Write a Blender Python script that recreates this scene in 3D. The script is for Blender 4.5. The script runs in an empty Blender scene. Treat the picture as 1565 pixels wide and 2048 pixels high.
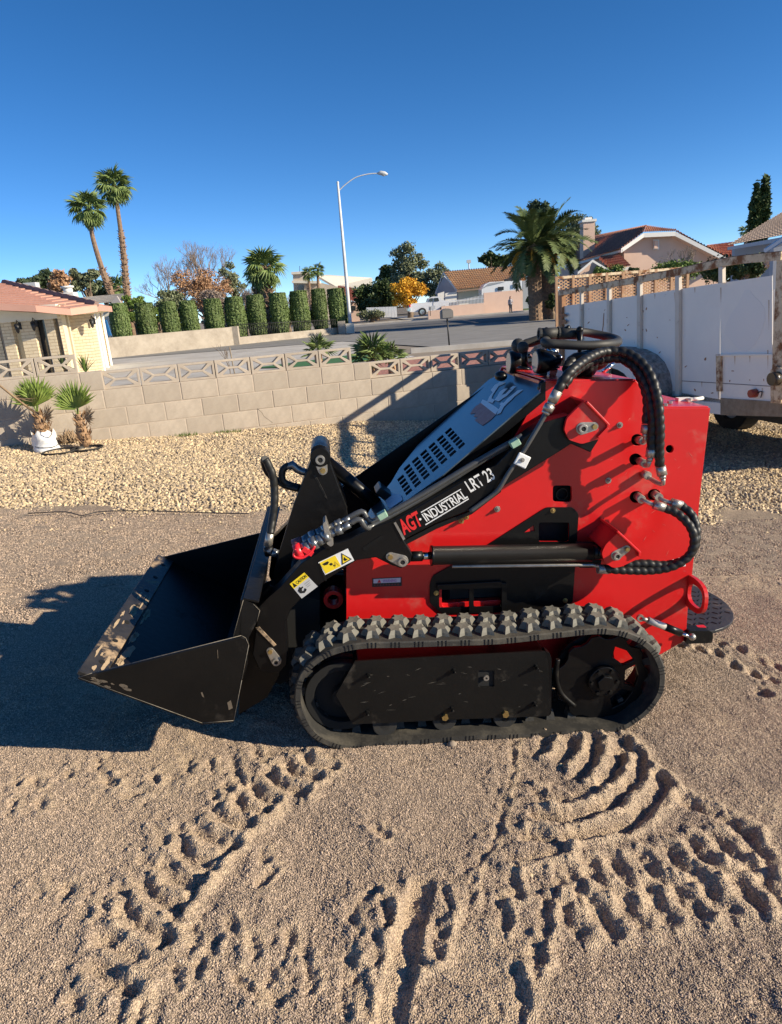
import bpy, math, random
import numpy as np
from math import sin, cos, pi, radians, sqrt, atan2, tan
from mathutils import Vector, Matrix
from mathutils.geometry import tessellate_polygon
random.seed(7); rng = np.random.default_rng(7)
sc = bpy.context.scene; col = sc.collection

# ---------------- camera, sky, sun, exposure
FL, PITCH, ROLL, EYE, CX, CY = 1400.0, radians(16.3), radians(4.6), 1.4, 782.5, 1024.0
_f = Vector((0, cos(PITCH), -sin(PITCH))); _u0 = Vector((0, sin(PITCH), cos(PITCH))); _r0 = Vector((1, 0, 0))
_R = _r0*cos(ROLL) - _u0*sin(ROLL); _U = _r0*sin(ROLL) + _u0*cos(ROLL); EYEP = Vector((0, 0, EYE))
cd = bpy.data.cameras.new('camera'); cam = bpy.data.objects.new('camera', cd); col.objects.link(cam)
cam.matrix_world = Matrix(((_R.x, _U.x, -_f.x, 0), (_R.y, _U.y, -_f.y, 0), (_R.z, _U.z, -_f.z, EYE), (0, 0, 0, 1)))
cd.sensor_fit = 'VERTICAL'; cd.sensor_height = 36; cd.lens = 36*FL/2048; cd.clip_start = .05; cd.clip_end = 3000
sc.camera = cam
SUN_B, SUN_E = radians(19), radians(24)          # azimuth behind the +X axis, elevation
w = bpy.data.worlds.new('World'); sc.world = w; w.use_nodes = True
nt = w.node_tree; nt.nodes.clear()
sky = nt.nodes.new('ShaderNodeTexSky'); sky.sky_type = 'NISHITA'; sky.sun_disc = False
sky.sun_elevation = SUN_E; sky.sun_rotation = radians(90) + SUN_B
sky.air_density = 0.5; sky.dust_density = 0.0; sky.ozone_density = 2.0; sky.altitude = 600
bg = nt.nodes.new('ShaderNodeBackground'); bg.inputs[1].default_value = 0.115
hsv = nt.nodes.new('ShaderNodeHueSaturation'); hsv.inputs['Saturation'].default_value = 1.27; hsv.inputs['Hue'].default_value = .501
wo = nt.nodes.new('ShaderNodeOutputWorld'); nt.links.new(sky.outputs[0], hsv.inputs['Color']); nt.links.new(hsv.outputs[0], bg.inputs[0]); nt.links.new(bg.outputs[0], wo.inputs[0])
sd = bpy.data.lights.new('sun', 'SUN'); sd.energy = 5.0; sd.angle = radians(.53); sd.color = (1, .88, .68)
so = bpy.data.objects.new('sun', sd); col.objects.link(so)
SDIR = Vector((-cos(SUN_E)*cos(SUN_B), cos(SUN_E)*sin(SUN_B), -sin(SUN_E)))
so.rotation_euler = SDIR.to_track_quat('-Z', 'Y').to_euler(); so.location = (8, -4, 6)
sc.view_settings.view_transform = 'Standard'; sc.view_settings.look = 'None'; sc.view_settings.exposure = 0.62; sc.view_settings.gamma = 1

# ---------------- helpers
def ray(px, py): return _f + _R*((px-CX)/FL) - _U*((py-CY)/FL)
def aty(px, py, Y):
    d = ray(px, py); return EYEP + d*(Y/d.y)
def atz(px, py, z=0.0):
    d = ray(px, py); return EYEP + d*((z-EYE)/d.z)
def onplane(px, py, p0, n):
    d = ray(px, py); return EYEP + d*((p0-EYEP).dot(n)/d.dot(n))
def gbase(x, y):
    t = np.clip((y-10)/4.0, 0, 1); return -0.45*np.tanh(x/6.5)*(1-t*t*(3-2*t))
def G(px, py):
    z = 0.0
    for _ in range(12):
        p = atz(px, py, z); z = float(gbase(p.x, p.y))
    return p

class MB:
    def __init__(s): s.v = []; s.f = []; s.sm = []
    def add(s, vs, fs, smooth=False):
        o = len(s.v); s.v += [tuple(v) for v in vs]; s.f += [tuple(i+o for i in f) for f in fs]; s.sm += [smooth]*len(fs); return s
    def box(s, c, size, M=None, taper=1.0):
        c = Vector(c); a, b, d = [k/2 for k in size]; vs = []
        for z in (-1, 1):
            t = taper if z > 0 else 1
            for x, y in ((-1, -1), (1, -1), (1, 1), (-1, 1)):
                v = Vector((x*a*t, y*b*t, z*d)); vs.append(c + (M @ v if M else v))
        return s.add(vs, [(3, 2, 1, 0), (4, 5, 6, 7), (0, 1, 5, 4), (1, 2, 6, 5), (2, 3, 7, 6), (3, 0, 4, 7)])
    def prism(s, pts, ext, holes=()):
        pts = [Vector(p) for p in pts]; ext = Vector(ext); hs = [[Vector(p) for p in h] for h in holes]
        allp = pts + [p for h in hs for p in h]; n = len(allp)
        tris = tessellate_polygon([pts]+hs)
        nrm = Vector((0, 0, 0))
        for i in range(len(pts)): nrm += (pts[i]-pts[0]).cross(pts[(i+1) % len(pts)]-pts[0])
        fl = nrm.dot(ext) < 0
        fs = []
        for t in tris:
            a, b, c = t
            tn = (allp[b]-allp[a]).cross(allp[c]-allp[a])
            if tn.dot(ext) < 0: fs += [(a, b, c), (c+n, b+n, a+n)]
            else: fs += [(c, b, a), (a+n, b+n, c+n)]
        o = 0
        for k, lp in enumerate([pts]+hs):
            m = len(lp); ln = Vector((0, 0, 0))
            for i in range(m): ln += (lp[i]-lp[0]).cross(lp[(i+1) % m]-lp[0])
            f2 = (ln.dot(ext) < 0) ^ (k > 0)
            for i in range(m):
                a, b = o+i, o+(i+1) % m
                fs.append((b, a, a+n, b+n) if f2 else (a, b, b+n, a+n))
            o += m
        return s.add(allp + [p+ext for p in allp], fs)
    def tube(s, path, r, n=10, cap=True, smooth=True, closed=False):
        path = [Vector(p) for p in path]; m = len(path); rr = r if hasattr(r, '__len__') else [r]*m
        up = None; vs = []
        for i, p in enumerate(path):
            if closed: t = path[(i+1) % m]-path[i-1]
            else: t = path[min(i+1, m-1)]-path[max(i-1, 0)]
            t = t.normalized() if t.length > 1e-9 else Vector((0, 0, 1))
            if up is None:
                up = t.orthogonal().normalized()
            up = (up - t*up.dot(t)); up = up.normalized() if up.length > 1e-6 else t.orthogonal().normalized()
            sd_ = t.cross(up)
            for k in range(n):
                a = 2*pi*k/n; vs.append(p + (up*cos(a)+sd_*sin(a))*rr[i])
        fs = []
        for i in range(m if closed else m-1):
            j = (i+1) % m
            for k in range(n):
                k2 = (k+1) % n; fs.append((i*n+k, i*n+k2, j*n+k2, j*n+k))
        s.add(vs, fs, smooth)
        if cap and not closed:
            o = len(s.v)-len(vs)
            s.f.append(tuple(o+k for k in reversed(range(n)))); s.f.append(tuple(o+(m-1)*n+k for k in range(n))); s.sm += [False, False]
        return s
    def cyl(s, a, b, r, r2=None, n=16): return s.tube([a, b], [r, r if r2 is None else r2], n)
    def ring(s, c, ax, ro, ri, t, n=24):
        c = Vector(c); ax = Vector(ax).normalized(); u = ax.orthogonal().normalized(); v = ax.cross(u)
        P = lambda r: [c+(u*cos(2*pi*k/n)+v*sin(2*pi*k/n))*r-ax*t/2 for k in range(n)]
        return s.prism(P(ro), ax*t, [P(ri)])
    def ball(s, c, r, n=10, sq=(1, 1, 1)):
        vs = []; fs = []; c = Vector(c); m = n//2+1
        for i in range(m+1):
            for k in range(n):
                a, b = pi*i/m, 2*pi*k/n; vs.append(c+Vector((sin(a)*cos(b)*r*sq[0], sin(a)*sin(b)*r*sq[1], cos(a)*r*sq[2])))
        for i in range(m):
            for k in range(n): fs.append((i*n+k, (i+1)*n+k, (i+1)*n+(k+1) % n, i*n+(k+1) % n))
        return s.add(vs, fs, True)
    def quad(s, a, b, c, d): return s.add([a, b, c, d], [(0, 1, 2, 3)])
    def mesh(s, name, m):
        me = bpy.data.meshes.new(name); me.from_pydata(s.v, [], s.f); me.polygons.foreach_set('use_smooth', s.sm)
        me.materials.append(m); me.update(); return me
    def build(s, name, m, parent=None, bevel=0, seg=2, **tags):
        return link(name, s.mesh(name, m), parent, bevel, seg, **tags)
def link(name, me, parent=None, bevel=0, seg=2, mw=None, **tags):
    o = bpy.data.objects.new(name, me); col.objects.link(o)
    if parent: o.parent = parent
    if mw is not None: o.matrix_local = mw
    if bevel:
        b = o.modifiers.new('bevel', 'BEVEL'); b.width = bevel; b.segments = seg; b.limit_method = 'ANGLE'; b.angle_limit = radians(35)
        b.harden_normals = False
    for k, v in tags.items(): o[k] = v
    return o
def empty(name, loc, label, cat, group=None, rz=0, mw=None):
    o = bpy.data.objects.new(name, None); col.objects.link(o); o.empty_display_size = .1
    if mw is not None: o.matrix_world = mw
    else: o.location = loc; o.rotation_euler.z = rz
    o['label'] = label; o['category'] = cat
    if group: o['group'] = group
    return o
def T(label, cat, group=None):
    d = {'label': label, 'category': cat}
    if group: d['group'] = group
    return d
def npmesh(name, V, Fc, m, smooth=False, k=4):
    me = bpy.data.meshes.new(name); V = np.ascontiguousarray(V, dtype=np.float32); Fc = np.ascontiguousarray(Fc, dtype=np.int32)
    me.vertices.add(len(V)); me.vertices.foreach_set('co', V.ravel())
    me.loops.add(Fc.size); me.loops.foreach_set('vertex_index', Fc.ravel())
    me.polygons.add(len(Fc)); me.polygons.foreach_set('loop_start', np.arange(0, Fc.size, k, dtype=np.int32)); 
    me.polygons.foreach_set('use_smooth', np.full(len(Fc), smooth))
    me.update(calc_edges=True); me.materials.append(m); return me
def spline(pts, n=8, closed=False):
    P = [Vector(p) for p in pts]; m = len(P); out = []
    for i in range(m if closed else m-1):
        if closed: p0, p1, p2, p3 = P[i-1], P[i], P[(i+1) % m], P[(i+2) % m]
        else: p0, p1, p2, p3 = P[max(i-1, 0)], P[i], P[i+1], P[min(i+2, m-1)]
        for k in range(n):
            t = k/n; out.append(.5*((2*p1)+(p2-p0)*t+(2*p0-5*p1+4*p2-p3)*t*t+(3*p1-p0-3*p2+p3)*t**3))
    if not closed: out.append(P[-1])
    return out
def resample(pts, step, closed=False):
    P = [Vector(p) for p in pts]
    if closed: P = P+[P[0]]
    d = [0]
    for i in range(1, len(P)): d.append(d[-1]+(P[i]-P[i-1]).length)
    n = max(2, int(round(d[-1]/step))); out = []; j = 0
    for k in range(n if closed else n+1):
        s_ = d[-1]*k/n
        while j < len(d)-2 and d[j+1] < s_: j += 1
        t = (s_-d[j])/max(d[j+1]-d[j], 1e-9); out.append(P[j].lerp(P[j+1], min(max(t, 0), 1)))
    return out

# ---------------- materials
def mat(name, c1, c2=None, scale=6, rough=.7, metal=0, bump=0, bscale=60, c3=None, dscale=3, dthr=.6, dsoft=.08, coat=0, spec=.5, vor=0, rand=0, detail=6, stretch=None, tint=None):
    m = bpy.data.materials.new(name); m.use_nodes = True; n = m.node_tree.nodes; l = m.node_tree.links; b = n['Principled BSDF']
    b.inputs['Roughness'].default_value = rough; b.inputs['Metallic'].default_value = metal; b.inputs['Specular IOR Level'].default_value = spec
    if coat: b.inputs['Coat Weight'].default_value = coat; b.inputs['Coat Roughness'].default_value = .12
    tc = n.new('ShaderNodeTexCoord'); co = tc.outputs['Object']
    if stretch:
        mp = n.new('ShaderNodeMapping'); mp.inputs['Scale'].default_value = stretch; l.new(co, mp.inputs[0]); co = mp.outputs[0]
    c = None
    def rgb(v): return (v[0], v[1], v[2], 1)
    b.inputs['Base Color'].default_value = rgb(c1)
    if c2:
        t = n.new('ShaderNodeTexNoise'); t.inputs['Scale'].default_value = scale; t.inputs['Detail'].default_value = detail; t.inputs['Roughness'].default_value = .65; l.new(co, t.inputs['Vector'])
        r = n.new('ShaderNodeValToRGB'); r.color_ramp.elements[0].position = .34; r.color_ramp.elements[1].position = .66
        r.color_ramp.elements[0].color = rgb(c1); r.color_ramp.elements[1].color = rgb(c2); l.new(t.outputs[0], r.inputs[0]); c = r.outputs[0]
    if rand:
        oi = n.new('ShaderNodeObjectInfo'); hs = n.new('ShaderNodeHueSaturation')
        mr = n.new('ShaderNodeMapRange'); mr.inputs[3].default_value = 1-rand; mr.inputs[4].default_value = 1+rand; l.new(oi.outputs['Random'], mr.inputs[0]); l.new(mr.outputs[0], hs.inputs['Value'])
        if c: l.new(c, hs.inputs['Color'])
        else: hs.inputs['Color'].default_value = rgb(c1)
        c = hs.outputs[0]
        if tint:
            mx = n.new('ShaderNodeMix'); mx.data_type = 'RGBA'; mt = n.new('ShaderNodeMath'); mt.operation = 'MULTIPLY'; mt.inputs[1].default_value = 7.3; fr = n.new('ShaderNodeMath'); fr.operation = 'FRACT'
            l.new(oi.outputs['Random'], mt.inputs[0]); l.new(mt.outputs[0], fr.inputs[0]); pw = n.new('ShaderNodeMath'); pw.operation = 'POWER'; pw.inputs[1].default_value = 2.5; l.new(fr.outputs[0], pw.inputs[0])
            l.new(pw.outputs[0], mx.inputs['Factor']); l.new(c, mx.inputs['A']); mx.inputs['B'].default_value = rgb(tint); c = mx.outputs['Result']
    if c3:
        t = n.new('ShaderNodeTexNoise'); t.inputs['Scale'].default_value = dscale; t.inputs['Detail'].default_value = 9; t.inputs['Roughness'].default_value = .7; l.new(tc.outputs['Object'], t.inputs['Vector'])
        r = n.new('ShaderNodeValToRGB'); r.color_ramp.elements[0].position = dthr-dsoft; r.color_ramp.elements[1].position = dthr+dsoft
        r.color_ramp.elements[0].color = (0, 0, 0, 1); r.color_ramp.elements[1].color = (1, 1, 1, 1); l.new(t.outputs[0], r.inputs[0])
        mx = n.new('ShaderNodeMix'); mx.data_type = 'RGBA'; l.new(r.outputs[0], mx.inputs['Factor']); mx.inputs['B'].default_value = rgb(c3)
        if c: l.new(c, mx.inputs['A'])
        else: mx.inputs['A'].default_value = rgb(c1)
        c = mx.outputs['Result']
        rr = n.new('ShaderNodeMapRange'); rr.inputs[3].default_value = rough; rr.inputs[4].default_value = .9; l.new(r.outputs[0], rr.inputs[0]); l.new(rr.outputs[0], b.inputs['Roughness'])
    if c: l.new(c, b.inputs['Base Color'])
    if bump:
        if vor:
            t = n.new('ShaderNodeTexVoronoi'); t.inputs['Scale'].default_value = bscale; l.new(co, t.inputs['Vector']); h = t.outputs['Distance']
        else:
            t = n.new('ShaderNodeTexNoise'); t.inputs['Scale'].default_value = bscale; t.inputs['Detail'].default_value = 5; l.new(co, t.inputs['Vector']); h = t.outputs[0]
        bp = n.new('ShaderNodeBump'); bp.inputs['Strength'].default_value = min(1, bump) ; bp.inputs['Distance'].default_value = .35/bscale; l.new(h, bp.inputs['Height']); l.new(bp.outputs[0], b.inputs['Normal'])
    return m
def leafmat(name, c1, c2, scale=2.0):
    m = mat(name, c1, c2, scale, rough=.6, spec=.3); b = m.node_tree.nodes['Principled BSDF']
    return m
RED = mat('red_paint', (.66, .011, .012), (.56, .012, .012), 2.2, .33, coat=.25, c3=(.44, .12, .08), dscale=5, dthr=.69, dsoft=.12, bump=.04, bscale=30)
BLK = mat('black_paint', (.0035, .0035, .004), (.006, .0055, .0055), 5, .34, spec=.3, c3=(.025, .021, .017), dscale=6, dthr=.74, dsoft=.16, bump=.08, bscale=40)
BLKD = mat('dusty_black_steel', (.0045, .0045, .0045), (.008, .0075, .007), 4, .42, spec=.3, c3=(.06, .05, .038), dscale=11, dthr=.68, dsoft=.10, bump=.12, bscale=50)
BUCKET = mat('bucket_steel', (.0045, .0044, .0042), (.008, .0072, .0065), 5, .40, c3=(.034, .027, .020), dscale=8, dthr=.66, dsoft=.08, bump=.1, bscale=40, spec=.25)
LIPM = mat('worn_lip_steel', (.018, .018, .019), (.055, .048, .042), 9, .42, metal=.2, c3=(.42, .30, .19), dscale=7, dthr=.56, dsoft=.04, bump=.2, bscale=60)
HOOD = mat('hood_paint', (.032, .046, .060), (.038, .053, .068), 6, .30, coat=.5, c3=(.10, .10, .10), dscale=14, dthr=.74, dsoft=.08)
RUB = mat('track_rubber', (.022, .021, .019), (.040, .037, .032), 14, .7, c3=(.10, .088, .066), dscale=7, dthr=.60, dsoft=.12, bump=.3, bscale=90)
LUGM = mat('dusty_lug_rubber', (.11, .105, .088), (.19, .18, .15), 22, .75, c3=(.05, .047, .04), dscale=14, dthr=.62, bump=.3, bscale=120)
HOSE = mat('hose_wrap', (.010, .010, .010), (.02, .019, .017), 40, .46, spec=.4)
RUBB = mat('black_rubber', (.022, .021, .019), (.032, .030, .027), 20, .6)
ZINC = mat('zinc_steel', (.50, .47, .42), (.36, .33, .29), 30, .38, metal=.75, c3=(.25, .14, .07), dscale=25, dthr=.68, dsoft=.1)
CHROME = mat('chrome', (.7, .7, .7), None, rough=.12, metal=1)
BRASS = mat('yellow_zinc', (.55, .40, .16), (.40, .27, .10), 60, .35, metal=.8)
DARK = mat('dark_interior', (.006, .006, .006), None, rough=.8)
WHT = mat('white_print', (.80, .80, .78), (.70, .70, .69), 20, .5)
REDP = mat('red_print', (.70, .02, .02), None, rough=.5)
YEL = mat('yellow_print', (.85, .62, .02), None, rough=.5)
BLKP = mat('black_print', (.01, .01, .01), None, rough=.5)
PUR = mat('purple_print', (.35, .10, .35), None, rough=.5)
GRNL = mat('green_tag', (.25, .42, .30), (.35, .5, .38), 50, .5)
REDCAP = mat('red_plastic', (.72, .02, .03), None, rough=.35)
BLOCK = mat('block_masonry', (.42, .355, .285), (.485, .415, .335), 7, .95, bump=.5, bscale=160, rand=.11, c3=(.34, .285, .23), dscale=2.0, dthr=.57, dsoft=.12)
MORT = mat('mortar', (.42, .35, .275), (.48, .40, .32), 20, .95, bump=.3, bscale=100)
STONE = mat('gravel_stone', (.66, .51, .31), (.54, .41, .25), 40, .9, rand=.40, tint=(.26, .21, .17))
PEB = mat('pebble_stone', (.48, .365, .27), None, rough=.9, rand=.44, tint=(.19, .148, .12))
SOIL = mat('soil', (.40, .30, .215), (.325, .245, .175), 9, .95, bump=1, bscale=170, c3=(.39, .31, .225), dscale=2.0, dthr=.56, dsoft=.15)
def speckle(m, sc_=260, lo=.6, hi=1.25, dist=.0045):
    n = m.node_tree.nodes; l = m.node_tree.links; b = n['Principled BSDF']; tc = n.new('ShaderNodeTexCoord'); v = n.new('ShaderNodeTexVoronoi'); v.inputs['Scale'].default_value = sc_; l.new(tc.outputs['Object'], v.inputs['Vector'])
    mr = n.new('ShaderNodeMapRange'); sp = n.new('ShaderNodeSeparateColor'); l.new(v.outputs['Color'], sp.inputs[0]); l.new(sp.outputs[0], mr.inputs[0]); mr.inputs[3].default_value = lo; mr.inputs[4].default_value = hi
    hs = n.new('ShaderNodeHueSaturation'); l.new(mr.outputs[0], hs.inputs['Value']); l.new(b.inputs['Base Color'].links[0].from_socket, hs.inputs['Color']); l.new(hs.outputs[0], b.inputs['Base Color'])
    bp = n.new('ShaderNodeBump'); bp.invert = True; bp.inputs['Distance'].default_value = dist; l.new(v.outputs['Distance'], bp.inputs['Height']); l.new(bp.outputs[0], b.inputs['Normal'])
BEDS = mat('bed_soil', (.32, .24, .16), (.24, .18, .12), 9, .95, bump=1, bscale=60)
ASPH = mat('asphalt', (.20, .19, .175), (.27, .255, .235), .8, .9, bump=.4, bscale=40, detail=10)
ASPH2 = mat('dark_asphalt', (.09, .086, .082), (.12, .115, .11), .8, .9)
CONC = mat('concrete', (.46, .43, .385), (.54, .505, .455), 1.1, .9, bump=.2, bscale=30, c3=(.40, .365, .32), dscale=.6, dthr=.56)
LAVA = mat('red_rock', (.42, .19, .14), (.28, .12, .09), 9, .95, bump=1, bscale=14, rand=.3)
GRASS = mat('lawn', (.06, .10, .025), (.10, .13, .04), 3, .9, bump=.6, bscale=20)
TURF = mat('turf', (.05, .17, .05), (.04, .13, .04), 6, .9)
FARG = mat('far_soil', (.30, .24, .18), (.24, .20, .15), .2, .95)
WHITEP = mat('white_metal_paint', (.84, .79, .72), (.78, .735, .675), 2.2, .5, c3=(.40, .25, .15), dscale=5.5, dthr=.72, dsoft=.05, bump=.08, bscale=14)
WPATCH = mat('fresh_white_paint', (.775, .735, .69), None, rough=.5)
RUST = mat('rusty_cream_paint', (.70, .56, .38), (.62, .47, .30), 6, .7, c3=(.22, .09, .035), dscale=7, dthr=.53, dsoft=.06, bump=.2, bscale=40)
RUSTD = mat('rust_steel', (.28, .12, .06), (.42, .22, .11), 12, .85, bump=.2, bscale=50)
RAILT = mat('rail_top_worn', (.20, .16, .15), (.12, .07, .05), 12, .8)
WOOD = mat('weathered_board', (.30, .24, .17), (.20, .15, .10), 14, .9, bump=.3, bscale=60)
TYRE = mat('tyre_rubber', (.018, .018, .018), (.03, .03, .028), 20, .8)
STUCP = mat('pink_stucco', (.74, .52, .40), (.69, .48, .37), 1.5, .9, bump=.2, bscale=20)
STUCT = mat('tan_stucco', (.55, .47, .37), (.50, .42, .33), 1.5, .9)
STUCG = mat('grey_stucco', (.42, .43, .46), (.38, .39, .42), 1.5, .9)
STUCW = mat('white_stucco', (.72, .66, .55), (.65, .6, .5), 1.5, .9)
TRIMW = mat('white_trim', (.78, .75, .70), None, rough=.6)
TILEP = mat('clay_tile', (.36, .15, .10), (.50, .24, .16), 2.2, .8, bump=.3, bscale=12)
TILET = mat('tan_clay_tile', (.58, .38, .21), (.68, .47, .28), 2, .8)
TILEB = mat('brown_tile', (.26, .19, .155), (.36, .28, .23), 2.4, .8)
TILES = mat('salmon_shingle', (.56, .30, .22), (.49, .25, .18), 1.4, .85, bump=.3, bscale=10)
CAPM = mat('ridge_shingle', (.20, .13, .11), (.28, .19, .16), 3, .9)
FASC = mat('salmon_fascia', (.62, .335, .25), (.56, .30, .22), 1.2, .6)
GLASS = mat('window_glass', (.03, .035, .04), None, rough=.08, spec=.8)
LAMPW = mat('lamp_grey', (.55, .56, .57), (.48, .49, .50), 3, .45)
IRON = mat('black_iron', (.02, .02, .022), None, rough=.5)
POLE = mat('white_pole', (.66, .66, .66), (.58, .58, .58), 2, .5)
BARK = mat('bark', (.16, .115, .08), (.26, .19, .13), 6, .95, bump=.6, bscale=20)
PTRUNK = mat('palm_trunk', (.30, .20, .13), (.17, .11, .075), 8, .95, bump=.8, bscale=16)
BOOT = mat('palm_boot', (.45, .29, .16), (.24, .14, .08), 18, .9, bump=.5, bscale=60)
FAN = leafmat('fan_frond', (.11, .165, .045), (.18, .235, .07), 3)
FANY = leafmat('young_frond', (.14, .22, .035), (.22, .28, .06), 6)
FAND = leafmat('dry_frond', (.32, .22, .13), (.22, .15, .09), 6)
DATE = leafmat('date_frond', (.075, .11, .035), (.13, .16, .055), 2)
DATEY = leafmat('date_stalk', (.55, .27, .03), (.62, .36, .06), 3)
HEDGE = mat('hedge_leaf', (.08, .125, .035), (.14, .185, .06), 2.2, .6, spec=.3, rand=.16, c3=(.17, .155, .07), dscale=1.6, dthr=.66)
PINEG = leafmat('pine_leaf', (.05, .075, .035), (.09, .12, .06), .8)
EUCA = leafmat('eucalyptus_leaf', (.14, .165, .085), (.21, .225, .125), .7)
MESHM = mat('rusty_mesh', (.46, .25, .14), (.58, .38, .22), 9, .8)
CREAM = mat('cream_post_paint', (.68, .61, .52), (.62, .54, .45), 9, .7, c3=(.26, .12, .05), dscale=9, dthr=.66, dsoft=.06)
DKG = leafmat('dark_leaf', (.035, .06, .018), (.07, .10, .03), .9)
BRG = leafmat('bright_leaf', (.10, .17, .03), (.16, .22, .05), .9)
RUSTL = leafmat('rust_leaf', (.34, .19, .10), (.42, .25, .14), .8)
GREYL = leafmat('grey_twig', (.26, .20, .16), (.34, .27, .22), .8)
ORL = leafmat('orange_leaf', (.62, .30, .02), (.72, .42, .04), .9)
CARW = mat('car_paint', (.78, .78, .79), None, rough=.2, coat=.6)
BLUE = mat('blue_paint', (.03, .16, .42), None, rough=.5)
SKIN = mat('skin', (.50, .30, .21), None, rough=.6)
HAIR = mat('hair', (.04, .025, .018), None, rough=.6)
CLOTH = mat('grey_top', (.42, .40, .42), (.35, .33, .35), 9, .9)
JEANS = mat('dark_jeans', (.03, .035, .05), None, rough=.9)
BAG = mat('woven_sack', (.80, .80, .79), (.72, .72, .71), 30, .7, bump=.4, bscale=120)
def brickmat(name, c1, c2, mo, bw=.22, bh=.075):
    m = bpy.data.materials.new(name); m.use_nodes = True; n = m.node_tree.nodes; l = m.node_tree.links; b = n['Principled BSDF']; b.inputs['Roughness'].default_value = .9
    tc = n.new('ShaderNodeTexCoord'); sp = n.new('ShaderNodeSeparateXYZ'); l.new(tc.outputs['Object'], sp.inputs[0])
    ad = n.new('ShaderNodeMath'); l.new(sp.outputs[0], ad.inputs[0]); l.new(sp.outputs[1], ad.inputs[1])
    cb = n.new('ShaderNodeCombineXYZ'); l.new(ad.outputs[0], cb.inputs[0]); l.new(sp.outputs[2], cb.inputs[1])
    t = n.new('ShaderNodeTexBrick'); l.new(cb.outputs[0], t.inputs['Vector'])
    t.inputs['Color1'].default_value = (*c1, 1); t.inputs['Color2'].default_value = (*c2, 1); t.inputs['Mortar'].default_value = (*mo, 1)
    t.inputs['Scale'].default_value = 1; t.inputs['Brick Width'].default_value = bw; t.inputs['Row Height'].default_value = bh; t.inputs['Mortar Size'].default_value = .008
    l.new(t.outputs['Color'], b.inputs['Base Color']); bp = n.new('ShaderNodeBump'); bp.inputs['Distance'].default_value = .01; l.new(t.outputs['Fac'], bp.inputs['Height']); bp.invert = True; l.new(bp.outputs[0], b.inputs['Normal'])
    return m
BRICK = brickmat('tan_brick', (.74, .61, .42), (.66, .54, .36), (.54, .41, .26), .30, .10)
BLKW = mat('weathered_block', (.38, .325, .26), (.46, .40, .325), 2.5, .95, bump=.3, bscale=20, c3=(.29, .245, .195), dscale=1.2, dthr=.58, dsoft=.12)

# ---------------- ground
_LT = rng.random((8, 256, 256)).astype(np.float32)
def vn(x, y, s, k=0):
    x = x*s+17.3*k+1000; y = y*s+5.1*k+1000; xi = np.floor(x).astype(int); yi = np.floor(y).astype(int); fx = x-xi; fy = y-yi
    fx = fx*fx*(3-2*fx); fy = fy*fy*(3-2*fy); L = _LT[k % 8]
    a = L[yi & 255, xi & 255]; b = L[yi & 255, (xi+1) & 255]; c = L[(yi+1) & 255, xi & 255]; d = L[(yi+1) & 255, (xi+1) & 255]
    return (a*(1-fx)+b*fx)*(1-fy)+(c*(1-fx)+d*fx)*fy-.5
def fb(x, y, s, o=4, k=0, g=.5):
    r = 0; a = 1
    for i in range(o): r = r+a*vn(x, y, s, k+i); s = s*2.03; a *= g
    return r
def zl(pts, ox, oy, s=1.956): return [(ox+x/s, oy+y/s) for x, y in pts]
GRO = []   # (pixel polyline, depth, width, raised lip)
for a in [[(1190,70),(1215,100),(1300,115)],[(1125,85),(1140,125),(1180,140),(1240,150)],[(1050,125),(1080,165),(1120,185),(1180,205)],[(990,180),(1010,215),(1060,240)],
          [(920,225),(950,265),(1000,275),(1040,285)],[(835,270),(870,315),(930,335),(975,330)],[(770,355),(800,380),(860,400),(905,410)],[(710,420),(740,465),(800,480),(830,510)],
          [(640,490),(680,540),(740,560),(780,560)],[(570,560),(590,610),(640,640),(700,650)],[(490,650),(530,720),(600,750),(660,780)],[(395,770),(430,800),(480,830),(520,880)],
          [(380,880),(430,930),(520,990)]]:
    GRO.append((zl(a, 0, 1480), .016, .018, .020))
for a in [[(930,130),(935,170)],[(880,160),(900,200)],[(830,200),(850,260)],[(610,350),(650,400)],[(700,350),(720,400)],[(560,450),(600,500)],[(470,560),(510,620)],[(400,640),(440,700)],[(330,640),(345,680)],
          [(1040,275),(1010,310)],[(905,415),(870,460)],[(820,515),(760,590),(740,640)],[(715,660),(680,710)],[(665,760),(630,800)],[(240,560),(270,590)],[(740,740),(750,800)],[(850,790),(830,840)],
          [(980,790),(1000,840)],[(1130,760),(1120,850)],[(1060,900),(1040,960),(1080,1020)],[(920,930),(1010,1000)],[(1200,850),(1210,960)],[(280,960),(300,1040)],[(530,990),(470,1080)],
          [(1480,590),(1400,640),(1370,700),(1400,750)],[(1500,640),(1520,730)],[(1475,780),(1480,870)],[(1420,920),(1430,1080)],[(1360,860),(1360,1080)],[(905,710),(930,780)],[(1060,510),(1020,560)],
          [(380,80),(390,115)],[(260,120),(270,140)],[(130,150),(145,180)],[(60,230),(50,270)],[(150,230),(160,265)],[(600,130),(615,160)],[(480,200),(580,190)],[(735,95),(740,130)],[(820,80),(830,120)],[(915,60),(925,110)],
          [(1000,40),(1020,80)],[(420,150),(440,175)],[(1480,360),(1500,380)],[(1025,430),(1035,470)],[(60,150),(70,175)],[(130,560),(160,600)],[(560,1040),(540,1100)],[(680,900),(690,960)],[(780,880),(770,920)]]:
    GRO.append((zl(a, 0, 1480), .010, .012, .008))
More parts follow.
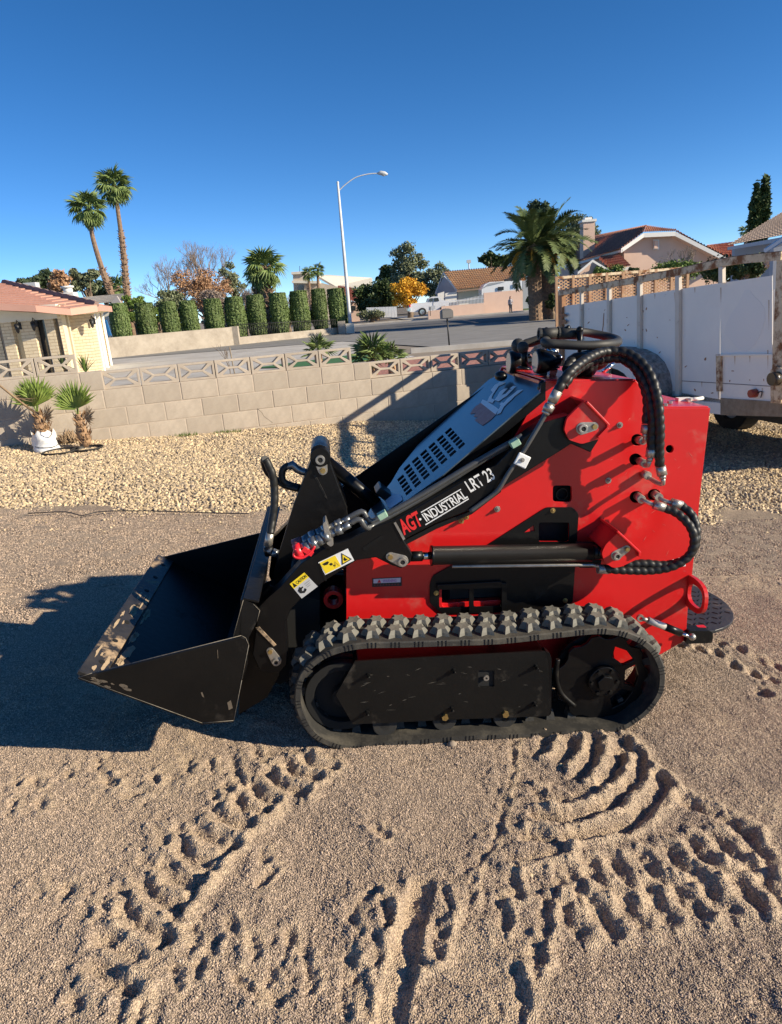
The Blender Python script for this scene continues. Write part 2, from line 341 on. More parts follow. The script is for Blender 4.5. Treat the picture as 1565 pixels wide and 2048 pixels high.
for a, d in [([(640,0),(625,30),(600,50)],.018),([(745,0),(735,50),(700,90)],.02),([(835,0),(820,80),(770,150)],.026),([(940,0),(930,80),(900,140),(860,180)],.030),
          ([(985,40),(1012,100),(1000,150),(930,240),(820,290),(700,320),(600,300)],.028),([(1080,150),(1100,190),(1060,250),(980,325),(850,370),(700,400),(560,390)],.030),
          ([(510,0),(510,120),(480,240),(460,340),(430,420),(370,500)],.014),([(600,210),(640,250),(760,225),(830,200)],.010),([(520,480),(600,470),(700,450)],.012)]:
    GRO.append((zl(a, 765, 1480), (d*.8 if d != .014 else .006), (.018 if d != .014 else .010), (.026 if d != .014 else .006)))
for a in [[(710,670),(735,720),(770,760)],[(815,640),(850,700),(890,740)],[(925,610),(960,670),(1000,715)],[(1035,580),(1070,650),(1110,690)],[(1150,575),(1190,640),(1240,680)],[(1260,560),(1300,620),(1350,660)],
          [(1370,540),(1420,600),(1470,640)],[(1480,510),(1520,580),(1560,630)],[(810,500),(830,550),(860,580)],[(905,480),(930,540),(970,580)],[(1010,470),(1040,515),(1070,545)],[(1120,440),(1150,490),(1185,520)],
          [(1215,415),(1250,465),(1290,500)],[(1320,400),(1360,450),(1400,485)],[(1415,370),(1440,420),(1500,470)],[(1430,360),(1380,330),(1300,300),(1180,240)],[(640,640),(635,790)],[(690,560),(665,640)],[(500,540),(520,620)],
          [(460,640),(480,740)],[(340,570),(350,620)],[(245,600),(270,680)],[(150,590),(112,650),(150,720)],[(95,760),(120,850),(150,880)],[(230,760),(205,850)],[(100,910),(60,1030)],[(530,930),(550,1050)],[(600,800),(600,920)],
          [(740,540),(760,590)],[(10,640),(20,740)]]:
    GRO.append((zl(a, 765, 1480), (.017 if min(p[0] for p in a) > 690 and len(a) > 2 else .009), (.021 if min(p[0] for p in a) > 690 else .012), .018))
for a in [(700,620),(850,650),(1040,600),(1010,690),(1200,650),(1370,740),(1155,780),(1320,840),(1530,790),(1490,900),(1400,1000)]:
    GRO.append((zl([(a[0]-15,a[1]-10),(a[0]+15,a[1]+15)], 1200, 1150, 4.288), .026, .017, .003))
GW = [(np.array([[p.x, p.y] for p in (G(*q) for q in pl)]), d, wd, lip) for pl, d, wd, lip in GRO]
SWATH = np.array([[p.x, p.y] for p in (G(*q) for q in [(845,1780),(822,1860),(800,1950),(778,2060)])])
def segd(x, y, P):
    best = np.full(x.shape, 1e9); sg = np.zeros(x.shape)
    for a, b in zip(P[:-1], P[1:]):
        d = b-a; L2 = max(d@d, 1e-9); t = np.clip(((x-a[0])*d[0]+(y-a[1])*d[1])/L2, 0, 1)
        ex = x-a[0]-t*d[0]; ey = y-a[1]-t*d[1]; dd = np.hypot(ex, ey); m = dd < best
        best = np.where(m, dd, best); sg = np.where(m, ex, sg)
    return best, sg
def soil(X, Y, fine=True):
    """height (m) and smooth-dust mask of the yard soil at X, Y"""
    h = fb(X, Y, 1.1, 3, 0)*.016+fb(X, Y, 6, 3, 2)*.011
    rough = np.clip(.5+1.6*fb(X, Y, 1.6, 3, 5), .25, 1.3)
    if fine: h = h+fb(X, Y, 24, 2, 1)*.010*rough+vn(X, Y, 60, 3)*.0058*rough+np.maximum(vn(X, Y, 150, 4), -.1)*.0042
    m = np.clip(fb(X, Y, 2.2, 4, 6)*2.2-.25, 0, .7); zn = np.zeros(X.shape); wob = fb(X, Y, 26, 3, 4)*.022
    for P, d, wd, lip in GW:
        r = .13; lo = P.min(0)-r; hi = P.max(0)+r
        if X.ndim == 2:
            xs = X[0]; ys = Y[:, 0]; i0, i1 = np.searchsorted(xs, lo[0]), np.searchsorted(xs, hi[0]); j0, j1 = np.searchsorted(ys, lo[1]), np.searchsorted(ys, hi[1])
            if i1-i0 < 1 or j1-j0 < 1: continue
            s = (slice(j0, j1), slice(i0, i1))
            dd, ex = segd(X[s], Y[s], P); dd = np.maximum(dd+wob[s]*.8, 0)
            h[s] += -d*.85*np.exp(-(dd/wd)**2)+lip*.55*np.exp(-((dd-2.0*wd)/(1.0*wd))**2)*(.35+.65*(ex > 0))
            zn[s] = np.maximum(zn[s], np.exp(-(dd/.075)**2))
            m[s] = np.maximum(m[s], .95*np.exp(-((dd-1.9*wd)/(1.3*wd))**2)*(ex > 0)+.5*np.exp(-(dd/wd)**2))
    if fine: h = h+zn*(np.maximum(vn(X, Y, 38, 5), -.1)*.017+np.maximum(vn(X, Y, 80, 6), 0)*.010)
    dd, ex = segd(X, Y, SWATH); k = np.clip(1-(dd/.038)**4, 0, 1); h = h*(1-.8*k)-k*.012+k*vn(X*1.0, Y*.12, 110, 2)*.006; m = np.maximum(m, k)
    return h, np.clip(m, 0, 1)
def grid(name, xs, ys, zf, m, parent=None, mask=None, smooth=True, attr=None, **tags):
    X, Y = np.meshgrid(xs, ys); Z = zf(X, Y); nx, ny = len(xs), len(ys)
    V = np.stack([X, Y, Z], -1).reshape(-1, 3); i = np.arange(nx-1)[None, :]+np.arange(ny-1)[:, None]*nx
    Q = np.stack([i, i+1, i+nx+1, i+nx], -1).reshape(-1, 4)
    if mask is not None:
        c = V[Q].mean(1); Q = Q[mask(c[:, 0], c[:, 1])]
    me = npmesh(name, V, Q, m, smooth)
    if attr is not None:
        at = me.attributes.new('dust', 'FLOAT', 'POINT'); at.data.foreach_set('value', attr.astype(np.float32).ravel())
    return link(name, me, parent, **tags)
S = dict(kind='structure')
NX0, NX1, NY0, NY1 = -1.75, 2.0, .75, 3.45
xs0 = np.concatenate([np.linspace(-900, -25, 30)[:-1], np.arange(-25, -8, .5), np.arange(-8, 8, .25), np.arange(8, 25, .5), np.linspace(25, 900, 30)])
ys0 = np.concatenate([np.array([-30., -8, -3, 0]), np.arange(.5, 18, .35), np.linspace(18, 60, 20), np.array([80, 120, 200, 400, 900., 1500])])
def zbase(X, Y):
    z = gbase(X, Y)-.012
    inn = (X > -4.6) & (X < 4.6) & (Y > .2) & (Y < 9.5)
    return z-.11*inn
grid('ground', xs0, ys0, zbase, FARG, **S)
# outer yard soil, 2 cm cells, with the fine piece let in
EDGE = lambda x: 4.68-.10*x      # where the gravel bed begins
PTS_ = 0
xo = np.arange(-4.9, 4.9, .022); yo = np.arange(.15, 9.0, .022); Xo, Yo = np.meshgrid(xo, yo)
ho, mo_ = soil(Xo, Yo, False); ho = ho+fb(Xo, Yo, 20, 2, 1)*.006
inner = (Xo > NX0+.04) & (Xo < NX1-.04) & (Yo > NY0+.04) & (Yo < NY1-.04)
SOILM = SOIL
n_ = SOIL.node_tree.nodes; l_ = SOIL.node_tree.links; at_ = n_.new('ShaderNodeAttribute'); at_.attribute_name = 'dust'
mx_ = n_.new('ShaderNodeMix'); mx_.data_type = 'RGBA'; bs_ = n_['Principled BSDF']; old = bs_.inputs['Base Color'].links[0].from_socket
l_.new(old, mx_.inputs['A']); mx_.inputs['B'].default_value = (.56, .42, .285, 1); l_.new(at_.outputs['Fac'], mx_.inputs['Factor']); l_.new(mx_.outputs['Result'], bs_.inputs['Base Color']); speckle(SOIL)
grid('yard_soil_outer', xo, yo, lambda X, Y: gbase(X, Y)+ho-.16*inner, SOIL, mask=lambda x, y: y < EDGE(x)+.5, attr=mo_, **S)
xi = np.arange(NX0, NX1, .0050); yi = np.concatenate([np.arange(NY0, 2.1, .0052), np.arange(2.1, NY1, .0085)])
Xi, Yi = np.meshgrid(xi, yi); hi_, mi_ = soil(Xi, Yi)
fine_o = grid('yard_soil', xi, yi, lambda X, Y: gbase(X, Y)+hi_, SOIL, attr=mi_, **S)

def scatter(name, me, dens, smin, smax, sub, m, attrname=None, seed=1, flat=.7, mind=None):
    """geometry nodes: stones strewn over the mesh ME; only the stones are kept"""
    o = bpy.data.objects.new(name, me); col.objects.link(o); o['kind'] = 'stuff'
    g = bpy.data.node_groups.new(name, 'GeometryNodeTree'); g.interface.new_socket('Geometry', in_out='INPUT', socket_type='NodeSocketGeometry'); g.interface.new_socket('Geometry', in_out='OUTPUT', socket_type='NodeSocketGeometry')
    N = g.nodes.new; L = g.links.new; gi = N('NodeGroupInput'); go = N('NodeGroupOutput'); d = N('GeometryNodeDistributePointsOnFaces'); d.inputs['Density'].default_value = dens; d.inputs['Seed'].default_value = seed
    L(gi.outputs[0], d.inputs['Mesh'])
    if attrname:
        a = N('GeometryNodeInputNamedAttribute'); a.data_type = 'FLOAT'; a.inputs['Name'].default_value = attrname
        mr = N('ShaderNodeMapRange'); mr.inputs[1].default_value = 0; mr.inputs[2].default_value = .8; mr.inputs[3].default_value = dens; mr.inputs[4].default_value = dens*.10; L(a.outputs['Attribute'], mr.inputs[0]); L(mr.outputs[0], d.inputs['Density'])
    ico = N('GeometryNodeMeshIcoSphere'); ico.inputs['Radius'].default_value = 1; ico.inputs['Subdivisions'].default_value = sub
    sp = N('GeometryNodeSetPosition'); nz = N('ShaderNodeTexNoise'); nz.inputs['Scale'].default_value = 1.3; vs = N('ShaderNodeVectorMath'); vs.operation = 'SUBTRACT'; vs.inputs[1].default_value = (.5, .5, .5); vm = N('ShaderNodeVectorMath'); vm.operation = 'SCALE'; vm.inputs['Scale'].default_value = 1.3
    L(nz.outputs['Color'], vs.inputs[0]); L(vs.outputs[0], vm.inputs[0]); L(vm.outputs[0], sp.inputs['Offset']); L(ico.outputs[0], sp.inputs['Geometry'])
    sm = N('GeometryNodeSetMaterial'); sm.inputs['Material'].default_value = m; L(sp.outputs[0], sm.inputs[0])
    ip = N('GeometryNodeInstanceOnPoints'); L(d.outputs['Points'], ip.inputs['Points']); L(sm.outputs[0], ip.inputs['Instance'])
    rr = N('FunctionNodeRandomValue'); rr.data_type = 'FLOAT_VECTOR'; rr.inputs[0].default_value = (0, 0, 0); rr.inputs[1].default_value = (.7, .7, 6.28); L(rr.outputs[0], ip.inputs['Rotation'])
    rs = N('FunctionNodeRandomValue'); rs.data_type = 'FLOAT_VECTOR'; rs.inputs[0].default_value = (smin, smin, smin*flat); rs.inputs[1].default_value = (smax, smax*.8, smax*flat); rs.inputs['Seed'].default_value = 5; L(rs.outputs[0], ip.inputs['Scale'])
    L(ip.outputs[0], go.inputs[0]); md = o.modifiers.new('scatter', 'NODES'); md.node_group = g; return o
scatter('loose_pebbles', fine_o.data, 62000, .0014, .0033, 1, PEB, 'dust', 2, .8)
oz = grid('outer_scatter', np.arange(-4.5, 4.5, .06), np.arange(1.6, 5.6, .06), lambda X, Y: gbase(X, Y)+fb(X, Y, 1.1, 3, 0)*.016+fb(X, Y, 6, 3, 2)*.011, SOIL, mask=lambda x, y: (y < EDGE(x)+.05) & ~((x > NX0) & (x < NX1) & (y < NY1)) & (np.abs(x) < .72*y+.4), **S)
om = oz.data; bpy.data.objects.remove(oz); scatter('far_pebbles', om, 11000, .0025, .0055, 1, PEB, None, 3, .8)
# gravel bed between the drive and the wall
xg = np.arange(-8.5, 6.5, .05); yg = np.arange(3.2, 11.8, .05)
WA = radians(18.4); WD = Vector((cos(WA), sin(WA), 0)); WN = Vector((-sin(WA), cos(WA), 0)); WP = Vector((-2.625, 7.845, .971))
def bedmask(x, y): return (y > EDGE(x)-.12+.10*vn(x, y, 3, 2)) & ((x-WP.x)*WN.x+(y-WP.y)*WN.y < .25)
bed = grid('gravel_bed', xg, yg, lambda X, Y: gbase(X, Y)+.012+fb(X, Y, 1.5, 4, 1)*.05+np.clip((Y-EDGE(X))*.08-.03, -.05, .022), BEDS, mask=bedmask, **S)
scatter('bed_gravel', bed.data, 1900, .009, .023, 1, STONE, None, 4, .75)
sp_ = grid('edge_zone', np.arange(-4.9, 4.9, .08), np.arange(3, 7.2, .08), lambda X, Y: gbase(X, Y)+.006+fb(X, Y, 1.1, 3, 0)*.018+.003, BEDS, mask=lambda x, y: (y < EDGE(x)+.2) & (y > EDGE(x)-.45+.3*vn(x, y, 2, 1)), **S)
bpy.data.objects.remove(sp_)
ez = grid('scatter_zone', np.arange(-4.9, 4.9, .05), np.arange(2.4, 7.2, .05), lambda X, Y: gbase(X, Y)+fb(X, Y, 1.1, 3, 0)*.018, BEDS, mask=lambda x, y: (y < EDGE(x)+.1) & (y > EDGE(x)-.7) & (vn(x, y, 6, 1)+.5 > (EDGE(x)-y)*1.6), **S)
em = ez.data; bpy.data.objects.remove(ez); scatter('strewn_gravel', em, 160, .006, .014, 1, STONE, None, 8, .7)

def patch(name, quads, m, off, **tags):
    """quads of ground corners (x, y), each laid as a grid draped on the ground"""
    b = MB()
    for q in quads:
        P = [Vector((p[0], p[1], 0)) for p in q]; nu = max(2, int((P[1]-P[0]).length/.6)); nv = max(2, int((P[3]-P[0]).length/.8)); nu = min(nu, 60); nv = min(nv, 60); vs = []
        for j in range(nv+1):
            for i in range(nu+1):
                p = P[0].lerp(P[1], i/nu).lerp(P[3].lerp(P[2], i/nu), j/nv); vs.append((p.x, p.y, float(gbase(p.x, p.y))+off))
        b.add(vs, [(j*(nu+1)+i, j*(nu+1)+i+1, (j+1)*(nu+1)+i+1, (j+1)*(nu+1)+i) for j in range(nv) for i in range(nu)])
    return b.build(name, m, **tags)
Z = lambda px, py: (lambda p: (p.x, p.y))(atz(px, py, 0))
patch('driveway', [[(-30, 9.6), (-3.0, 8.4), (-1.6, 38), (-50, 38)], [(-3.0, 8.4), (1.2, 10.2), (-.6, 38), (-1.6, 38)]], CONC, .004, **S)
patch('red_rock_yard', [[(-3.3, 8.1), (9, 12.2), (9, 21), (-1.0, 19.5)]], LAVA, .016, **S)
patch('street', [[(-1.6, 34), (2.2, 22.6), (14, 22.6), (6.5, 66)], [(14, 22.6), (60, 22.6), (60, 66), (6.5, 66)], [(-60, 38), (-1.6, 34), (6.5, 66), (-60, 66)]], ASPH, .02, **S)
patch('street_centre_band', [[(-60, 47), (60, 41), (60, 58), (-60, 60)]], ASPH2, .026, **S)
b = MB()
for (x0, y0, x1, y1) in [(1.0, 21.9, 60, 22.2), (-60, 67.5, 60, 66.3)]:
    d = Vector((x1-x0, y1-y0, 0)); a = atan2(d.y, d.x); b.box(((x0+x1)/2, (y0+y1)/2, .05), (d.length, .25, .16), Matrix.Rotation(a, 3, 'Z'))
b.build('kerb', CONC, **S)
patch('far_pavement', [[(-60, 67.9), (60, 66.7), (60, 69.6), (-60, 71)]], CONC, .05, **S)
patch('lawn', [[(9, 70.2), (40, 69.9), (40, 84), (9, 84)]], GRASS, .06, **S)
patch('far_driveway', [[(3, 71.2), (9, 70.4), (9.5, 95), (2, 95)]], CONC, .07, **S)
patch('putting_green', [[Z(505, 738), Z(640, 735), Z(812, 713), Z(700, 712)]], TURF, .03, **S)
patch('white_rock_edge', [[Z(640, 740), Z(700, 740), Z(830, 714), Z(812, 713)]], WHITEP, .024, **S)

# ---------------- the block garden wall
BH, BL = .2032, .4064
wl = empty('block_wall', WP-Vector((0, 0, WP.z)), 'low beige concrete block garden wall topped with pierced blocks, stepping down behind the gravel', 'garden wall', rz=WA)
tops = [(.9744, -6.9, -.38), (.7712, -6.9, 2.65)] + [(.568-.2032*k, -6.9, 6.9) for k in range(5)]
bmesh_ = {}
def blockmesh(L):
    k = round(L, 3)
    if k not in bmesh_:
        b = MB(); b.box((L/2, .095, -BH/2+.004), (L-.009, .19, BH-.009)); me = b.mesh('block', BLOCK); bmesh_[k] = me
    return bmesh_[k]
core = MB()
for ci, (zt, t0, t1) in enumerate(tops):
    off = (.0 if ci % 2 else BL/2)
    k0 = math.floor((t0-off)/BL); x = k0*BL+off
    while x < t1-.02:
        a0, a1 = max(x, t0), min(x+BL, t1)
        if a1-a0 > .03:
            o = link('block', blockmesh(a1-a0), wl, bevel=.004, seg=1, mw=Matrix.Translation((a0, random.uniform(-.0015, .0015), zt)) @ Matrix.Rotation(random.uniform(-.002, .002), 4, 'Y'))
        x += BL
    core.box(((t0+t1)/2, .095, zt-BH/2+.001), (t1-t0-.004, .182, BH+.0005))
core.build('mortar', MORT, wl)
# pierced block: frame, four openings
sb = MB(); th = .09; h = BH-.006; Lb = BL-.008
def P2(x, z): return (x, 0, z)
outer = [P2(0, 0), P2(Lb, 0), P2(Lb, -h), P2(0, -h)]; fr = .026; q = .017; cxm, czm = Lb/2, -h/2; hb = .055
tp = [P2(.07, -fr), P2(Lb-.07, -fr), P2(cxm+hb+.004, czm+q*.7), P2(cxm-hb-.004, czm+q*.7)]
bt = [(x, y, -h-z) for x, y, z in tp][::-1]
lf = [P2(fr, -fr-.018), P2(cxm-hb-.026, czm), P2(fr, -h+fr+.018)]; rt = [(Lb-x, y, z) for x, y, z in lf][::-1]
sb.prism(outer, (0, th, 0), [tp, bt, lf, rt]); sbm = sb.mesh('screen_block', BLOCK)
def deco(zt, ts):
    for t in ts: link('screen_block', sbm, wl, bevel=.003, seg=1, mw=Matrix.Translation((t+.004, .045, zt-.001)))
deco(.971, [-.38+k*BL-.0264 for k in range(0, 7)])
deco(.971+BH, [-1.02-k*BL for k in range(0, 15)])
deco(.7712, [2.65+k*BL for k in range(0, 10)])

# ---------------- palms
def fan_mesh(name, m, n=14, L=.5, spread=150, pet=.5, droop=.25, wd=.05, fold=.3, pr=.012):
    b = MB(); b.tube([(0, 0, 0), (pet*.5, 0, pet*.04), (pet, 0, 0)], [pr*1.4, pr, pr*.8], 4, smooth=False)
    for k in range(n):
        a = radians(-spread+2*spread*k/(n-1)); l = L*(.72+.28*cos(a*.75))*random.uniform(.92, 1.05); d = Vector((cos(a), sin(a), 0)); s = Vector((-sin(a), cos(a), 0)); o = Vector((pet, 0, 0))
        m1 = o+d*l*.55+Vector((0, 0, -droop*l*.18)); tip = o+d*l+Vector((0, 0, -droop*l*random.uniform(.7, 1.2))); up = Vector((0, 0, wd*fold))
        b.add([o, m1-s*wd/2-up, m1+up, m1+s*wd/2-up, tip], [(0, 1, 2), (0, 2, 3), (1, 4, 2), (2, 4, 3)])
    return b.mesh(name, m)
def pin_mesh(name, m, L=2.6, n=34, curve=1.1, ll=.42):
    b = MB(); pts = []; p = Vector((0, 0, 0)); a = 0.0; N = 12
    for i in range(N+1): pts.append(p.copy()); p += Vector((cos(a), 0, -sin(a)))*(L/N); a += curve/N*(.5+i/N)
    b.tube(pts, [.03*(1-.85*i/N) for i in range(N+1)], 4, smooth=False)
    for k in range(n):
        u = .1+.9*k/n; x = u*N; i = min(int(x), N-1); q = pts[i].lerp(pts[i+1], x-i); t = (pts[i+1]-pts[i]).normalized(); l = ll*(.5+.9*sin(pi*min(1, u*.95+.05))**.7)*.8
        for sg in (-1, 1):
            s = Vector((0, sg, 0)); upv = t.cross(s)*sg*-1
            d = (t*.62+s*.72+Vector((0, 0, .28 if u < .8 else 0.1))).normalized(); d.z -= random.uniform(0, .25); tip = q+d*l; wv = t*.036
            b.add([q-wv, q+wv, q+d*l*.5+wv*.9, tip, q+d*l*.5-wv*.9], [(0, 1, 2, 3, 4)])
    return b.mesh(name, m)
random.seed(11)
FANS = [fan_mesh('frond', FAN, 15, .75, 125, .7, .35+.2*i, .10, .35, .02) for i in range(3)]
PINS = [pin_mesh('frond', DATE, 2.7, 36, c) for c in (.7, 1.15, 1.6)]
def crown(root, top, meshes, n, sc_=1.0, emin=-50, emax=82, name='frond', seed=1, tilt=None):
    R_ = random.Random(seed)
    for k in range(n):
        u = (k+.5)/n; e = radians(emax+(emin-emax)*u**.85+R_.uniform(-9, 9)); a = k*2.39996+R_.uniform(-.2, .2)
        M_ = Matrix.Translation(top) @ Matrix.Rotation(a, 4, 'Z') @ Matrix.Rotation(-e, 4, 'Y') @ Matrix.Rotation(R_.uniform(-.5, .5), 4, 'X') @ Matrix.Scale(sc_*R_.uniform(.85, 1.08), 4)
        link(name, meshes[k % len(meshes)], root, mw=M_)
def fan_palm(pts, label, r0, r1, sc_, n=34, group=None, cat='palm tree', seed=1, rough_to=.5, emin=-55, meshes=None, name='fan_palm'):
    base = Vector(pts[0]); root = empty(name, base, label, cat, group); L = spline([Vector(p)-base for p in pts], 14); m = len(L); b = MB()
    rad = []
    for i in range(m):
        u = i/(m-1); r = r0+(r1-r0)*u
        if u < rough_to: r *= 1.12+.12*(i % 2)+random.uniform(-.05, .05)
        else: r *= 1+.04*(i % 2)
        rad.append(r)
    b.tube(L, rad, 9, smooth=False)
    for i in range(1, m-1):
        u = i/(m-1)
        if u < rough_to:
            for k in range(5):
                a = random.uniform(0, 6.28); d = Vector((cos(a), sin(a), .7)); b.cyl(L[i]+d*rad[i]*.7, L[i]+d*rad[i]*1.55, rad[i]*.22, rad[i]*.1, 4)
    b.build('trunk', PTRUNK, root); crown(root, L[-1], meshes or FANS, n, sc_, emin, seed=seed); return root

# the two young palms by the wall
p1 = G(97, 906)+Vector((0, 0, .03)); p2 = G(172, 903)+Vector((0, 0, .03))
def stiff_mesh(name, m, n=26, L=.36, half=78, pet=.10, sd=1):
    b = MB(); R_ = random.Random(sd); b.tube([(0, 0, 0), (pet, 0, 0)], [.007, .005], 5, smooth=False)
    for k in range(n):
        a = radians(-half+2*half*k/(n-1)+R_.uniform(-2, 2)); l = L*(.70+.30*cos(a))*R_.uniform(.9, 1.06); d = Vector((cos(a), sin(a), 0)); s = Vector((-sin(a), cos(a), 0)); o = Vector((pet, 0, 0)); w_ = .011*(1+.3*cos(a)); zz = (.006 if k % 2 else -.006); bd = R_.uniform(-.05, .05)
        m1 = o+d*l*.55+Vector((0, 0, zz)); tip = o+d*l+Vector((0, 0, bd))+s*R_.uniform(-.01, .01)
        b.add([o, m1-s*w_, m1+Vector((0, 0, .006)), m1+s*w_, tip], [(0, 1, 2), (0, 2, 3), (1, 4, 2), (2, 4, 3)])
    return b.mesh(name, m)
YF = [stiff_mesh('frond', FANY, 24, .33, 62, .10, 1), stiff_mesh('frond', FANY, 20, .30, 54, .12, 2)]; YD = stiff_mesh('frond', FAND, 16, .26, 60, .1, 3)
def young(p, label, hh, tw, seed, n):
    r = empty('young_palm', p, label, 'young palm', 'young palms by the wall'); b = MB(); R_ = random.Random(seed)
    b.tube([(0, 0, .02), (.0, 0, .1), (-.01, 0, hh*.6), (-.015, 0, hh)], [tw*.8, tw*.9, tw*.75, tw*.45], 12); b.build('trunk', BOOT, r)
    b = MB()
    for k in range(90):
        a = R_.uniform(0, 6.28); z = R_.uniform(.03, hh*.95); d = Vector((cos(a), sin(a), 0)); rr = tw*(.9-.4*z/hh); l = R_.uniform(.03, .085); s = Vector((-sin(a), cos(a), 0))*R_.uniform(.008, .02)
        q = d*rr*.8+Vector((0, 0, z)); b.add([q-s, q+s, q+d*l*.5+s*.6+Vector((0, 0, l*.5)), q+d*l*.7+Vector((0, 0, l)), q+d*l*.5-s*.6+Vector((0, 0, l*.5))], [(0, 1, 2, 3, 4)])
    b.build('leaf_base', BOOT, r, kind='stuff')
    for k in range(n):
        ti = radians((-14, 13, -2, 7, -9, 20, -20)[k % 7]); yw = R_.uniform(-.9, .9); X_ = Vector((sin(ti), R_.uniform(-.15, .15), cos(ti))).normalized(); N_ = Vector((sin(yw), -cos(yw), 0)); N_ = (N_-X_*N_.dot(X_)).normalized(); Y_ = N_.cross(X_); s_ = R_.uniform(.80, 1.0)*(hh/.40)**.7
        M_ = Matrix(((X_.x, Y_.x, N_.x, -.015), (X_.y, Y_.y, N_.y, 0), (X_.z, Y_.z, N_.z, hh*.92), (0, 0, 0, 1))) @ Matrix.Scale(s_, 4); link('frond', YF[k % 2], r, mw=M_)
    link('frond', YD, r, mw=Matrix.Translation((0, 0, hh*.8)) @ Matrix.Rotation(-.3, 4, 'Z') @ Matrix.Rotation(-.4, 4, 'Y') @ Matrix.Rotation(1.2, 4, 'X') @ Matrix.Scale(.6, 4), label='dry brown drooping frond')
    return r
y1 = young(p1+Vector((-.02, .03, .0)), 'taller young fan palm with bright green fronds standing in a white sack', .40, .085, 3, 5)
y2 = young(p2+Vector((0, .03, 0)), 'shorter young fan palm with dull green fronds beside the dead plant', .36, .07, 5, 4)
b = MB(); n_k = 20; vs = []
for j in range(9):
    z = .0+.024*j
    for k in range(n_k):
        a = 2*pi*k/n_k; r = .115*(1+.07*sin(3*a+j)+.05*sin(7*a+2*j)+random.uniform(-.03, .03))*(1.06 if j < 2 else (1 if j < 7 else .93+.03*(k % 2))); vs.append((cos(a)*r, sin(a)*r, z+.012*sin(4*a)+(.03*(k % 3 == 0) if j == 8 else 0)))
b.add(vs, [(j*n_k+k, j*n_k+(k+1) % n_k, (j+1)*n_k+(k+1) % n_k, (j+1)*n_k+k) for j in range(8) for k in range(n_k)], True)
o = b.build('white_sack', BAG, **T('white woven sack bunched round the foot of the taller young palm', 'sack')); o.location = p1+Vector((-.01, 0, .0))
o = MB().tube([(0.12*cos(a), .12*sin(a), .05+.01*sin(2*a)) for a in [2*pi*k/18 for k in range(18)]], .0035, 6, closed=True).build('cord', BLKP, **T('thin black cord tied round the white sack', 'cord')); o.location = p1
for i, (px, py, r, hh, lb) in enumerate([(125, 912, .17, .035, 'flat black plastic tray under the white sack and dead plant'), (178, 908, .15, .045, 'shallow black plastic pot rim around the shorter young palm')]):
    p = G(px, py)+Vector((0, 0, .02)); b = MB(); b.tube([(0, 0, 0), (0, 0, hh)], [r*.92, r], 24, cap=False); b.tube([(0, 0, .004), (0, 0, .006)], [r*.9, r*.9], 24); b.tube([(r*cos(a), r*sin(a), hh) for a in [2*pi*k/24 for k in range(24)]], .007, 6, closed=True)
    o = b.build('plastic_pot', RUBB, **T(lb, 'pot')); o.location = p
p = G(143, 895)+Vector((0, .03, .05)); b = MB()
for k in range(170):
    a = random.uniform(0, 6.28); e = random.uniform(.1, 1.4); l = random.uniform(.06, .17); d = Vector((cos(a)*cos(e), sin(a)*cos(e), sin(e))); q = Vector((random.uniform(-.07, .07), random.uniform(-.05, .05), .01)); s = d.orthogonal().normalized()*random.uniform(.004, .012)
    b.add([q-s, q+s, q+d*l*.6+s+Vector((0, 0, -.01)), q+d*l+Vector((0, 0, -.03*random.random()))], [(0, 1, 2, 3)])
o = b.build('dead_plant', FAND, **T('shrivelled brown dead plant between the two young palms', 'dead plant')); o.location = p
a_ = onplane(-6, 766, WP-WN*.5, WN); c_ = onplane(66, 822, WP-WN*.35, WN); b = MB(); b.tube(spline([a_, onplane(30, 798, WP-WN*.45, WN), c_], 4), [.018, .014, .006], 5) if False else b.tube(spline([a_, onplane(34, 798, WP-WN*.45, WN), c_], 4), .011, 5)
for k in range(14):
    u = .45+.5*random.random(); q = a_.lerp(c_, u); d = Vector((random.uniform(.2, 1), random.uniform(-.4, .4), random.uniform(-.9, .2))); s = Vector((0, 0, .006)); b.add([q-s, q+s, q+d*random.uniform(.1, .28)], [(0, 1, 2)])
b.tube(spline([c_, c_+Vector((.2, -.1, -.2)), Vector((p1.x-.1, p1.y+.1, p1.z+.05))], 4), .005, 4)
b.build('dry_frond', FAND, **T('dry brown palm frond leaning on the wall at the edge of the taller young palm', 'dead frond'))

# ---------------- leaf masses
def cloud(name, m, clumps, n, size, parent=None, seed=1, elong=1.6, droop=0, shell=.3, **tags):
    R_ = np.random.default_rng(seed); C_ = np.array([c[:3] for c in clumps], float); Rd = np.array([c[3:6] for c in clumps], float); vol = (Rd.prod(1))**.67; idx = R_.choice(len(clumps), n, p=vol/vol.sum())
    u = R_.normal(size=(n, 3)); u /= np.linalg.norm(u, axis=1)[:, None]; r = (shell+(1-shell)*R_.random(n))**.6*R_.triangular(.6, 1.0, 1.45, n)
    P = C_[idx]+u*Rd[idx]*r[:, None]; a = R_.normal(size=(n, 3))+u*.4; a[:, 2] -= droop; a /= np.linalg.norm(a, axis=1)[:, None]; c = np.cross(a, R_.normal(size=(n, 3))); c /= np.linalg.norm(c, axis=1)[:, None]
    s = size*R_.uniform(.6, 1.4, n)[:, None]; V = np.stack([P-c*s*.5, P+a*s*elong*.5, P+c*s*.5, P-a*s*elong*.5], 1).reshape(-1, 3); F_ = np.arange(4*n).reshape(n, 4)
    return link(name, npmesh(name, V, F_, m), parent, **tags)
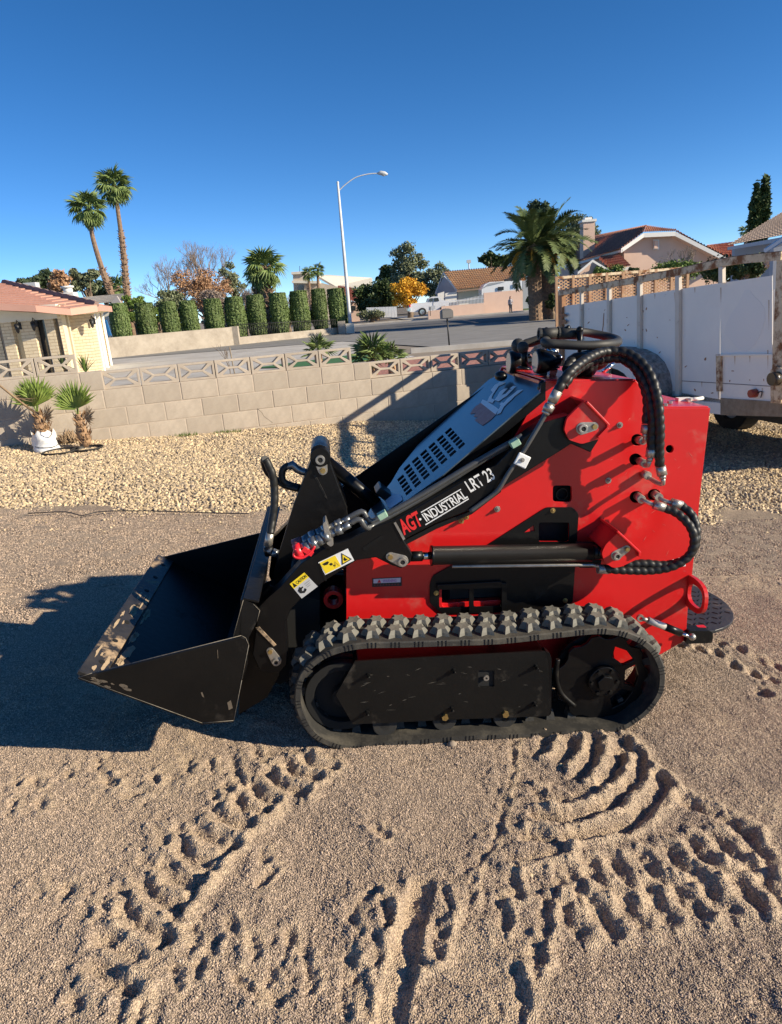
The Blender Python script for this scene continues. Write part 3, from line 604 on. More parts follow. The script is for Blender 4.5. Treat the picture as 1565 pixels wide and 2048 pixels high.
def clumps(w, h, z0, n, r, seed, base=.0):
    R_ = random.Random(seed); out = []
    for k in range(n):
        for _ in range(30):
            x, y, z = R_.uniform(-1, 1), R_.uniform(-1, 1), R_.uniform(-1, 1)
            if x*x+y*y+z*z < 1: break
        q = r*R_.uniform(.55, 1.25); out.append((x*(w/2-q*.6), y*(w/2-q*.6), z0+h/2+z*(h/2-q*.5), q, q, q*R_.uniform(.6, .9)))
    return out
def limbs(cl, h0, tr, seed=1, nl=12):
    R_ = random.Random(seed); b = MB(); zt = max(c[2] for c in cl); b.tube([(0, 0, -.1), (tr*.3, 0, h0*.6), (0, tr*.3, h0), (0, 0, (h0+zt)/2)], [tr*1.3, tr, tr*.8, tr*.3], 7)
    for c in R_.sample(cl, min(nl, len(cl))):
        q = Vector((0, 0, h0*R_.uniform(.7, 1.1))); e = Vector(c[:3]); m_ = q.lerp(e, .5)+Vector((0, 0, -.1*(e-q).length)); b.tube([q, m_, e], [tr*.5, tr*.28, tr*.08], 5)
    return b
def tree(name, p, w, h, z0, m, label, cat, n=2600, nc=22, size=.3, seed=1, trm=BARK, group=None, tr=.16, cr=None, elong=1.5, droop=0):
    r = empty(name, p, label, cat, group); cl = clumps(w, h-z0, z0, nc, cr or w*.17, seed); limbs(cl, max(z0, .3*h), tr, seed).build('trunk', trm, r); cloud('crown', m, cl, n, size, r, seed, elong, droop); return r
def bare(name, p, h, m, label, cat, seed=1, depth=5, spread=.55, r0=.16, leaves=None, group=None, tl=.28):
    root = empty(name, p, label, cat, group); R_ = random.Random(seed); b = MB(); tips = []
    def rec(q, d, l, r, k):
        e = q+d*l; b.tube([q, q.lerp(e, .5)+Vector((R_.uniform(-1, 1), R_.uniform(-1, 1), 0))*l*.05, e], [r, r*.85, r*.68], 5 if k > 2 else 3, cap=False)
        if k == 0: tips.append(e); return
        for _ in range(3 if k > 1 else 3):
            v = Vector((R_.uniform(-1, 1), R_.uniform(-1, 1), R_.uniform(-.25, 1))).normalized(); rec(e, (d*(1-spread*.6)+v*spread+Vector((0, 0, .12))).normalized(), l*R_.uniform(.62, .88), r*.62, k-1)
    rec(Vector((0, 0, -.1)), Vector((0, 0, 1)), h*tl, r0, depth); b.build('trunk', m, root)
    if leaves: cloud('leaves', leaves[0], [(t.x, t.y, t.z, leaves[2], leaves[2], leaves[2]) for t in tips], leaves[1], leaves[3], root, seed)
    return root
def at_base(px, py_top, Y, py_any=None):
    """ground point under the pixel column and the height of the pixel above the ground there"""
    p = aty(px, py_top, Y); z = float(gbase(p.x, p.y)); return Vector((p.x, p.y, z)), p.z-z
ck = MB(); ck.tube([onplane(x, y, WP-WN*.001, WN)-wl.location for x, y in [(515, 817), (520, 821), (525, 826), (528, 832), (533, 836), (540, 841), (546, 846)]], .0022, 4)
cko = ck.build('crack', mat('crack_dark', (.10, .08, .06), None), wl); cko.matrix_local = Matrix.Rotation(-WA, 4, 'Z')

# ---------------- low wall, hedges, street lamp
lw = empty('boundary_wall', (0, 0, 0), 'long low grey block boundary wall with square piers behind the driveway', 'boundary wall')
A0 = aty(214, 709, 36); A1 = aty(474, 692, 40.5); A2 = aty(680, 677, 45); PY = A2.y-.3
def wallseg(b, a, c, h, t=.2):
    d = (c-a); L = d.length; M_ = Matrix.Rotation(atan2(d.y, d.x), 3, 'Z'); q = (a+c)/2; q.z = h/2-.3; b.box(q, (L, t, h+.6), M_)
def hgt(px, py, p): 
    q = aty(px, py, p.y); return q.z
h1 = hgt(474, 653, A1); h2 = hgt(560, 666, (A1+A2)/2)
b = MB(); wallseg(b, A0, A1, h1); b.build('wall_section', BLKW, lw); b = MB(); wallseg(b, A1, A2, h2); b.build('wall_section', BLKW, lw)
b = MB(); b.box((A1.x, A1.y, h1/2-.1), (.42, .42, h1+.24)); b.build('pier', BLKW, lw)
p_ = aty(686, 676, PY); hp = hgt(686, 642, p_); b = MB(); b.box((p_.x, PY, hp/2), (.44, .44, hp)); b.build('pier', BLKW, lw); 
b = MB(); b.box((p_.x+.5, PY+.1, .3), (.5, .4, .62)); b.build('pier', STUCW, lw)
fe = empty('iron_fence', A1, 'black iron picket fence between the clipped columns above the low wall', 'iron fence'); b = MB(); n_p = 60; d_ = (A2-A1)
pk = MB().cyl((0, 0, 0), (0, 0, .95), .014, n=4).mesh('picket', IRON)
for k in range(1, n_p): link('picket', pk, fe, mw=Matrix.Translation(d_*(k/n_p)+Vector((0, .3, h2-.15))))
for zz in (.05, .72): b.tube([Vector((0, .3, h2+zz)), d_+Vector((0, .3, h2+zz))], .018, 4)
b.build('rail', IRON, fe)
random.seed(21)
def hedge_mesh(seed):
    R_ = np.random.default_rng(seed); n = 5200; a = R_.random(n)*2*pi; z = R_.random(n); top = R_.random(n) < .12
    prof = .86+.22*np.sin(np.clip(z, 0, 1)*pi*.85+.25); rr = prof*(1+.05*np.sin(3*a+6*z)+.03*np.sin(17*a)+R_.normal(0, .025, n))
    band = .5+.5*np.sin(z*60+a*2); rr = rr*(1+.03*band); rad = np.where(top, np.sqrt(R_.random(n))*.95, rr); zz = np.where(top, 1.0+R_.normal(0, .006, n), z)
    P = np.stack([np.cos(a)*rad*.5, np.sin(a)*rad*.5, zz*2.25], 1); nrm = np.stack([np.cos(a), np.sin(a), np.where(top, 3.0, 0.1)], 1)+R_.normal(0, .45, (n, 3)); nrm /= np.linalg.norm(nrm, axis=1)[:, None]
    u = np.cross(nrm, R_.normal(size=(n, 3))); u /= np.linalg.norm(u, axis=1)[:, None]; v = np.cross(nrm, u); s = .045*R_.uniform(.6, 1.3, n)[:, None]
    V = np.stack([P-u*s, P-v*s, P+u*s, P+v*s], 1).reshape(-1, 3); F1 = np.arange(4*n).reshape(n, 4); K = 20
    zs = np.linspace(0, 1, 9); core = np.array([[cos(2*pi*k/K)*.47*(.86+.22*sin(z_*pi*.85+.25)), sin(2*pi*k/K)*.47*(.86+.22*sin(z_*pi*.85+.25)), z_*2.22] for z_ in zs for k in range(K)])
    o = len(V); F2 = [[o+j*K+k, o+j*K+(k+1) % K, o+(j+1)*K+(k+1) % K, o+(j+1)*K+k] for j in range(8) for k in range(K)]; V = np.vstack([V, core, [[0, 0, 2.22]]]); c = len(V)-1
    F2 += [[o+8*K+k, o+8*K+(k+1) % K, c, c] for k in range(0)]
    return npmesh('hedge_column', V, np.vstack([F1, F2]), HEDGE)
HM = [hedge_mesh(k) for k in range(3)]
hl = [(243, 607, 667, 38), (295, 606, 664, 40), (342, 604, 660, 37), (382, 602, 656, 36), (429, 598, 653, 38), (475, 594, 668, 40), (516, 590, 664, 38), (560, 586, 660, 38), (603, 582, 660, 38), (642, 578, 655, 31), (679, 577, 656, 38)]
hn = ['leftmost clipped columnar hedge, beside the brick house corner', 'second clipped columnar hedge from the brick house', 'third clipped columnar hedge from the brick house', 'clipped columnar hedge left of the middle of the plain wall', 'clipped columnar hedge just before the wall pier', 'tall clipped hedge standing right behind the wall pier', 'clipped hedge left of the shaggy fan palm trunk', 'clipped hedge right of the shaggy fan palm trunk', 'clipped hedge below the tower of the beige building', 'slimmest clipped hedge column, third from the lamp post', 'last clipped hedge column, touching the lamp post']
for k, (x, yt, yb, wpx) in enumerate(hl):
    Y = A0.y+(A2.y-A0.y)*(x-214)/466+(.75 if k < 5 else .8); pt = aty(x, yt, Y); pb = aty(x+1.5, yb, Y); W_ = wpx/1400*Y*1.02; zb = min(pb.z, .3); H_ = pt.z-zb
    o = link('hedge_column', HM[k % 3], **T(hn[k], 'clipped hedge', 'clipped columnar hedges')); o.location = (pb.x, Y, zb); o.scale = (W_/1.20, W_/1.20, H_/2.25); o.rotation_euler = ((-.012, .015, 0, .02)[k % 4], (.015, -.02, .01)[k % 3], k*1.3)
    o2 = MB()
Yp = A2.y+.4; b0 = aty(703, 671, Yp); t0 = aty(676, 366, Yp); b = MB()
lp = empty('street_lamp', (b0.x, Yp, 0), 'tall white street lamp with one curved arm beside the wall pier', 'street lamp'); off = Vector((b0.x, Yp, 0)); top = t0-off
b.tube([(0, 0, 0), (0, 0, .4), top*.5, top], [.13, .12, .10, .065], 14); b.build('pole', POLE, lp); b = MB(); b.cyl((0, 0, 0), (0, 0, .12), .2, .2, 12); b.build('base', CONC, lp)
arm = [aty(*q, Yp)-off for q in [(677, 383), (690, 370), (712, 355), (738, 348), (757, 347)]]; b = MB(); b.tube(spline(arm, 5), .032, 8); b.build('arm', POLE, lp)
b = MB(); b.tube([aty(x, y, Yp)-off for x, y in [(755, 347), (762, 346), (770, 347), (776, 349)]], [.05, .13, .12, .05], 10); b.ball(aty(768, 350, Yp)-off, .10, 8, (1.3, 1, .7)); b.build('lamp_head', LAMPW, lp)
b = MB(); b.ball(top+Vector((0, 0, .02)), .08, 8); b.build('cap', POLE, lp)
# mailbox
pm = aty(899, 686, 23); mbx = empty('mailbox', (pm.x, 23, 0), 'grey mailbox on a thin black post at the edge of the red rock', 'mailbox'); b = MB(); b.cyl((0, 0, 0), (-.03, 0, .93), .025, n=8); b.build('post', IRON, mbx)
b = MB(); zb = aty(896, 637, 23).z; prof = [(.19*cos(a)-.04, -.25, zb+.20+.11*sin(a)) for a in [pi*k/10 for k in range(11)]]+[(-.23, -.25, zb), (.15, -.25, zb)]
b.prism(prof, (0, .5, 0)); b.build('box', mat('mailbox_grey', (.20, .19, .17), None, rough=.6), mbx, bevel=.01); b = MB(); b.box((-.04, -.262, zb+.14), (.3, .015, .22)); b.build('door', mat('mailbox_door', (.24, .225, .2), None, rough=.6), mbx)

# ---------------- small palms and plants in the red rock yard
random.seed(5)
SM = [fan_mesh('frond', FAN, 13, .26, 110, .22, .2+.15*i, .03, .4, .008) for i in range(2)]
for (x, yb, Y, s_, n, lb) in [(746, 718, 12.0, 1.05, 22, 'larger squat green fan palm in the red rock behind the screen blocks'), (783, 716, 12.2, .7, 12, 'small fan palm crowding the right side of the larger squat palm'), (638, 705, 14.5, .9, 15, 'small dark green fan palm low beside the concrete drive')]:
    p = aty(x, yb, Y); r = empty('small_palm', (p.x, Y, float(gbase(p.x, Y))), lb, 'small palm', 'small fan palms in the red rock'); zz = p.z-r.location.z; b = MB(); b.cyl((0, 0, -.05), (0, 0, zz), .08, .06, 8); b.build('trunk', BOOT, r); crown(r, Vector((0, 0, zz)), SM, n, s_, -10, 85, seed=int(x))
def agave(px, py, Y, s_, n, lb, m):
    p = aty(px, py, Y); r = empty('agave', (p.x, Y, float(gbase(p.x, Y))), lb, 'spiky plant'); lf_ = MB()
    for k in range(6):
        x = k/6; 
    lf_.add([(0, -.02, 0), (0, .02, 0), (.25, .022, .03), (.25, -.022, .03), (.5, 0, .02)], [(0, 1, 2, 3), (3, 2, 4)]); me = lf_.mesh('leaf', m); R_ = random.Random(3)
    for k in range(n): link('leaf', me, r, mw=Matrix.Translation((0, 0, max(0, p.z-r.location.z))) @ Matrix.Rotation(k*2.4, 4, 'Z') @ Matrix.Rotation(-radians(R_.uniform(35, 85)), 4, 'Y') @ Matrix.Scale(s_*R_.uniform(.8, 1.1), 4))
agave(172, 745, 16, .85, 26, 'pale green spiky plant at the corner of the brick house', BRG)
agave(128, 738, 13.5, .6, 16, 'small dark spiky plant seen through the raised screen block', DKG)
pb_ = aty(466, 714, 18); b = MB(); b.cyl((0, 0, -.6), (-.05, 0, .25), .018, n=6); o = b.build('stake', WOOD, **T('thin pale wooden stake rising behind the screen blocks', 'stake')); o.location = (pb_.x, 18, pb_.z)
bare('sapling', Vector((aty(455, 700, 17).x, 17, 0)), 1.2, BARK, 'bare thin sapling by the concrete drive', 'sapling', 4, 3, .4, .015)

# ---------------- brick house on the left
hs = empty('brick_house', aty(204, 737, 24.8), 'low tan brick house with salmon shingle roof and wall lanterns', 'house'); H0 = hs.location.copy()
def LV(v): return Vector(v)-H0
def wq(b, x0, y0, x1, y1, z0, z1, t=.12):
    a = Vector((x0, y0, 0)); c = Vector((x1, y1, 0)); d = (c-a).normalized(); n = Vector((-d.y, d.x, 0))*t
    b.prism([LV((a.x, a.y, z0)), LV((c.x, c.y, z0)), LV((c.x, c.y, z1)), LV((a.x, a.y, z1))], n); return b
X = lambda px, py, Y: aty(px, py, Y).x
c1 = (X(204, 737, 24.8), 24.8); c2 = (X(224, 722, 29.5), 29.5); c0 = (X(131, 690, 24.3), 24.3); cw = (-12.6, 23.6)
wq(MB(), c0[0], c0[1], c1[0], c1[1], -.1, 2.35).build('wall', BRICK, hs)
dx, dy = c2[0]-c1[0], c2[1]-c1[1]; pt = lambda u, o=0: (c1[0]+dx*u+o, c1[1]+dy*u)
wq(MB(), *pt(0, .0), *pt(.14), -.1, 2.3).build('wall', BRICK, hs); wq(MB(), *pt(.86), *pt(1), -.1, 2.3).build('wall', BRICK, hs)
wq(MB(), *pt(.14, -.08), *pt(.86, -.08), -.1, 2.2).build('garage_door', mat('cream_door', (.80, .78, .66), None, rough=.5), hs)
for u in (.14, .5, .86):
    q = pt(u, .02); b = MB(); b.box(LV((q[0], q[1], 1.1)), (.05, .12, 2.2)); b.build('door_trim', TRIMW, hs)
# pilastered front wing
wy = 23.3; xs_ = [(-20, -4, BRICK, 0), (-4, 8, 'g', 0), (8, 28, BRICK, 1), (28, 45, STUCW, 0), (45, 72, BRICK, 1), (72, 97, 'w', 0), (97, 113, BRICK, 1), (113, 125, 'g', 0), (125, 131, STUCW, 1)]
wx = lambda px: X(px, 680, wy)
cream = mat('cream_panel', (.72, .62, .42), (.66, .57, .38), 2, .8); cy = mat('recess_grey', (.32, .27, .22), None, rough=.8)
for a, c, m, o_ in xs_:
    if m == 'w':
        b = MB(); wq(b, wx(a), wy+.35, wx(c), wy+.35, .1, 2.1, .05); f = b.build('window', GLASS, hs)
        b = MB(); wq(b, wx(c)-.10, wy+.2, wx(c)-.03, wy+.2, .1, 2.1, .15); b.build('window_frame', TRIMW, hs)
    else: wq(MB(), wx(a), wy+(0 if o_ else .22), wx(c)+(.02), wy+(0 if o_ else .22), -.1, 2.25, .3).build('pilaster' if o_ else 'wall_panel', {'g': cy}.get(m, m) if isinstance(m, str) else (cream if m is STUCW else m), hs)
wq(MB(), wx(131), wy, c0[0]+.01, c0[1], -.1, 2.2, .1).build('wall', BRICK, hs)
wq(MB(), wx(-320), wy+.5, wx(131), wy+.5, -.1, 2.3, .1).build('wall', cream, hs)
wq(MB(), wx(-320), wy-.02, wx(126), wy-.02, 1.86, 2.3, .2).build('beam', STUCW, hs)
def lantern(x, y, Y):
    b = MB(); p = LV(aty(x, y, Y)); b.box(p+Vector((0, .05, .05)), (.08, .03, .22)); b.tube([p+Vector((0, .05, .12)), p+Vector((0, -.12, .22)), p+Vector((0, -.17, .12))], .012, 5)
    b.cyl(p+Vector((0, -.17, .13)), p+Vector((0, -.17, .08)), .03, .09, 6); b.cyl(p+Vector((0, -.17, .08)), p+Vector((0, -.17, -.13)), .085, .05, 6); b.cyl(p+Vector((0, -.17, -.13)), p+Vector((0, -.17, -.18)), .05, .01, 6)
    return b.build('wall_lantern', IRON, hs)
lantern(40, 655, wy-.05); lantern(72, 650, wy-.05); lantern(188, 645, 24.6)
def P3(px, py, Y): return LV(aty(px, py, Y))
def roofrows(b, a, c, d, e, rows, t=.03):
    """sloping courses from eave a-c up to ridge e-d, each lapping the one below"""
    for k in range(rows):
        u0, u1 = k/rows, (k+1)/rows; p0, p1 = a.lerp(e, u0), c.lerp(d, u0); q0, q1 = a.lerp(e, u1), c.lerp(d, u1); z = Vector((0, 0, t))
        b.add([p0+z, p1+z, q1, q0, p0, p1], [(0, 1, 2, 3), (4, 5, 1, 0)])
E1, E2, E3, E4 = P3(-330, 593, 22.3), P3(71, 611, 22.5), P3(141, 618, 22.9), P3(194, 611, 23.9); E5 = P3(224, 614, 30.2); AP = P3(8, 566, 29.5); AP0 = P3(-330, 541, 29.5)
b = MB(); roofrows(b, E1, E3+Vector((0, 0, .0)), AP, AP0, 13); roofrows(b, E3, E4, AP, AP, 13); b.build('roof', TILES, hs)
b = MB(); roofrows(b, E4, E5, AP, AP, 13); b.build('roof', TILES, hs)
b = MB(); b.tube([E4.lerp(AP, k/26)+Vector((0, 0, .03+.02*(k % 2))) for k in range(27)], [.10+.02*(k % 2) for k in range(27)], 5, smooth=False); b.build('ridge_cap', CAPM, hs)
dz = Vector((0, 0, -.19)); b = MB(); n_ = Vector((0, .04, 0))
for a, c in ((E1, E2), (E2, E3), (E3, E4)): b.prism([a, c, c+dz, a+dz], n_)
b.prism([E4, E5, E5+dz, E4+dz], Vector((-.04, 0, 0))); b.build('fascia', FASC, hs)
b = MB(); 
for a, c in ((E1, E3), (E3, E4)): b.quad(a+dz*.9, c+dz*.9, c+dz*.9+Vector((-.2, 1.7, 0)), a+dz*.9+Vector((0, 1.7, 0)))
b.quad(E4+dz*.9, E5+dz*.9, E5+dz*.9+Vector((-1.2, 0, 0)), E4+dz*.9+Vector((-1.2, .3, 0))); b.build('soffit', cream, hs)
q = P3(138, 590, 33); b = MB(); b.box(q+Vector((0, 0, -.35)), (.75, .6, .9), taper=.8); b.cyl(q+Vector((0, 0, .1)), q+Vector((0, 0, .3)), .2, .2, 10); b.cyl(q+Vector((0, 0, .3)), q+Vector((0, 0, .38)), .28, .28, 10); b.build('chimney', TRIMW, hs)
q = P3(64, 573, 31); b = MB(); b.box(q, (.5, .4, .3)); b.build('roof_vent', LAMPW, hs)
# bits behind the house corner
g0 = aty(212, 668, 30); b = MB(); b.prism([aty(206, 640, 30), aty(213, 640, 30), aty(223, 671, 30), aty(217, 671, 30)], (0, .06, 0)); b.build('patio_umbrella', BLUE, **T('furled blue patio umbrella behind the brick house corner', 'umbrella'))

# ---------------- tall palms
def pts(Y, *q, z0=0):
    L = [aty(x, y, Y) for x, y in q]; a = L[0]; a.z = min(a.z, z0) if z0 is not None else a.z; return L
fan_palm(pts(50, (238, 640), (226, 598), (207, 545), (190, 490), (182, 455), (177, 418)), 'leaning shorter tall fan palm behind the brick house', .22, .11, 1.0, 42, 'pair of tall fan palms', seed=2, rough_to=.42, emin=-65)
fan_palm(pts(52, (262, 640), (255, 590), (250, 530), (243, 470), (236, 420), (229, 372)), 'taller straighter fan palm right of the leaning one', .22, .11, 1.0, 42, 'pair of tall fan palms', seed=5, rough_to=.62, emin=-60)
fan_palm(pts(45, (542, 655), (539, 620), (534, 580), (530, 555), (529, 538)), 'shaggy trunked fan palm rising between the clipped hedges', .30, .24, 1.05, 44, seed=3, rough_to=.95, emin=-60)
fan_palm(pts(46, (523, 655), (521, 615), (518, 580), (514, 556)), 'smaller dark fan palm just left of the shaggy trunked one', .26, .2, .62, 24, seed=4, rough_to=.95, emin=-50)
fan_palm(pts(62, (236, 620), (236, 590), (234, 575)), 'short fan palm showing between the two tall palm trunks', .3, .25, .9, 24, seed=6)
fan_palm(pts(110, (622, 610), (619, 575), (617, 547)), 'left one of the twin distant palms before the beige building', .25, .18, .95, 22, seed=7)
fan_palm(pts(112, (637, 610), (637, 575), (636, 540)), 'right one of the twin distant palms before the beige building', .25, .18, .95, 22, seed=8)
fan_palm(pts(90, (1493, 520), (1493, 480), (1493, 462)), 'tiny distant fan palm beside the dark cypresses', .22, .18, .75, 20, seed=9)
def date_palm(p, top, r0, label, seed, n=62):
    root = empty('date_palm', p, label, 'date palm', 'date palms by the pink house'); t = top-p; b = MB(); m = 30; L = [t*(i/m) for i in range(m+1)]
    b.tube(L, [r0*(1.05-.12*i/m)*(1+.10*(i % 2)) for i in range(m+1)], 12, smooth=False)
    R_ = random.Random(seed)
    for i in range(m):
        for k in range(9):
            a = 6.28*(k+.5*(i % 2))/9; d = Vector((cos(a), sin(a), 0)); q = L[i]+d*r0*.95; s = Vector((-sin(a), cos(a), 0))*r0*.30; u = Vector((0, 0, t.z/m*1.0))
            b.add([q-s, q+s, q+d*r0*.22+u, q-u*.2+d*r0*.16], [(0, 1, 2), (0, 3, 1), (0, 2, 3), (1, 3, 2)])
    b.build('trunk', PTRUNK, root); b = MB(); b.ball(t+Vector((0, 0, .1)), r0*1.35, 10, (1, 1, 1.1)); b.build('crown_heart', BOOT, root)
    crown(root, t+Vector((0, 0, .35)), PINS, n, .97, -38, 80, seed=seed); 
    for k in range(7):
        a = R_.uniform(2.6, 6.6); d = Vector((cos(a), sin(a), 0)); b = MB()
        q0 = t+d*r0; q1 = t+d*(r0+.5)+Vector((0, 0, .15)); q2 = t+d*(r0+.85)+Vector((0, 0, -.35))
        b.tube(spline([q0, q1, q2], 4), .035, 4)
        for _ in range(40):
            e = q1.lerp(q2, R_.random()); f = e+Vector((R_.uniform(-.2, .2), R_.uniform(-.2, .2), R_.uniform(-.55, -.1))); s = Vector((.02, 0, 0)); b.add([e-s, e+s, f], [(0, 1, 2)])
        b.build('fruit_stalk', DATEY, root)
dY = 41
pa, pb2 = aty(1072, 612, dY), aty(1098, 612, dY+.5)
date_palm(Vector((pa.x, dY, 0)), aty(1067, 508, dY), .34, 'thick trunked date palm on the left of the pair by the pink house', 3)
date_palm(Vector((pb2.x+.12, dY+.9, 0)), aty(1095, 498, dY+.9), .38, 'thick trunked date palm on the right of the pair, with orange stalks', 8)

# ---------------- trees: px centre, top, bottom of crown, width px, distance, leaf
def tr(px, top, bot, wpx, Y, m, name, label, cat, n=2400, seed=1, nc=22, size=None, cr=None, trm=BARK, elong=1.5, droop=0):
    t = aty(px, top, Y); bz = aty(px, bot, Y).z; p = Vector((t.x, Y, 0)); w_ = wpx/1400*Y; s_ = (size or Y*.0042)*.62; n = int(n*2.1)
    return tree(name, p, w_, t.z, max(bz, .0), m, label, cat, n, nc, s_, seed, trm, None, Y*.0035, (cr*Y/1400 if cr else None), elong, droop)
tr(50, 540, 600, 55, 85, PINEG, 'pine_tree', 'low dark pine behind the ridge of the brick house', 'tree', 1500, 1, 14)
tr(90, 538, 600, 70, 88, PINEG, 'pine_tree', 'broad pine crown beside the rust coloured tree', 'tree', 2600, 2, 24)
tr(112, 541, 590, 52, 82, RUSTL, 'rusty_tree', 'rust tinted tree between the pines behind the brick house', 'tree', 1500, 3, 16, cr=10)
tr(165, 524, 595, 62, 84, EUCA, 'pine_tree', 'open crowned pale green pine left of the leaning palm', 'tree', 1700, 4, 20, cr=9)
tr(205, 560, 598, 60, 90, PINEG, 'pine_tree', 'low pine bough mass behind the leaning palm trunk', 'tree', 1300, 5, 14, cr=8)
tr(262, 585, 650, 52, 47, BRG, 'shrub_tree', 'bright green shrubby tree behind the first clipped hedge', 'tree', 2600, 6, 22, .14)
tr(312, 612, 660, 34, 46, BRG, 'shrub', 'yellow green shrub between the second and third clipped hedges', 'shrub', 1200, 7, 12, .14)
tr(338, 575, 650, 70, 60, EUCA, 'olive_tree', 'dull green tree behind the third clipped hedge', 'tree', 2400, 8, 22, .22)
for k, (x, t_, w_, h_, lb) in enumerate([(398, 494, 0, 0, 'tall pale leafless tree behind the clipped hedges'), (345, 520, 0, 0, 'smaller leafless tree left of the tall pale one')]):
    q = aty(x, t_, 72); bare('bare_tree', Vector((q.x, 72, 0)), q.z*(1.0), GREYL, lb, 'tree', 5+k, 6, .52, .16)
tr(395, 530, 625, 130, 66, RUSTL, 'autumn_tree', 'wide russet autumn tree behind the middle clipped hedges', 'tree', 5200, 9, 40, .17, cr=16)
tr(425, 575, 650, 70, 56, GREYL, 'twiggy_tree', 'grey brown twiggy tree above the fifth clipped hedge', 'tree', 3200, 10, 26, .12, elong=3)
tr(460, 520, 600, 60, 70, EUCA, 'olive_tree', 'olive green treetop right of the russet tree', 'tree', 1600, 11, 16, .2)
for k, x in enumerate([484, 502, 588]):
    q = aty(x, 560+4*k, 48); bare('bare_shrub', Vector((q.x, 48, 0)), q.z, GREYL, ['brushy bare tree left of the smaller fan palm', 'brushy bare tree behind the shaggy fan palm', 'reddish bare shrub right of the shaggy fan palm'][k], 'tree', 11+k, 5, .42, .08)
tr(497, 575, 650, 50, 52, GREYL, 'twiggy_tree', 'grey twiggy thicket behind the sixth clipped hedge', 'tree', 1600, 12, 18, .10, elong=3)
tr(628, 610, 655, 34, 46, BRG, 'shrub', 'yellow green shrub between the clipped hedges near the lamp post', 'shrub', 1200, 13, 12, .14)
tr(573, 615, 655, 60, 50, DKG, 'shrub', 'dark shrub filling the gap behind the clipped hedges', 'shrub', 900, 14, 14, .16)
tr(440, 622, 660, 90, 50, GREYL, 'shrub', 'dark hedge mass behind the fourth and fifth clipped hedges', 'shrub', 2000, 18, 18, .16)
tr(748, 560, 634, 92, 84, DKG, 'laurel_tree', 'dense dark green tree right of the lamp post', 'tree', 5200, 15, 34, .32)
tr(815, 546, 622, 72, 80, ORL, 'orange_tree', 'bright orange yellow autumn tree behind the pickup', 'tree', 3600, 16, 30, .22, cr=11)
tr(812, 484, 600, 80, 104, EUCA, 'eucalyptus', 'tall grey green eucalyptus behind the orange tree', 'tree', 4200, 17, 34, .34, cr=14, droop=.6)
tr(775, 530, 600, 50, 108, DKG, 'pine_tree', 'dark pine left of the tall eucalyptus', 'tree', 2200, 19, 20)
tr(868, 524, 610, 66, 100, EUCA, 'eucalyptus', 'lower olive eucalyptus behind the tan roofed house', 'tree', 2800, 20, 26, .32, droop=.4)
tr(985, 498, 545, 60, 110, DKG, 'pine_tree', 'dark pine beyond the tan tiled roof', 'tree', 1600, 21, 16)
tr(1080, 396, 520, 62, 92, PINEG, 'pine_tree', 'pine top rising above the date palms', 'tree', 2600, 22, 24, cr=12)
tr(1155, 412, 520, 92, 88, EUCA, 'eucalyptus', 'broad rounded eucalyptus behind the pink chimney', 'tree', 4200, 23, 34, .3, cr=14)
tr(1210, 530, 560, 70, 38, BRG, 'shrub', 'bright green clipped shrub below the pink porch', 'shrub', 2600, 24, 14, .10)
tr(1272, 522, 560, 28, 37, DKG, 'juniper', 'small dark conical juniper against the pink wall', 'shrub', 1800, 25, 10, .09)
tr(1232, 532, 560, 24, 37.5, DKG, 'juniper', 'small dark juniper left of the conical one', 'shrub', 1300, 26, 8, .09)
tr(1355, 520, 560, 100, 36, BRG, 'shrub', 'wide green shrub below the bare tree at the pink house', 'shrub', 3600, 27, 20, .10)
q = aty(1372, 480, 36.5); bare('bare_tree', Vector((q.x, 36.5, 1.4)), q.z-1.2, GREYL, 'small bare branching tree in front of the pink gable wall', 'tree', 9, 5, .75, .08)
tr(1450, 515, 560, 130, 30, DKG, 'shrub', 'dark shaded shrubbery between the pink and grey houses', 'shrub', 4200, 28, 24, .12)
tr(1498, 505, 560, 80, 20.5, DKG, 'shrub', 'dark bush below the grey house eave', 'shrub', 2600, 30, 16, .09)
q = aty(1515, 500, 24); bare('bare_shrub', Vector((q.x, 24, 1.0)), 1.5, RUSTL, 'brown twiggy shrub under the grey house eave', 'shrub', 21, 4, .6, .03)
for x, t_, w_, sd, lb in [(1532, 356, 17, 31, 'taller dark cypress on the right of the pair'), (1515, 372, 17, 32, 'slightly shorter dark cypress on the left of the pair')]:
    q = aty(x, t_, 60); r = empty('cypress', (q.x, 60, 0), lb, 'cypress', 'pair of cypresses'); ww = w_*60/1400; cl = [(random.uniform(-.1, .1), 0, q.z*(.3+.7*k/22)-.3, ww*(.55 if k < 18 else .55-.1*(k-17)), ww*.55, .7) for k in range(23)]
    MB().cyl((0, 0, 0), (0, 0, q.z*.9), .2, .05, 7).build('trunk', BARK, r); cloud('crown', DKG, cl, 4200, .22, r, sd, 2.2)
tr(1503, 425, 470, 22, 62, DKG, 'pine_tree', 'ragged dark branch mass left of the cypresses', 'tree', 500, 33, 8)
tr(1066, 590, 615, 30, 60, DKG, 'shrub', 'dark shrub beside the person across the street', 'shrub', 900, 34, 8, .14)
tr(1105, 585, 625, 26, 41, DKG, 'shrub', 'dark shrub right of the date palm trunks', 'shrub', 900, 35, 8, .12)
tr(742, 622, 636, 60, 76, EUCA, 'shrub', 'row of pale low shrubs at the dark tree foot', 'shrub', 900, 36, 10, .2)

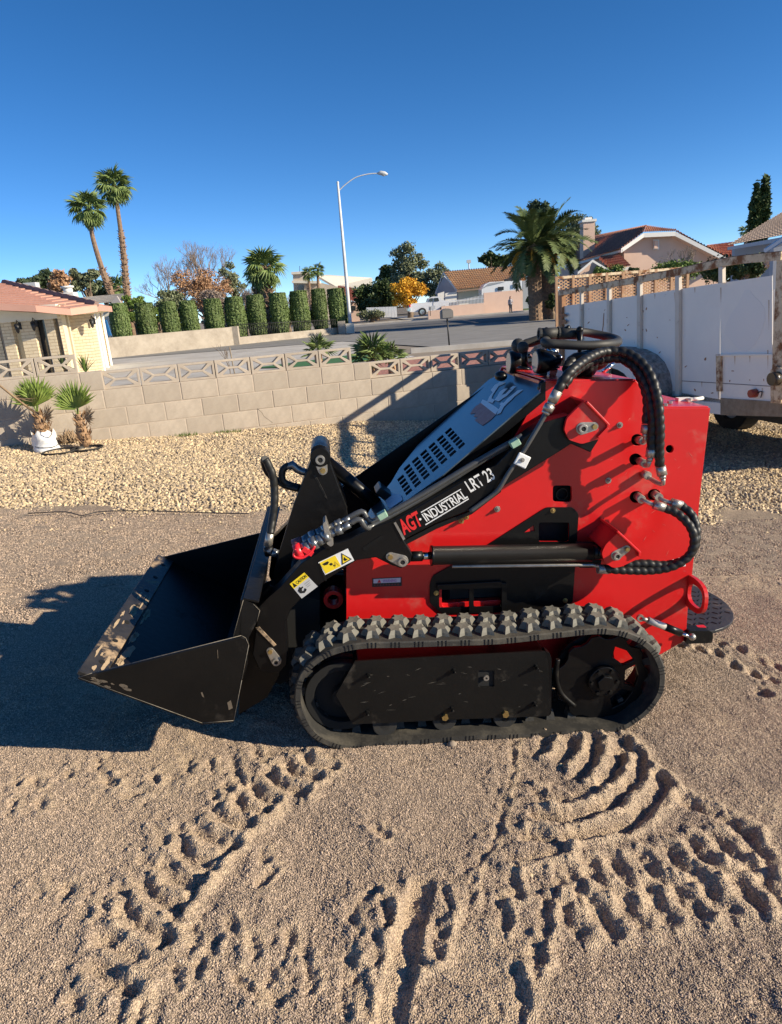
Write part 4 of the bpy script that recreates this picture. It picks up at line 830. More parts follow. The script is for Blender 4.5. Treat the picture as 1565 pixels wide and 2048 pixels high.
# ---------------- houses and buildings far off
def tiled(a, c, d, e, rows, cols, amp=.05, name='roof', m=TILEP, parent=None, seg=4, step=.05, kind='stuff'):
    """barrel tiles: a-c eave, e-d ridge"""
    n = (c-a).cross(e-a).normalized(); n = n if n.z > 0 else -n; M_ = cols*seg+1; V = []; F_ = []
    for k in range(rows):
        for s_, u in ((0, k/rows), (1, (k+1)/rows)):
            for i in range(M_):
                w_ = i/(M_-1); p = a.lerp(c, w_).lerp(e.lerp(d, w_), u); o = amp*max(-.25, cos(2*pi*i/seg))+(step if s_ == 0 else 0); V.append(p+n*o)
        o = k*2*M_; F_ += [(o+i, o+i+1, o+M_+i+1, o+M_+i) for i in range(M_-1)]
        if k: F_ += [(o-M_+i, o-M_+i+1, o+i+1, o+i) for i in range(M_-1)]
    return link(name, npmesh(name, np.array([tuple(v) for v in V]), np.array(F_), m, False), parent, **({'kind': kind} if kind else {}))
def hp(root):
    o = root.location.copy(); return lambda x, y, Y: aty(x, y, Y)-o
def slab(root, name, m, pts_, ext): return MB().prism(pts_, ext).build(name, m, root)
# pink house
ph = empty('pink_house', Vector((aty(1300, 560, 40).x, 40, 0)), 'pink stucco house with clay tile roof, clipped gable and chimney', 'house'); q = hp(ph)
def down(v, z=-.3): return Vector((v.x, v.y, z))
g = [q(1249, 494, 40), q(1290, 471, 40), q(1350, 468, 40), q(1453, 516, 40)]
slab(ph, 'wall', STUCP, [down(g[0])]+g+[down(g[3])], (0, .25, 0))
wl_ = q(1120, 534, 52); slab(ph, 'wall', STUCP, [down(g[0]), g[0], wl_, down(wl_)], (.2, .1, 0))
bk = Vector((1.8, 9, 0)); f = .5
eL, rL, rR, eR = q(1243, 497, 39.3), q(1288, 466, 39.5), q(1351, 463, 39.5), q(1464, 520, 39.3)
top_ = q(1294, 451, 41.5); tR = q(1350, 459.5, 41.5)
tiled(q(1118, 535, 52), q(1246, 497, 39.3), top_, q(1189, 472, 52), 13, 36, .06, m=TILEP, parent=ph)
tiled(q(1246, 497, 39.3), rL, top_, top_.lerp(q(1246, 497, 39.3), .02), 3, 8, .05, m=TILEP, parent=ph)
tiled(rL, rR, tR, top_, 5, 16, .05, m=TILEP, parent=ph)
tiled(rR, eR, eR+bk*.25, tR, 4, 20, .05, m=TILEP, parent=ph)
for a, c in ((eL, rL), (rL, rR), (rR, eR)): slab(ph, 'fascia', TRIMW, [a, c, c+Vector((0, 0, -.22)), a+Vector((0, 0, -.22))], (0, .08, 0))
for a, c in ((rR, eR),): slab(ph, 'soffit', STUCP, [a+Vector((0, .05, -.2)), c+Vector((0, .05, -.2)), c+Vector((0, .75, -.25)), a+Vector((0, .75, -.25))], (0, 0, .02))
slab(ph, 'fascia', TRIMW, [q(1118, 536, 52), q(1246, 498, 39.3), q(1246, 503, 39.3), q(1118, 540, 52)], (.05, .1, 0))
slab(ph, 'roof_vent', TRIMW, [q(1307, 479, 39.9), q(1319, 479, 39.9), q(1319, 499, 39.9), q(1307, 499, 39.9)], (0, .05, 0)); slab(ph, 'vent_louvre', STUCP, [q(1309, 481, 39.8), q(1317, 481, 39.8), q(1317, 497, 39.8), q(1309, 497, 39.8)], (0, .05, 0))
pch = [q(1159, 546, 38), q(1160, 541, 38), q(1186, 521, 38), q(1222, 541, 38), q(1262, 536, 38), q(1262, 556, 38)]
slab(ph, 'porch_wall', STUCP, [down(q(1160, 545, 38)), q(1160, 545, 38), q(1186, 524, 38), q(1215, 540, 38), q(1260, 536, 38), down(q(1260, 536, 38))], (0, .3, 0))
tiled(q(1222, 541, 37.6), q(1262, 533, 37.6), q(1237, 508, 40.5), q(1200, 513, 40.5), 6, 12, .05, m=TILEP, parent=ph)
tiled(q(1196, 520, 37.9), q(1222, 541, 37.6), q(1222, 530, 39.5), q(1200, 513, 40.5), 4, 5, .05, m=TILEP, parent=ph)
for a, c in (((1156, 544), (1186, 519)), ((1186, 519), (1222, 541)), ((1222, 541), (1262, 533))): slab(ph, 'fascia', TRIMW, [q(*a, 37.5), q(*c, 37.5), q(c[0], c[1]+5, 37.5), q(a[0], a[1]+5, 37.5)], (0, .06, 0))
w_ = q(1142, 556, 37.8); b = MB(); b.tube([w_+Vector((0, 0, -1)), w_+Vector((0, 0, .1))], [.2, .22], 12); b.build('window', GLASS, ph)
cb_ = q(1175, 474, 47); b = MB(); b.box(cb_+Vector((0, 0, -.3)), (.72, .8, 2.4)); b.build('chimney', STUCP, ph); b = MB(); b.box(cb_+Vector((0, 0, .92)), (.9, .95, .14)); b.box(cb_+Vector((0, 0, 1.05)), (.45, .5, .15)); b.build('chimney_cap', TRIMW, ph)
tiled(q(1400, 512, 46), q(1475, 522, 46), q(1465, 484, 50), q(1415, 490, 50), 7, 18, .05, m=mat('orange_tile', (.60, .27, .16), (.50, .21, .12), 3, .8), parent=ph)
# grey house
gh = empty('grey_house', Vector((aty(1520, 560, 27).x, 27, 0)), 'grey stucco house with brown tiled hip roof at the frame edge', 'house'); q = hp(gh)
tiled(q(1457, 493, 26), q(1700, 448, 24), q(1720, 378, 31), q(1570, 424, 31), 20, 44, .035, m=TILEB, parent=gh, step=.05)
slab(gh, 'fascia', mat('grey_trim', (.50, .51, .54), None, rough=.6), [q(1457, 494, 25.9), q(1700, 449, 23.9), q(1700, 462, 23.9), q(1457, 500, 25.9)], (0, .06, 0))
slab(gh, 'wall', STUCG, [down(q(1470, 520, 26.6)), q(1470, 496, 26.6), q(1700, 455, 24.6), down(q(1700, 455, 24.6))], (0, .2, 0))
slab(gh, 'gable_wall', STUCG, [down(q(1548, 560, 23)), q(1548, 496, 23), q(1620, 450, 22.6), q(1700, 450, 22.6), down(q(1700, 560, 22.6))], (0, .2, 0))
slab(gh, 'gable_trim', mat('pale_trim', (.60, .61, .65), None, rough=.6), [q(1533, 497, 22.4), q(1620, 438, 22), q(1620, 446, 22), q(1533, 504, 22.4)], (0, .15, 0))
slab(gh, 'window', GLASS, [q(1488, 510, 26.4), q(1512, 507, 26.4), q(1512, 530, 26.4), q(1488, 533, 26.4)], (0, .05, 0))
# tan roofed house across the street
th_ = empty('tan_roofed_house', Vector((aty(900, 600, 82).x, 82, 0)), 'cream house with tan barrel tile roof behind the pickup', 'house'); q = hp(th_)
slab(th_, 'gable_wall', STUCG, [down(q(872, 590, 86)), q(872, 586, 86), q(888, 552, 84), q(916, 580, 82), down(q(916, 580, 82))], (.2, .3, 0))
slab(th_, 'wall', STUCW, [down(q(916, 582, 82)), q(916, 578, 82), q(1040, 556, 82), down(q(1040, 556, 82))], (0, .3, 0))
tiled(q(914, 581, 81.2), q(1056, 566, 81.2), q(1036, 531, 88), q(887, 543, 86), 10, 32, .11, m=TILET, parent=th_, step=.09)
slab(th_, 'fascia', mat('brown_fascia', (.30, .2, .15), None), [q(914, 581, 81), q(1056, 566, 81), q(1056, 569, 81), q(914, 584, 81)], (0, .1, 0)); slab(th_, 'fascia', TRIMW, [q(870, 587, 85.8), q(887, 543, 85.8), q(887, 547, 85.8), q(873, 589, 85.8)], (0, .1, 0)); slab(th_, 'fascia', TRIMW, [q(887, 543, 84), q(915, 580, 81.5), q(914, 584, 81.5), q(887, 548, 84)], (0, .1, 0))
for a, c in ((876, 889), (891, 914)): slab(th_, 'garage_door', TRIMW, [q(a, 606, 81.5), q(a, 587-.3*(a-876)/10, 81.5), q(c, 583, 81.5), q(c, 604, 81.5)], (0, .1, 0))
tiled(q(1035, 556, 80), q(1064, 552, 80), q(1066, 541, 84), q(1040, 541, 84), 4, 8, .09, m=TILEP, parent=th_)
slab(th_, 'wall', STUCG, [down(q(1046, 610, 80.3)), q(1046, 562, 80.3), q(1070, 556, 80.3), down(q(1070, 605, 80.3))], (0, .3, 0))
slab(th_, 'roof_section', STUCP, [q(1010, 540, 96), q(1062, 522, 96), q(1062, 545, 96), q(1015, 552, 96)], (0, 1.5, 0))
# red tiled house behind the lamp post, beige church-like building, grey-roofed neighbour
rh = empty('red_tiled_house', Vector((aty(700, 600, 90).x, 90, 0)), 'house with red tile roof just right of the lamp post', 'house'); q = hp(rh)
tiled(q(676, 598, 89), q(718, 606, 89), q(716, 577, 95), q(676, 571, 95), 8, 14, .12, m=TILEP, parent=rh); slab(rh, 'wall', STUCP, [down(q(678, 600, 90)), q(678, 599, 90), q(717, 605, 90), down(q(717, 605, 90))], (0, .3, 0))
slab(rh, 'window', GLASS, [q(702, 611, 89.8), q(712, 612, 89.8), q(712, 622, 89.8), q(702, 621, 89.8)], (0, .1, 0))
bb = empty('beige_building', Vector((aty(620, 600, 130).x, 130, 0)), 'large beige building with a square corner tower and pale flat roof', 'building'); q = hp(bb)
slab(bb, 'tower', STUCT, [down(q(586, 600, 130)), q(586, 546, 130), q(612, 544, 130), q(612, 600, 130)], (0, 4, 0)); slab(bb, 'tower_cornice', STUCW, [q(583, 549, 129.5), q(583, 544, 129.5), q(614, 542, 129.5), q(614, 547, 129.5)], (0, 5, 0)); slab(bb, 'cornice', STUCW, [q(584, 566, 129.5), q(584, 561, 129.5), q(640, 562, 129.5), q(640, 567, 129.5)], (0, 3, 0))
slab(bb, 'window', GLASS, [q(597, 571, 129.6), q(609, 570, 129.6), q(609, 581, 129.6), q(597, 582, 129.6)], (0, .2, 0)); slab(bb, 'hall_wall', STUCT, [down(q(608, 600, 131)), q(608, 566, 131), q(645, 566, 131), q(700, 580, 131), down(q(700, 600, 131))], (0, 4, 0))
slab(bb, 'hall_roof', STUCW, [q(636, 556, 133), q(655, 554, 136), q(745, 560, 136), q(745, 574, 131), q(672, 577, 131)], (0, .1, .4)); b = MB(); b.cyl(q(600, 545, 130), q(600, 532, 130), .06, n=4); b.build('aerial', IRON, bb)
nb = empty('grey_roofed_house', Vector((aty(215, 620, 50).x, 50, 0)), 'neighbour house with weathered grey shake roof behind the first hedge', 'house'); q = hp(nb)
tiled(q(150, 615, 46), q(252, 603, 46), q(248, 587, 50), q(160, 596, 50), 6, 44, .03, m=mat('grey_shake', (.32, .29, .27), (.42, .39, .36), 4, .9), parent=nb, step=.07)
slab(nb, 'wall', STUCW, [down(q(160, 640, 47)), q(160, 614, 47), q(250, 606, 47), down(q(250, 640, 47))], (0, .2, 0)); slab(nb, 'gable_end', mat('grey_shake_side', (.40, .36, .34), None), [q(222, 606, 45.5), q(234, 592, 45.5), q(246, 612, 45.5)], (0, .2, 0))
# white gate, picket fence, pink walls
def board_fence(name, label, cat, Y, x0, y0, x1, y1, hpx, n, m, post=0, base=None):
    a, c = aty(x0, y0, Y), aty(x1, y1, Y); r = empty(name, (a.x, Y, 0), label, cat); h = aty(x0, y0-hpx, Y).z-a.z; d = c-a; W_ = d.length/n; o = Vector((a.x, Y, 0)); bw = W_*(.9 if not post else .34); me = MB().box((0, 0, h/2), (bw, .04, h)).mesh('board' if not post else 'picket', m)
    for k in range(n): link(me.name.split('.')[0], me, r, mw=Matrix.Translation(a-o+d*((k+.5)/n)+Vector((0, .01*(k % 2), 0))))
    b = MB()
    for zz in (h*.2, h*.9): b.box(a-o+d*.5+Vector((0, .04, zz)), (d.length, .03, .07))
    b.build('rail', m, r)
    if base: MB().box(a-o+d*.5+Vector((0, .02, -base/2)), (d.length, .3, base+.6)).build('base_wall', STUCP, r)
    return r
WF = mat('white_fence_paint', (.72, .73, .75), (.66, .67, .70), 2, .6)
board_fence('white_board_fence', 'solid white board fence right of the lamp post', 'fence', 76, 735, 636, 795, 634, 21, 22, WF)
board_fence('wire_gate', 'dark see-through gate between the white fence and the pickup', 'gate', 76, 795, 633, 822, 632, 20, 22, IRON, 1)
board_fence('picket_fence', 'white picket fence on a low pink wall in front of the pickup', 'fence', 69, 884, 624, 968, 608, 18, 30, WF, 1, .5)
lw2 = empty('pink_wall', Vector((aty(1005, 612, 70).x, 70, 0)), 'pink stucco yard wall in front of the white camper', 'wall'); q = hp(lw2)
slab(lw2, 'wall_section', STUCP, [down(q(968, 610, 70)), q(968, 586, 70), q(1046, 579, 70), down(q(1046, 605, 70))], (0, .3, 0)); slab(lw2, 'wall_section', STUCP, [down(q(857, 632, 66)), q(857, 622, 66), q(884, 619, 66), down(q(884, 630, 66))], (0, .3, 0))
bx = empty('utility_sign', Vector((aty(860, 620, 62).x, 62, 0)), 'small low mesh cabinet on the corner of the pink wall', 'cabinet'); q = hp(bx); slab(bx, 'panel', LAMPW, [q(858, 621, 62), q(858, 613, 62), q(871, 611, 62), q(871, 618, 62)], (0, .2, 0)); MB().cyl(q(861, 632, 62), q(861, 614, 62), .03, n=5).build('leg', IRON, bx)
# camper
cp = empty('camper', Vector((aty(1005, 590, 74).x, 74, 0)), 'white travel camper parked behind the pink yard wall', 'camper'); q = hp(cp)
slab(cp, 'body', CARW, [q(964, 590, 74), q(964, 578, 74), q(970, 569, 74), q(980, 564, 74), q(1045, 561, 74), q(1045, 592, 74)], (0, 2.4, 0))
for a, c, t_, u_ in ((996, 1008, 574, 581), (1026, 1036, 568, 576)): slab(cp, 'window', GLASS, [q(a, u_, 73.9), q(a, t_, 73.9), q(c, t_-.8, 73.9), q(c, u_-.8, 73.9)], (0, .05, 0))
slab(cp, 'stripe', mat('grey_stripe', (.35, .36, .38), None), [q(966, 577, 73.93), q(980, 566, 73.93), q(1012, 563, 73.93), q(978, 571, 73.93)], (0, .03, 0)); b = MB(); b.box(q(1018, 560, 75), (.9, .7, .25)); b.build('roof_unit', IRON, cp)
# pickup
tk = empty('pickup_truck', Vector((aty(858, 628, 71).x, 71, 0)), 'white crew cab pickup parked across the street', 'pickup'); q = hp(tk)
bd = [(819, 624), (818, 612), (826, 607), (855, 604), (857, 597), (866, 593), (879, 593), (884, 600), (898, 602), (898, 622), (890, 624)]
slab(tk, 'body', CARW, [q(x, y, 71) for x, y in bd], (0, 1.9, 0)); bpy.data.objects['body.001' if 'body.001' in bpy.data.objects else 'body']
for P_ in ([(858, 603), (860, 597), (866, 596), (866, 603)], [(868, 603), (868, 596), (877, 595.5), (879, 602)]): slab(tk, 'window', GLASS, [q(x, y, 70.95) for x, y in P_], (0, .03, 0))
for x, y in ((845, 624), (888, 620)):
    b = MB(); c = q(x, y, 70.9); b.ring(c, (0, 1, 0), .40, .23, .26, 18); wo_ = b.build('wheel', TYRE, tk); b = MB(); b.ring(c, (0, 1, 0), .23, .08, .2, 12); b.cyl(c-Vector((0, .05, 0)), c+Vector((0, .05, 0)), .09, n=10); b.build('rim', CHROME, wo_)
slab(tk, 'bumper', CHROME, [q(816, 622, 70.9), q(816, 617, 70.9), q(822, 616, 70.9), q(822, 622, 70.9)], (0, 1.9, 0)); slab(tk, 'tail_light', REDP, [q(819, 614, 70.9), q(819, 609, 70.9), q(821.5, 608, 70.9), q(821.5, 614, 70.9)], (0, .1, 0))
slab(tk, 'door_seam', BLKP, [q(866.8, 620, 70.97), q(866.8, 604, 70.97), q(867.2, 604, 70.97), q(867.2, 620, 70.97)], (0, .02, 0))
# person
pe = aty(1022, 626, 64); hz_ = aty(1022, 593, 64).z; b = MB(); pr = empty('person', (pe.x, 64, pe.z), 'person with long dark hair in a light top and dark trousers walking across the street', 'person'); k = (hz_-pe.z)/1.68
def sk(name, chain, m):
    b = MB()
    for P_, r in chain: b.tube(spline([Vector(p)*k for p in P_], 3), [x*k for x in np.interp(np.linspace(0, 1, (len(P_)-1)*3+1), np.linspace(0, 1, len(r)), r)], 8)
    return b.build(name, m, pr)
sk('body', [([(0, 0, 1.42), (0, 0, 1.5), (.01, -.02, 1.56)], [.05, .06, .085]), ([(0.01, -.02, 1.52), (.01, -.02, 1.6), (.01, -.02, 1.68)], [.07, .095, .05]), ([(-.22, -.02, .9), (-.25, -.05, .82), (-.25, -.07, .76)], [.035, .04, .02]), ([(.20, -.2, 1.08), (.18, -.28, 1.1)], [.035, .03])], SKIN)
sk('top', [([(0, 0, .88), (0, 0, 1.1), (0, 0, 1.3), (0, 0, 1.44)], [.17, .14, .18, .08]), ([(-.16, 0, 1.38), (-.21, .01, 1.15), (-.22, -.02, .9)], [.065, .055, .045]), ([(.16, 0, 1.38), (.22, .02, 1.16), (.20, -.2, 1.08)], [.065, .055, .045])], CLOTH)
sk('trousers', [([(-.08, 0, .92), (-.09, -.05, .5), (-.08, .03, .06)], [.11, .075, .055]), ([(.08, 0, .92), (.09, .05, .5), (.1, -.12, .06)], [.11, .075, .055])], JEANS)
sk('hair', [([(.01, .02, 1.69), (.01, .07, 1.6), (0, .1, 1.4), (0, .1, 1.25)], [.07, .11, .1, .05])], HAIR); sk('shoe', [([(-.08, .05, .04), (-.08, -.13, .04)], [.05, .04])], BLKP); sk('shoe', [([(.1, -.1, .04), (.1, -.28, .06)], [.05, .04])], BLKP)
for x, t_ in ((938, 523), (973, 511)):
    a, c = aty(x, t_+30, 120), aty(x, t_, 120); r = empty('light_mast', (a.x, 120, 0), 'distant floodlight mast %s' % ('left of the dark pine' if x < 950 else 'in front of the dark pine'), 'mast'); o = r.location.copy(); MB().cyl((0, 0, 0), c-o, .1, n=5).build('pole', LAMPW, r); MB().box(c-o, (.7, .3, .5)).build('lamp_head', LAMPW, r)

# ---------------- white stake trailer on the right
TA = aty(1119, 640, 8.65); TB = aty(1553, 640, 5.05); TA.z = 0; TB.z = 0; td = (TB-TA).normalized(); tn = Vector((-td.y, td.x, 0)); tn = tn if tn.x > 0 else -tn; TLn = (TB-TA).length
tra = empty('utility_trailer', (TB.x, TB.y, 0), 'white high-sided steel utility trailer with rusty rails and mesh ramp gate', 'trailer'); TO = tra.location.copy()
def TS(px, py, o=0.0):
    """point under a pixel on the near side sheet, o metres outwards"""
    return onplane(px, py, TA-tn*o, tn)-TO
def tsh(name, m, P_, t=.004, o=0.0, bev=0, **k): return MB().prism([TS(x, y, o) for x, y in P_], tn*t).build(name, m, tra, bevel=bev, **k)
ptop = [(1123, 613), (1161, 607.5), (1216, 599.5), (1277, 590.5), (1354, 579), (1441, 566), (1545, 551)]
pbot = [(1123, 760), (1161, 770), (1216, 780), (1277, 792), (1354, 808), (1440, 828), (1545, 838)]
xs2 = [p[0] for p in ptop]
for i in range(6):
    a, c, d, e = pbot[i], ptop[i], ptop[i+1], pbot[i+1]
    tsh('side_panel', WHITEP, [a, c, d, (e[0], e[1] if i < 5 else 800)] if i < 5 else [(1441, 796), c, d, (1545, 805)])
tsh('painted_patch', WPATCH, [(1452+0, 650), (1462, 628), (1476, 610), (1484, 592), (1490, 580), (1500, 580), (1508, 592), (1520, 604), (1530, 618), (1531, 640), (1522, 668), (1510, 690), (1494, 704), (1478, 700), (1460, 680), (1448, 666)], .0012, .0015)
for k, x in enumerate([1161, 1216, 1277, 1354]):
    yt = np.interp(x, xs2, [p[1] for p in ptop]); yb = np.interp(x, xs2, [p[1] for p in pbot]); wd = 1.7+.75*k
    tsh('stake_post', CREAM, [(x-wd, yb-14), (x-wd, yt-24-3*k), (x+wd, yt-24-3*k), (x+wd, yb-14)], .03, .032, .003)
yt = 566; tsh('stake_post', CREAM, [(1441-4, yt+0), (1441-4, yt-32), (1441+4, yt-33), (1441+4, yt)], .03, .032, .003)
rail = [(1117, 586), (1161, 579), (1216, 569.5), (1277, 559), (1354, 544), (1420, 530), (1441, 525), (1480, 519), (1562, 511)]
b = MB(); L = [TS(x, y, .035) for x, y in rail]
for a, c in zip(L[:-1], L[1:]):
    b.prism([a+Vector((0, 0, .025)), c+Vector((0, 0, .025)), c-Vector((0, 0, .03)), a-Vector((0, 0, .03))], tn*.05)
b.build('top_rail', RUST, tra); b = MB()
for a, c in zip(L[:-1], L[1:]): b.prism([a+Vector((0, 0, .026)), c+Vector((0, 0, .026)), c+Vector((0, 0, .030)), a+Vector((0, 0, .030))], tn*.052)
b.build('rail_top', RAILT, tra)
tsh('corner_post', RUSTD, [(1119, 770), (1116, 584), (1124, 583), (1126, 770)], .05, .03, .003)
cpx = MB().prism([TS(1541, 806, .03), TS(1553, 520, .03), TS(1563, 520, .03), TS(1552, 806, .03)], tn*.06).build('corner_post', RUST, tra, bevel=.004)
b = MB(); b.prism([TS(1552, 806, .03), TS(1563, 520, .03), TS(1563, 520, .03)+tn*.05, TS(1552, 806, .03)+tn*.05], td*.05); b.build('corner_face', RUST, tra)
tsh('seam_angle', RUST, [(1433, 783), (1432, 709), (1441, 709), (1441, 783)], .02, .022)
tsh('seam_ledge', WHITEP, [(1433, 709), (1545, 708), (1545, 711), (1433, 712)], .02, .022); tsh('seam_line', RAILT, [(1360, 761), (1543, 772), (1543, 773.2), (1360, 762.2)], .002, .0035)
tsh('skirt_board', WOOD, [(1441, 830), (1441, 796), (1575, 805), (1575, 834)], .04, .01); tsh('sill_rail', WHITEP, [(1300, 793), (1441, 806), (1441, 829), (1300, 812)], .03, .012)
b = MB(); c = TS(1555, 757, .05); b.cyl(c, c-td*0-tn*.05, .05, .045, 16); b.build('tail_lamp', mat('dark_lens', (.06, .045, .03), None, rough=.25), tra)
tsh('tail_bracket', RUST, [(1541, 792), (1541, 740), (1552, 732), (1566, 738), (1566, 800), (1548, 800)], .02, .045, .002)
b = MB(); c = TS(1505, 787, .03); b.cyl(c+tn*.03, c-tn*.02, .034, .030, 8); b.build('marker_lamp', mat('red_lens', (.32, .05, .03), None, rough=.3), tra)
b = MB(); b.tube(spline([TS(1512, 787, .01), TS(1524, 783, .012), TS(1522, 795, .01)], 4), .004, 5); b.build('lamp_wire', IRON, tra)
# rust scars
R_ = random.Random(4)
for (x, y) in [(1254, 635), (1257, 650), (1251, 660), (1287, 622), (1293, 618), (1285, 660), (1293, 661), (1315, 675), (1411, 718), (1372, 733), (1340, 640), (1210, 620), (1178, 618), (1178, 645), (1466, 742), (1520, 640), (1390, 780), (1425, 786), (1460, 762), (1360, 690), (1320, 705), (1500, 760), (1528, 760)]:
    n = 7; r = R_.uniform(1.2, 4); an = R_.uniform(0, 3.1); st = R_.uniform(.25, .6); P_ = []
    for k in range(n):
        a = 2*pi*k/n; rx, ry = r*cos(a)*R_.uniform(.6, 1.2), r*st*sin(a)*R_.uniform(.6, 1.2); P_.append((x+rx*cos(an)-ry*sin(an), y+rx*sin(an)+ry*cos(an)))
    tsh('rust_scar', RUSTD, P_, .0006, .0012)
STK = mat('rust_streak', (.52, .36, .24), (.66, .55, .45), 30, .8)
for x, y0, L_ in ((1355, 770, 26), (1437, 784, 18), (1278, 740, 14), (1536, 700, 40), (1538, 600, 60), (1442, 575, 30), (1350, 585, 20), (1220, 604, 14), (1470, 712, 20), (1500, 712, 14), (1390, 575, 12), (1310, 588, 10), (1525, 776, 16), (1404, 763, 12)):
    tsh('rust_streak', STK, [(x-1.3, y0), (x+1.3, y0), (x+.7, y0+L_*.6), (x+.1, y0+L_), (x-.6, y0+L_*.5)], .0005, .0012)
for P_ in ([(1209, 626), (1208, 650), (1205, 668), (1203.6, 668), (1206, 650), (1207.6, 626)],): tsh('scratch', RUSTD, P_, .0006, .0012)
for x, y, h_ in ((1126, 640, 9), (1127, 628, 6), (1126, 656, 10), (1125, 672, 8)): tsh('rust_scar', RUSTD, [(1122, y), (1130, y-1), (1134, y+h_*.3), (1128, y+h_), (1122, y+h_*.8)], .0006, .034)
# deck, far side, chassis
wdt = tn*1.9; b = MB(); z0 = .42; a0, c0_ = TA-TO, TB-TO
b.prism([a0+Vector((0, 0, z0)), c0_+Vector((0, 0, z0)), c0_+wdt+Vector((0, 0, z0)), a0+wdt+Vector((0, 0, z0))], (0, 0, .06)); b.build('deck', WOOD, tra)
b = MB(); b.prism([a0+wdt+Vector((0, 0, z0)), c0_+wdt+Vector((0, 0, z0)), c0_+wdt+Vector((0, 0, 1.38)), a0+wdt+Vector((0, 0, 1.2))], tn*.004); b.build('side_panel', WHITEP, tra)
b = MB(); b.prism([c0_+Vector((0, 0, z0+.16)), c0_+wdt+Vector((0, 0, z0+.16)), c0_+wdt+Vector((0, 0, .95)), c0_+Vector((0, 0, .95))], td*.01); b.build('tail_panel', WHITEP, tra)
b = MB(); 
for o_ in (.35, 1.55): b.prism([a0+tn*o_+Vector((0, 0, z0-.02)), c0_+tn*o_+Vector((0, 0, z0-.02)), c0_+tn*o_+Vector((0, 0, z0-.14)), a0+tn*o_+Vector((0, 0, z0-.14))], tn*.05)
b.build('chassis_rail', IRON, tra)
b = MB(); b.prism([a0+wdt*.97+Vector((0, 0, z0)), c0_+wdt*.97+Vector((0, 0, z0)), c0_+wdt*.97+Vector((0, 0, -.12)), a0+wdt*.97+Vector((0, 0, -.02))], tn*.01); b.build('sun_block_skirt', IRON, tra)  # skirt added so low sun cannot light the ground under the trailer
for u in (.30,):
    c = a0.lerp(c0_, u)+wdt*.86; c.z = float(gbase(c.x+TO.x, c.y+TO.y))+.33; b = MB(); b.ring(c, tn, .33, .19, .19, 24); wh2 = b.build('wheel', TYRE, tra, bevel=.02); b = MB(); b.ring(c, tn, .19, .06, .12, 20); b.build('rim', LAMPW, wh2)
# ramp gate of expanded mesh across the front
gA = TS(1116, 553, .0); gB = TS(1116, 625, .0); gz1 = gA.z; gz0 = gB.z-.30; gw = 1.72; ga = gA.copy(); ga.z = 0; ofs = -td*.06
b = MB()
for z in (gz1, (gz0)): b.prism([ga+ofs+Vector((0, 0, z)), ga+ofs+tn*gw+Vector((0, 0, z)), ga+ofs+tn*gw+Vector((0, 0, z-.03)), ga+ofs+Vector((0, 0, z-.03))], td*.03)
b.build('gate_frame', RUST, tra); b = MB(); b.prism([ga+ofs+Vector((0, 0, .42)), ga+ofs+tn*gw+Vector((0, 0, .42)), ga+ofs+tn*gw+Vector((0, 0, gz0)), ga+ofs+Vector((0, 0, gz0))], td*.004); b.build('gate_shade_sheet', WHITEP, tra)  # hidden solid sheet, added to cast shade on the block wall
for k in range(9):
    b = MB(); p = ga+ofs+tn*(gw*k/8); b.box(p+Vector((0, 0, (gz0+gz1)/2))+td*.02, (.03, .03, gz1-gz0)); b.build('gate_bar', MESHM, tra)
b = MB(); nx, nz = 56, 20; cw, ch = gw/nx, (gz1-gz0)/nz
for j in range(nz*2):
    for i in range(nx):
        up_ = (i+j) % 2; z_a = gz0+ch*.5*(j+(0 if up_ else 1)); z_b = gz0+ch*.5*(j+(1 if up_ else 0))
        p0 = ga+ofs+tn*(i*cw)+Vector((0, 0, z_a)); p1_ = ga+ofs+tn*((i+1)*cw)+Vector((0, 0, z_b)); t_ = Vector((0, 0, .0055))
        if max(z_a, z_b) <= gz1: b.add([p0-t_, p1_-t_, p1_+t_, p0+t_, p0-t_+td*.014, p1_-t_+td*.014, p1_+t_+td*.014, p0+t_+td*.014], [(0, 1, 2, 3), (3, 2, 6, 7), (7, 6, 5, 4)])
b.build('gate_mesh', MESHM, tra, kind='stuff')
b = MB(); b.prism([TS(1119, 625, .0), TS(1123, 600, .0), TS(1127, 600, .0), TS(1131, 625, .0)], tn*.02); b.build('hinge_brace', RUST, tra)
# fender and wheel
fo = .26; fp = [(1208, 700), (1225, 694), (1250, 692.5), (1275, 694), (1295, 699), (1315, 709), (1330, 724), (1340, 745), (1345, 770), (1346, 797)]
FP = [TS(x, y, 0) for x, y in fp]; b = MB(); sh_ = -tn*fo
b2 = [p+sh_ for p in FP]
for i in range(len(FP)-1): b.quad(FP[i], FP[i+1], b2[i+1], b2[i])
b.build('fender_top', mat('fender_worn', (.42, .38, .34), (.12, .10, .09), 22, .8), tra)
cen = TS(1270, 800, 0)+sh_; b = MB()
rim_in = [p.lerp(cen, .34) for p in b2]
for i in range(len(b2)-1): b.quad(b2[i], b2[i+1], rim_in[i+1], rim_in[i])
b.build('fender_lip', WHITEP, tra)
for cx_ in (1262,):
    c = TS(cx_, 800, .04); c.z = float(gbase(c.x+TO.x, c.y+TO.y))+.33; b = MB(); b.ring(c, tn, .33, .19, .19, 28); wh = b.build('wheel', TYRE, tra, bevel=.02); b = MB(); b.ring(c, tn, .19, .06, .12, 20); b.cyl(c-tn*.05, c+tn*.05, .07, n=12); b.build('rim', LAMPW, wh)
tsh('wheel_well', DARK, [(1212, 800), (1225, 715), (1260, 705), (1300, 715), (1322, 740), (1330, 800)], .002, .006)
b = MB(); b.prism([TS(1300, 795, 0), TS(1380, 790, 0), TS(1390, 795, 0), TS(1346, 799, 0)], -tn*.2); b.build('fender_step', IRON, tra)

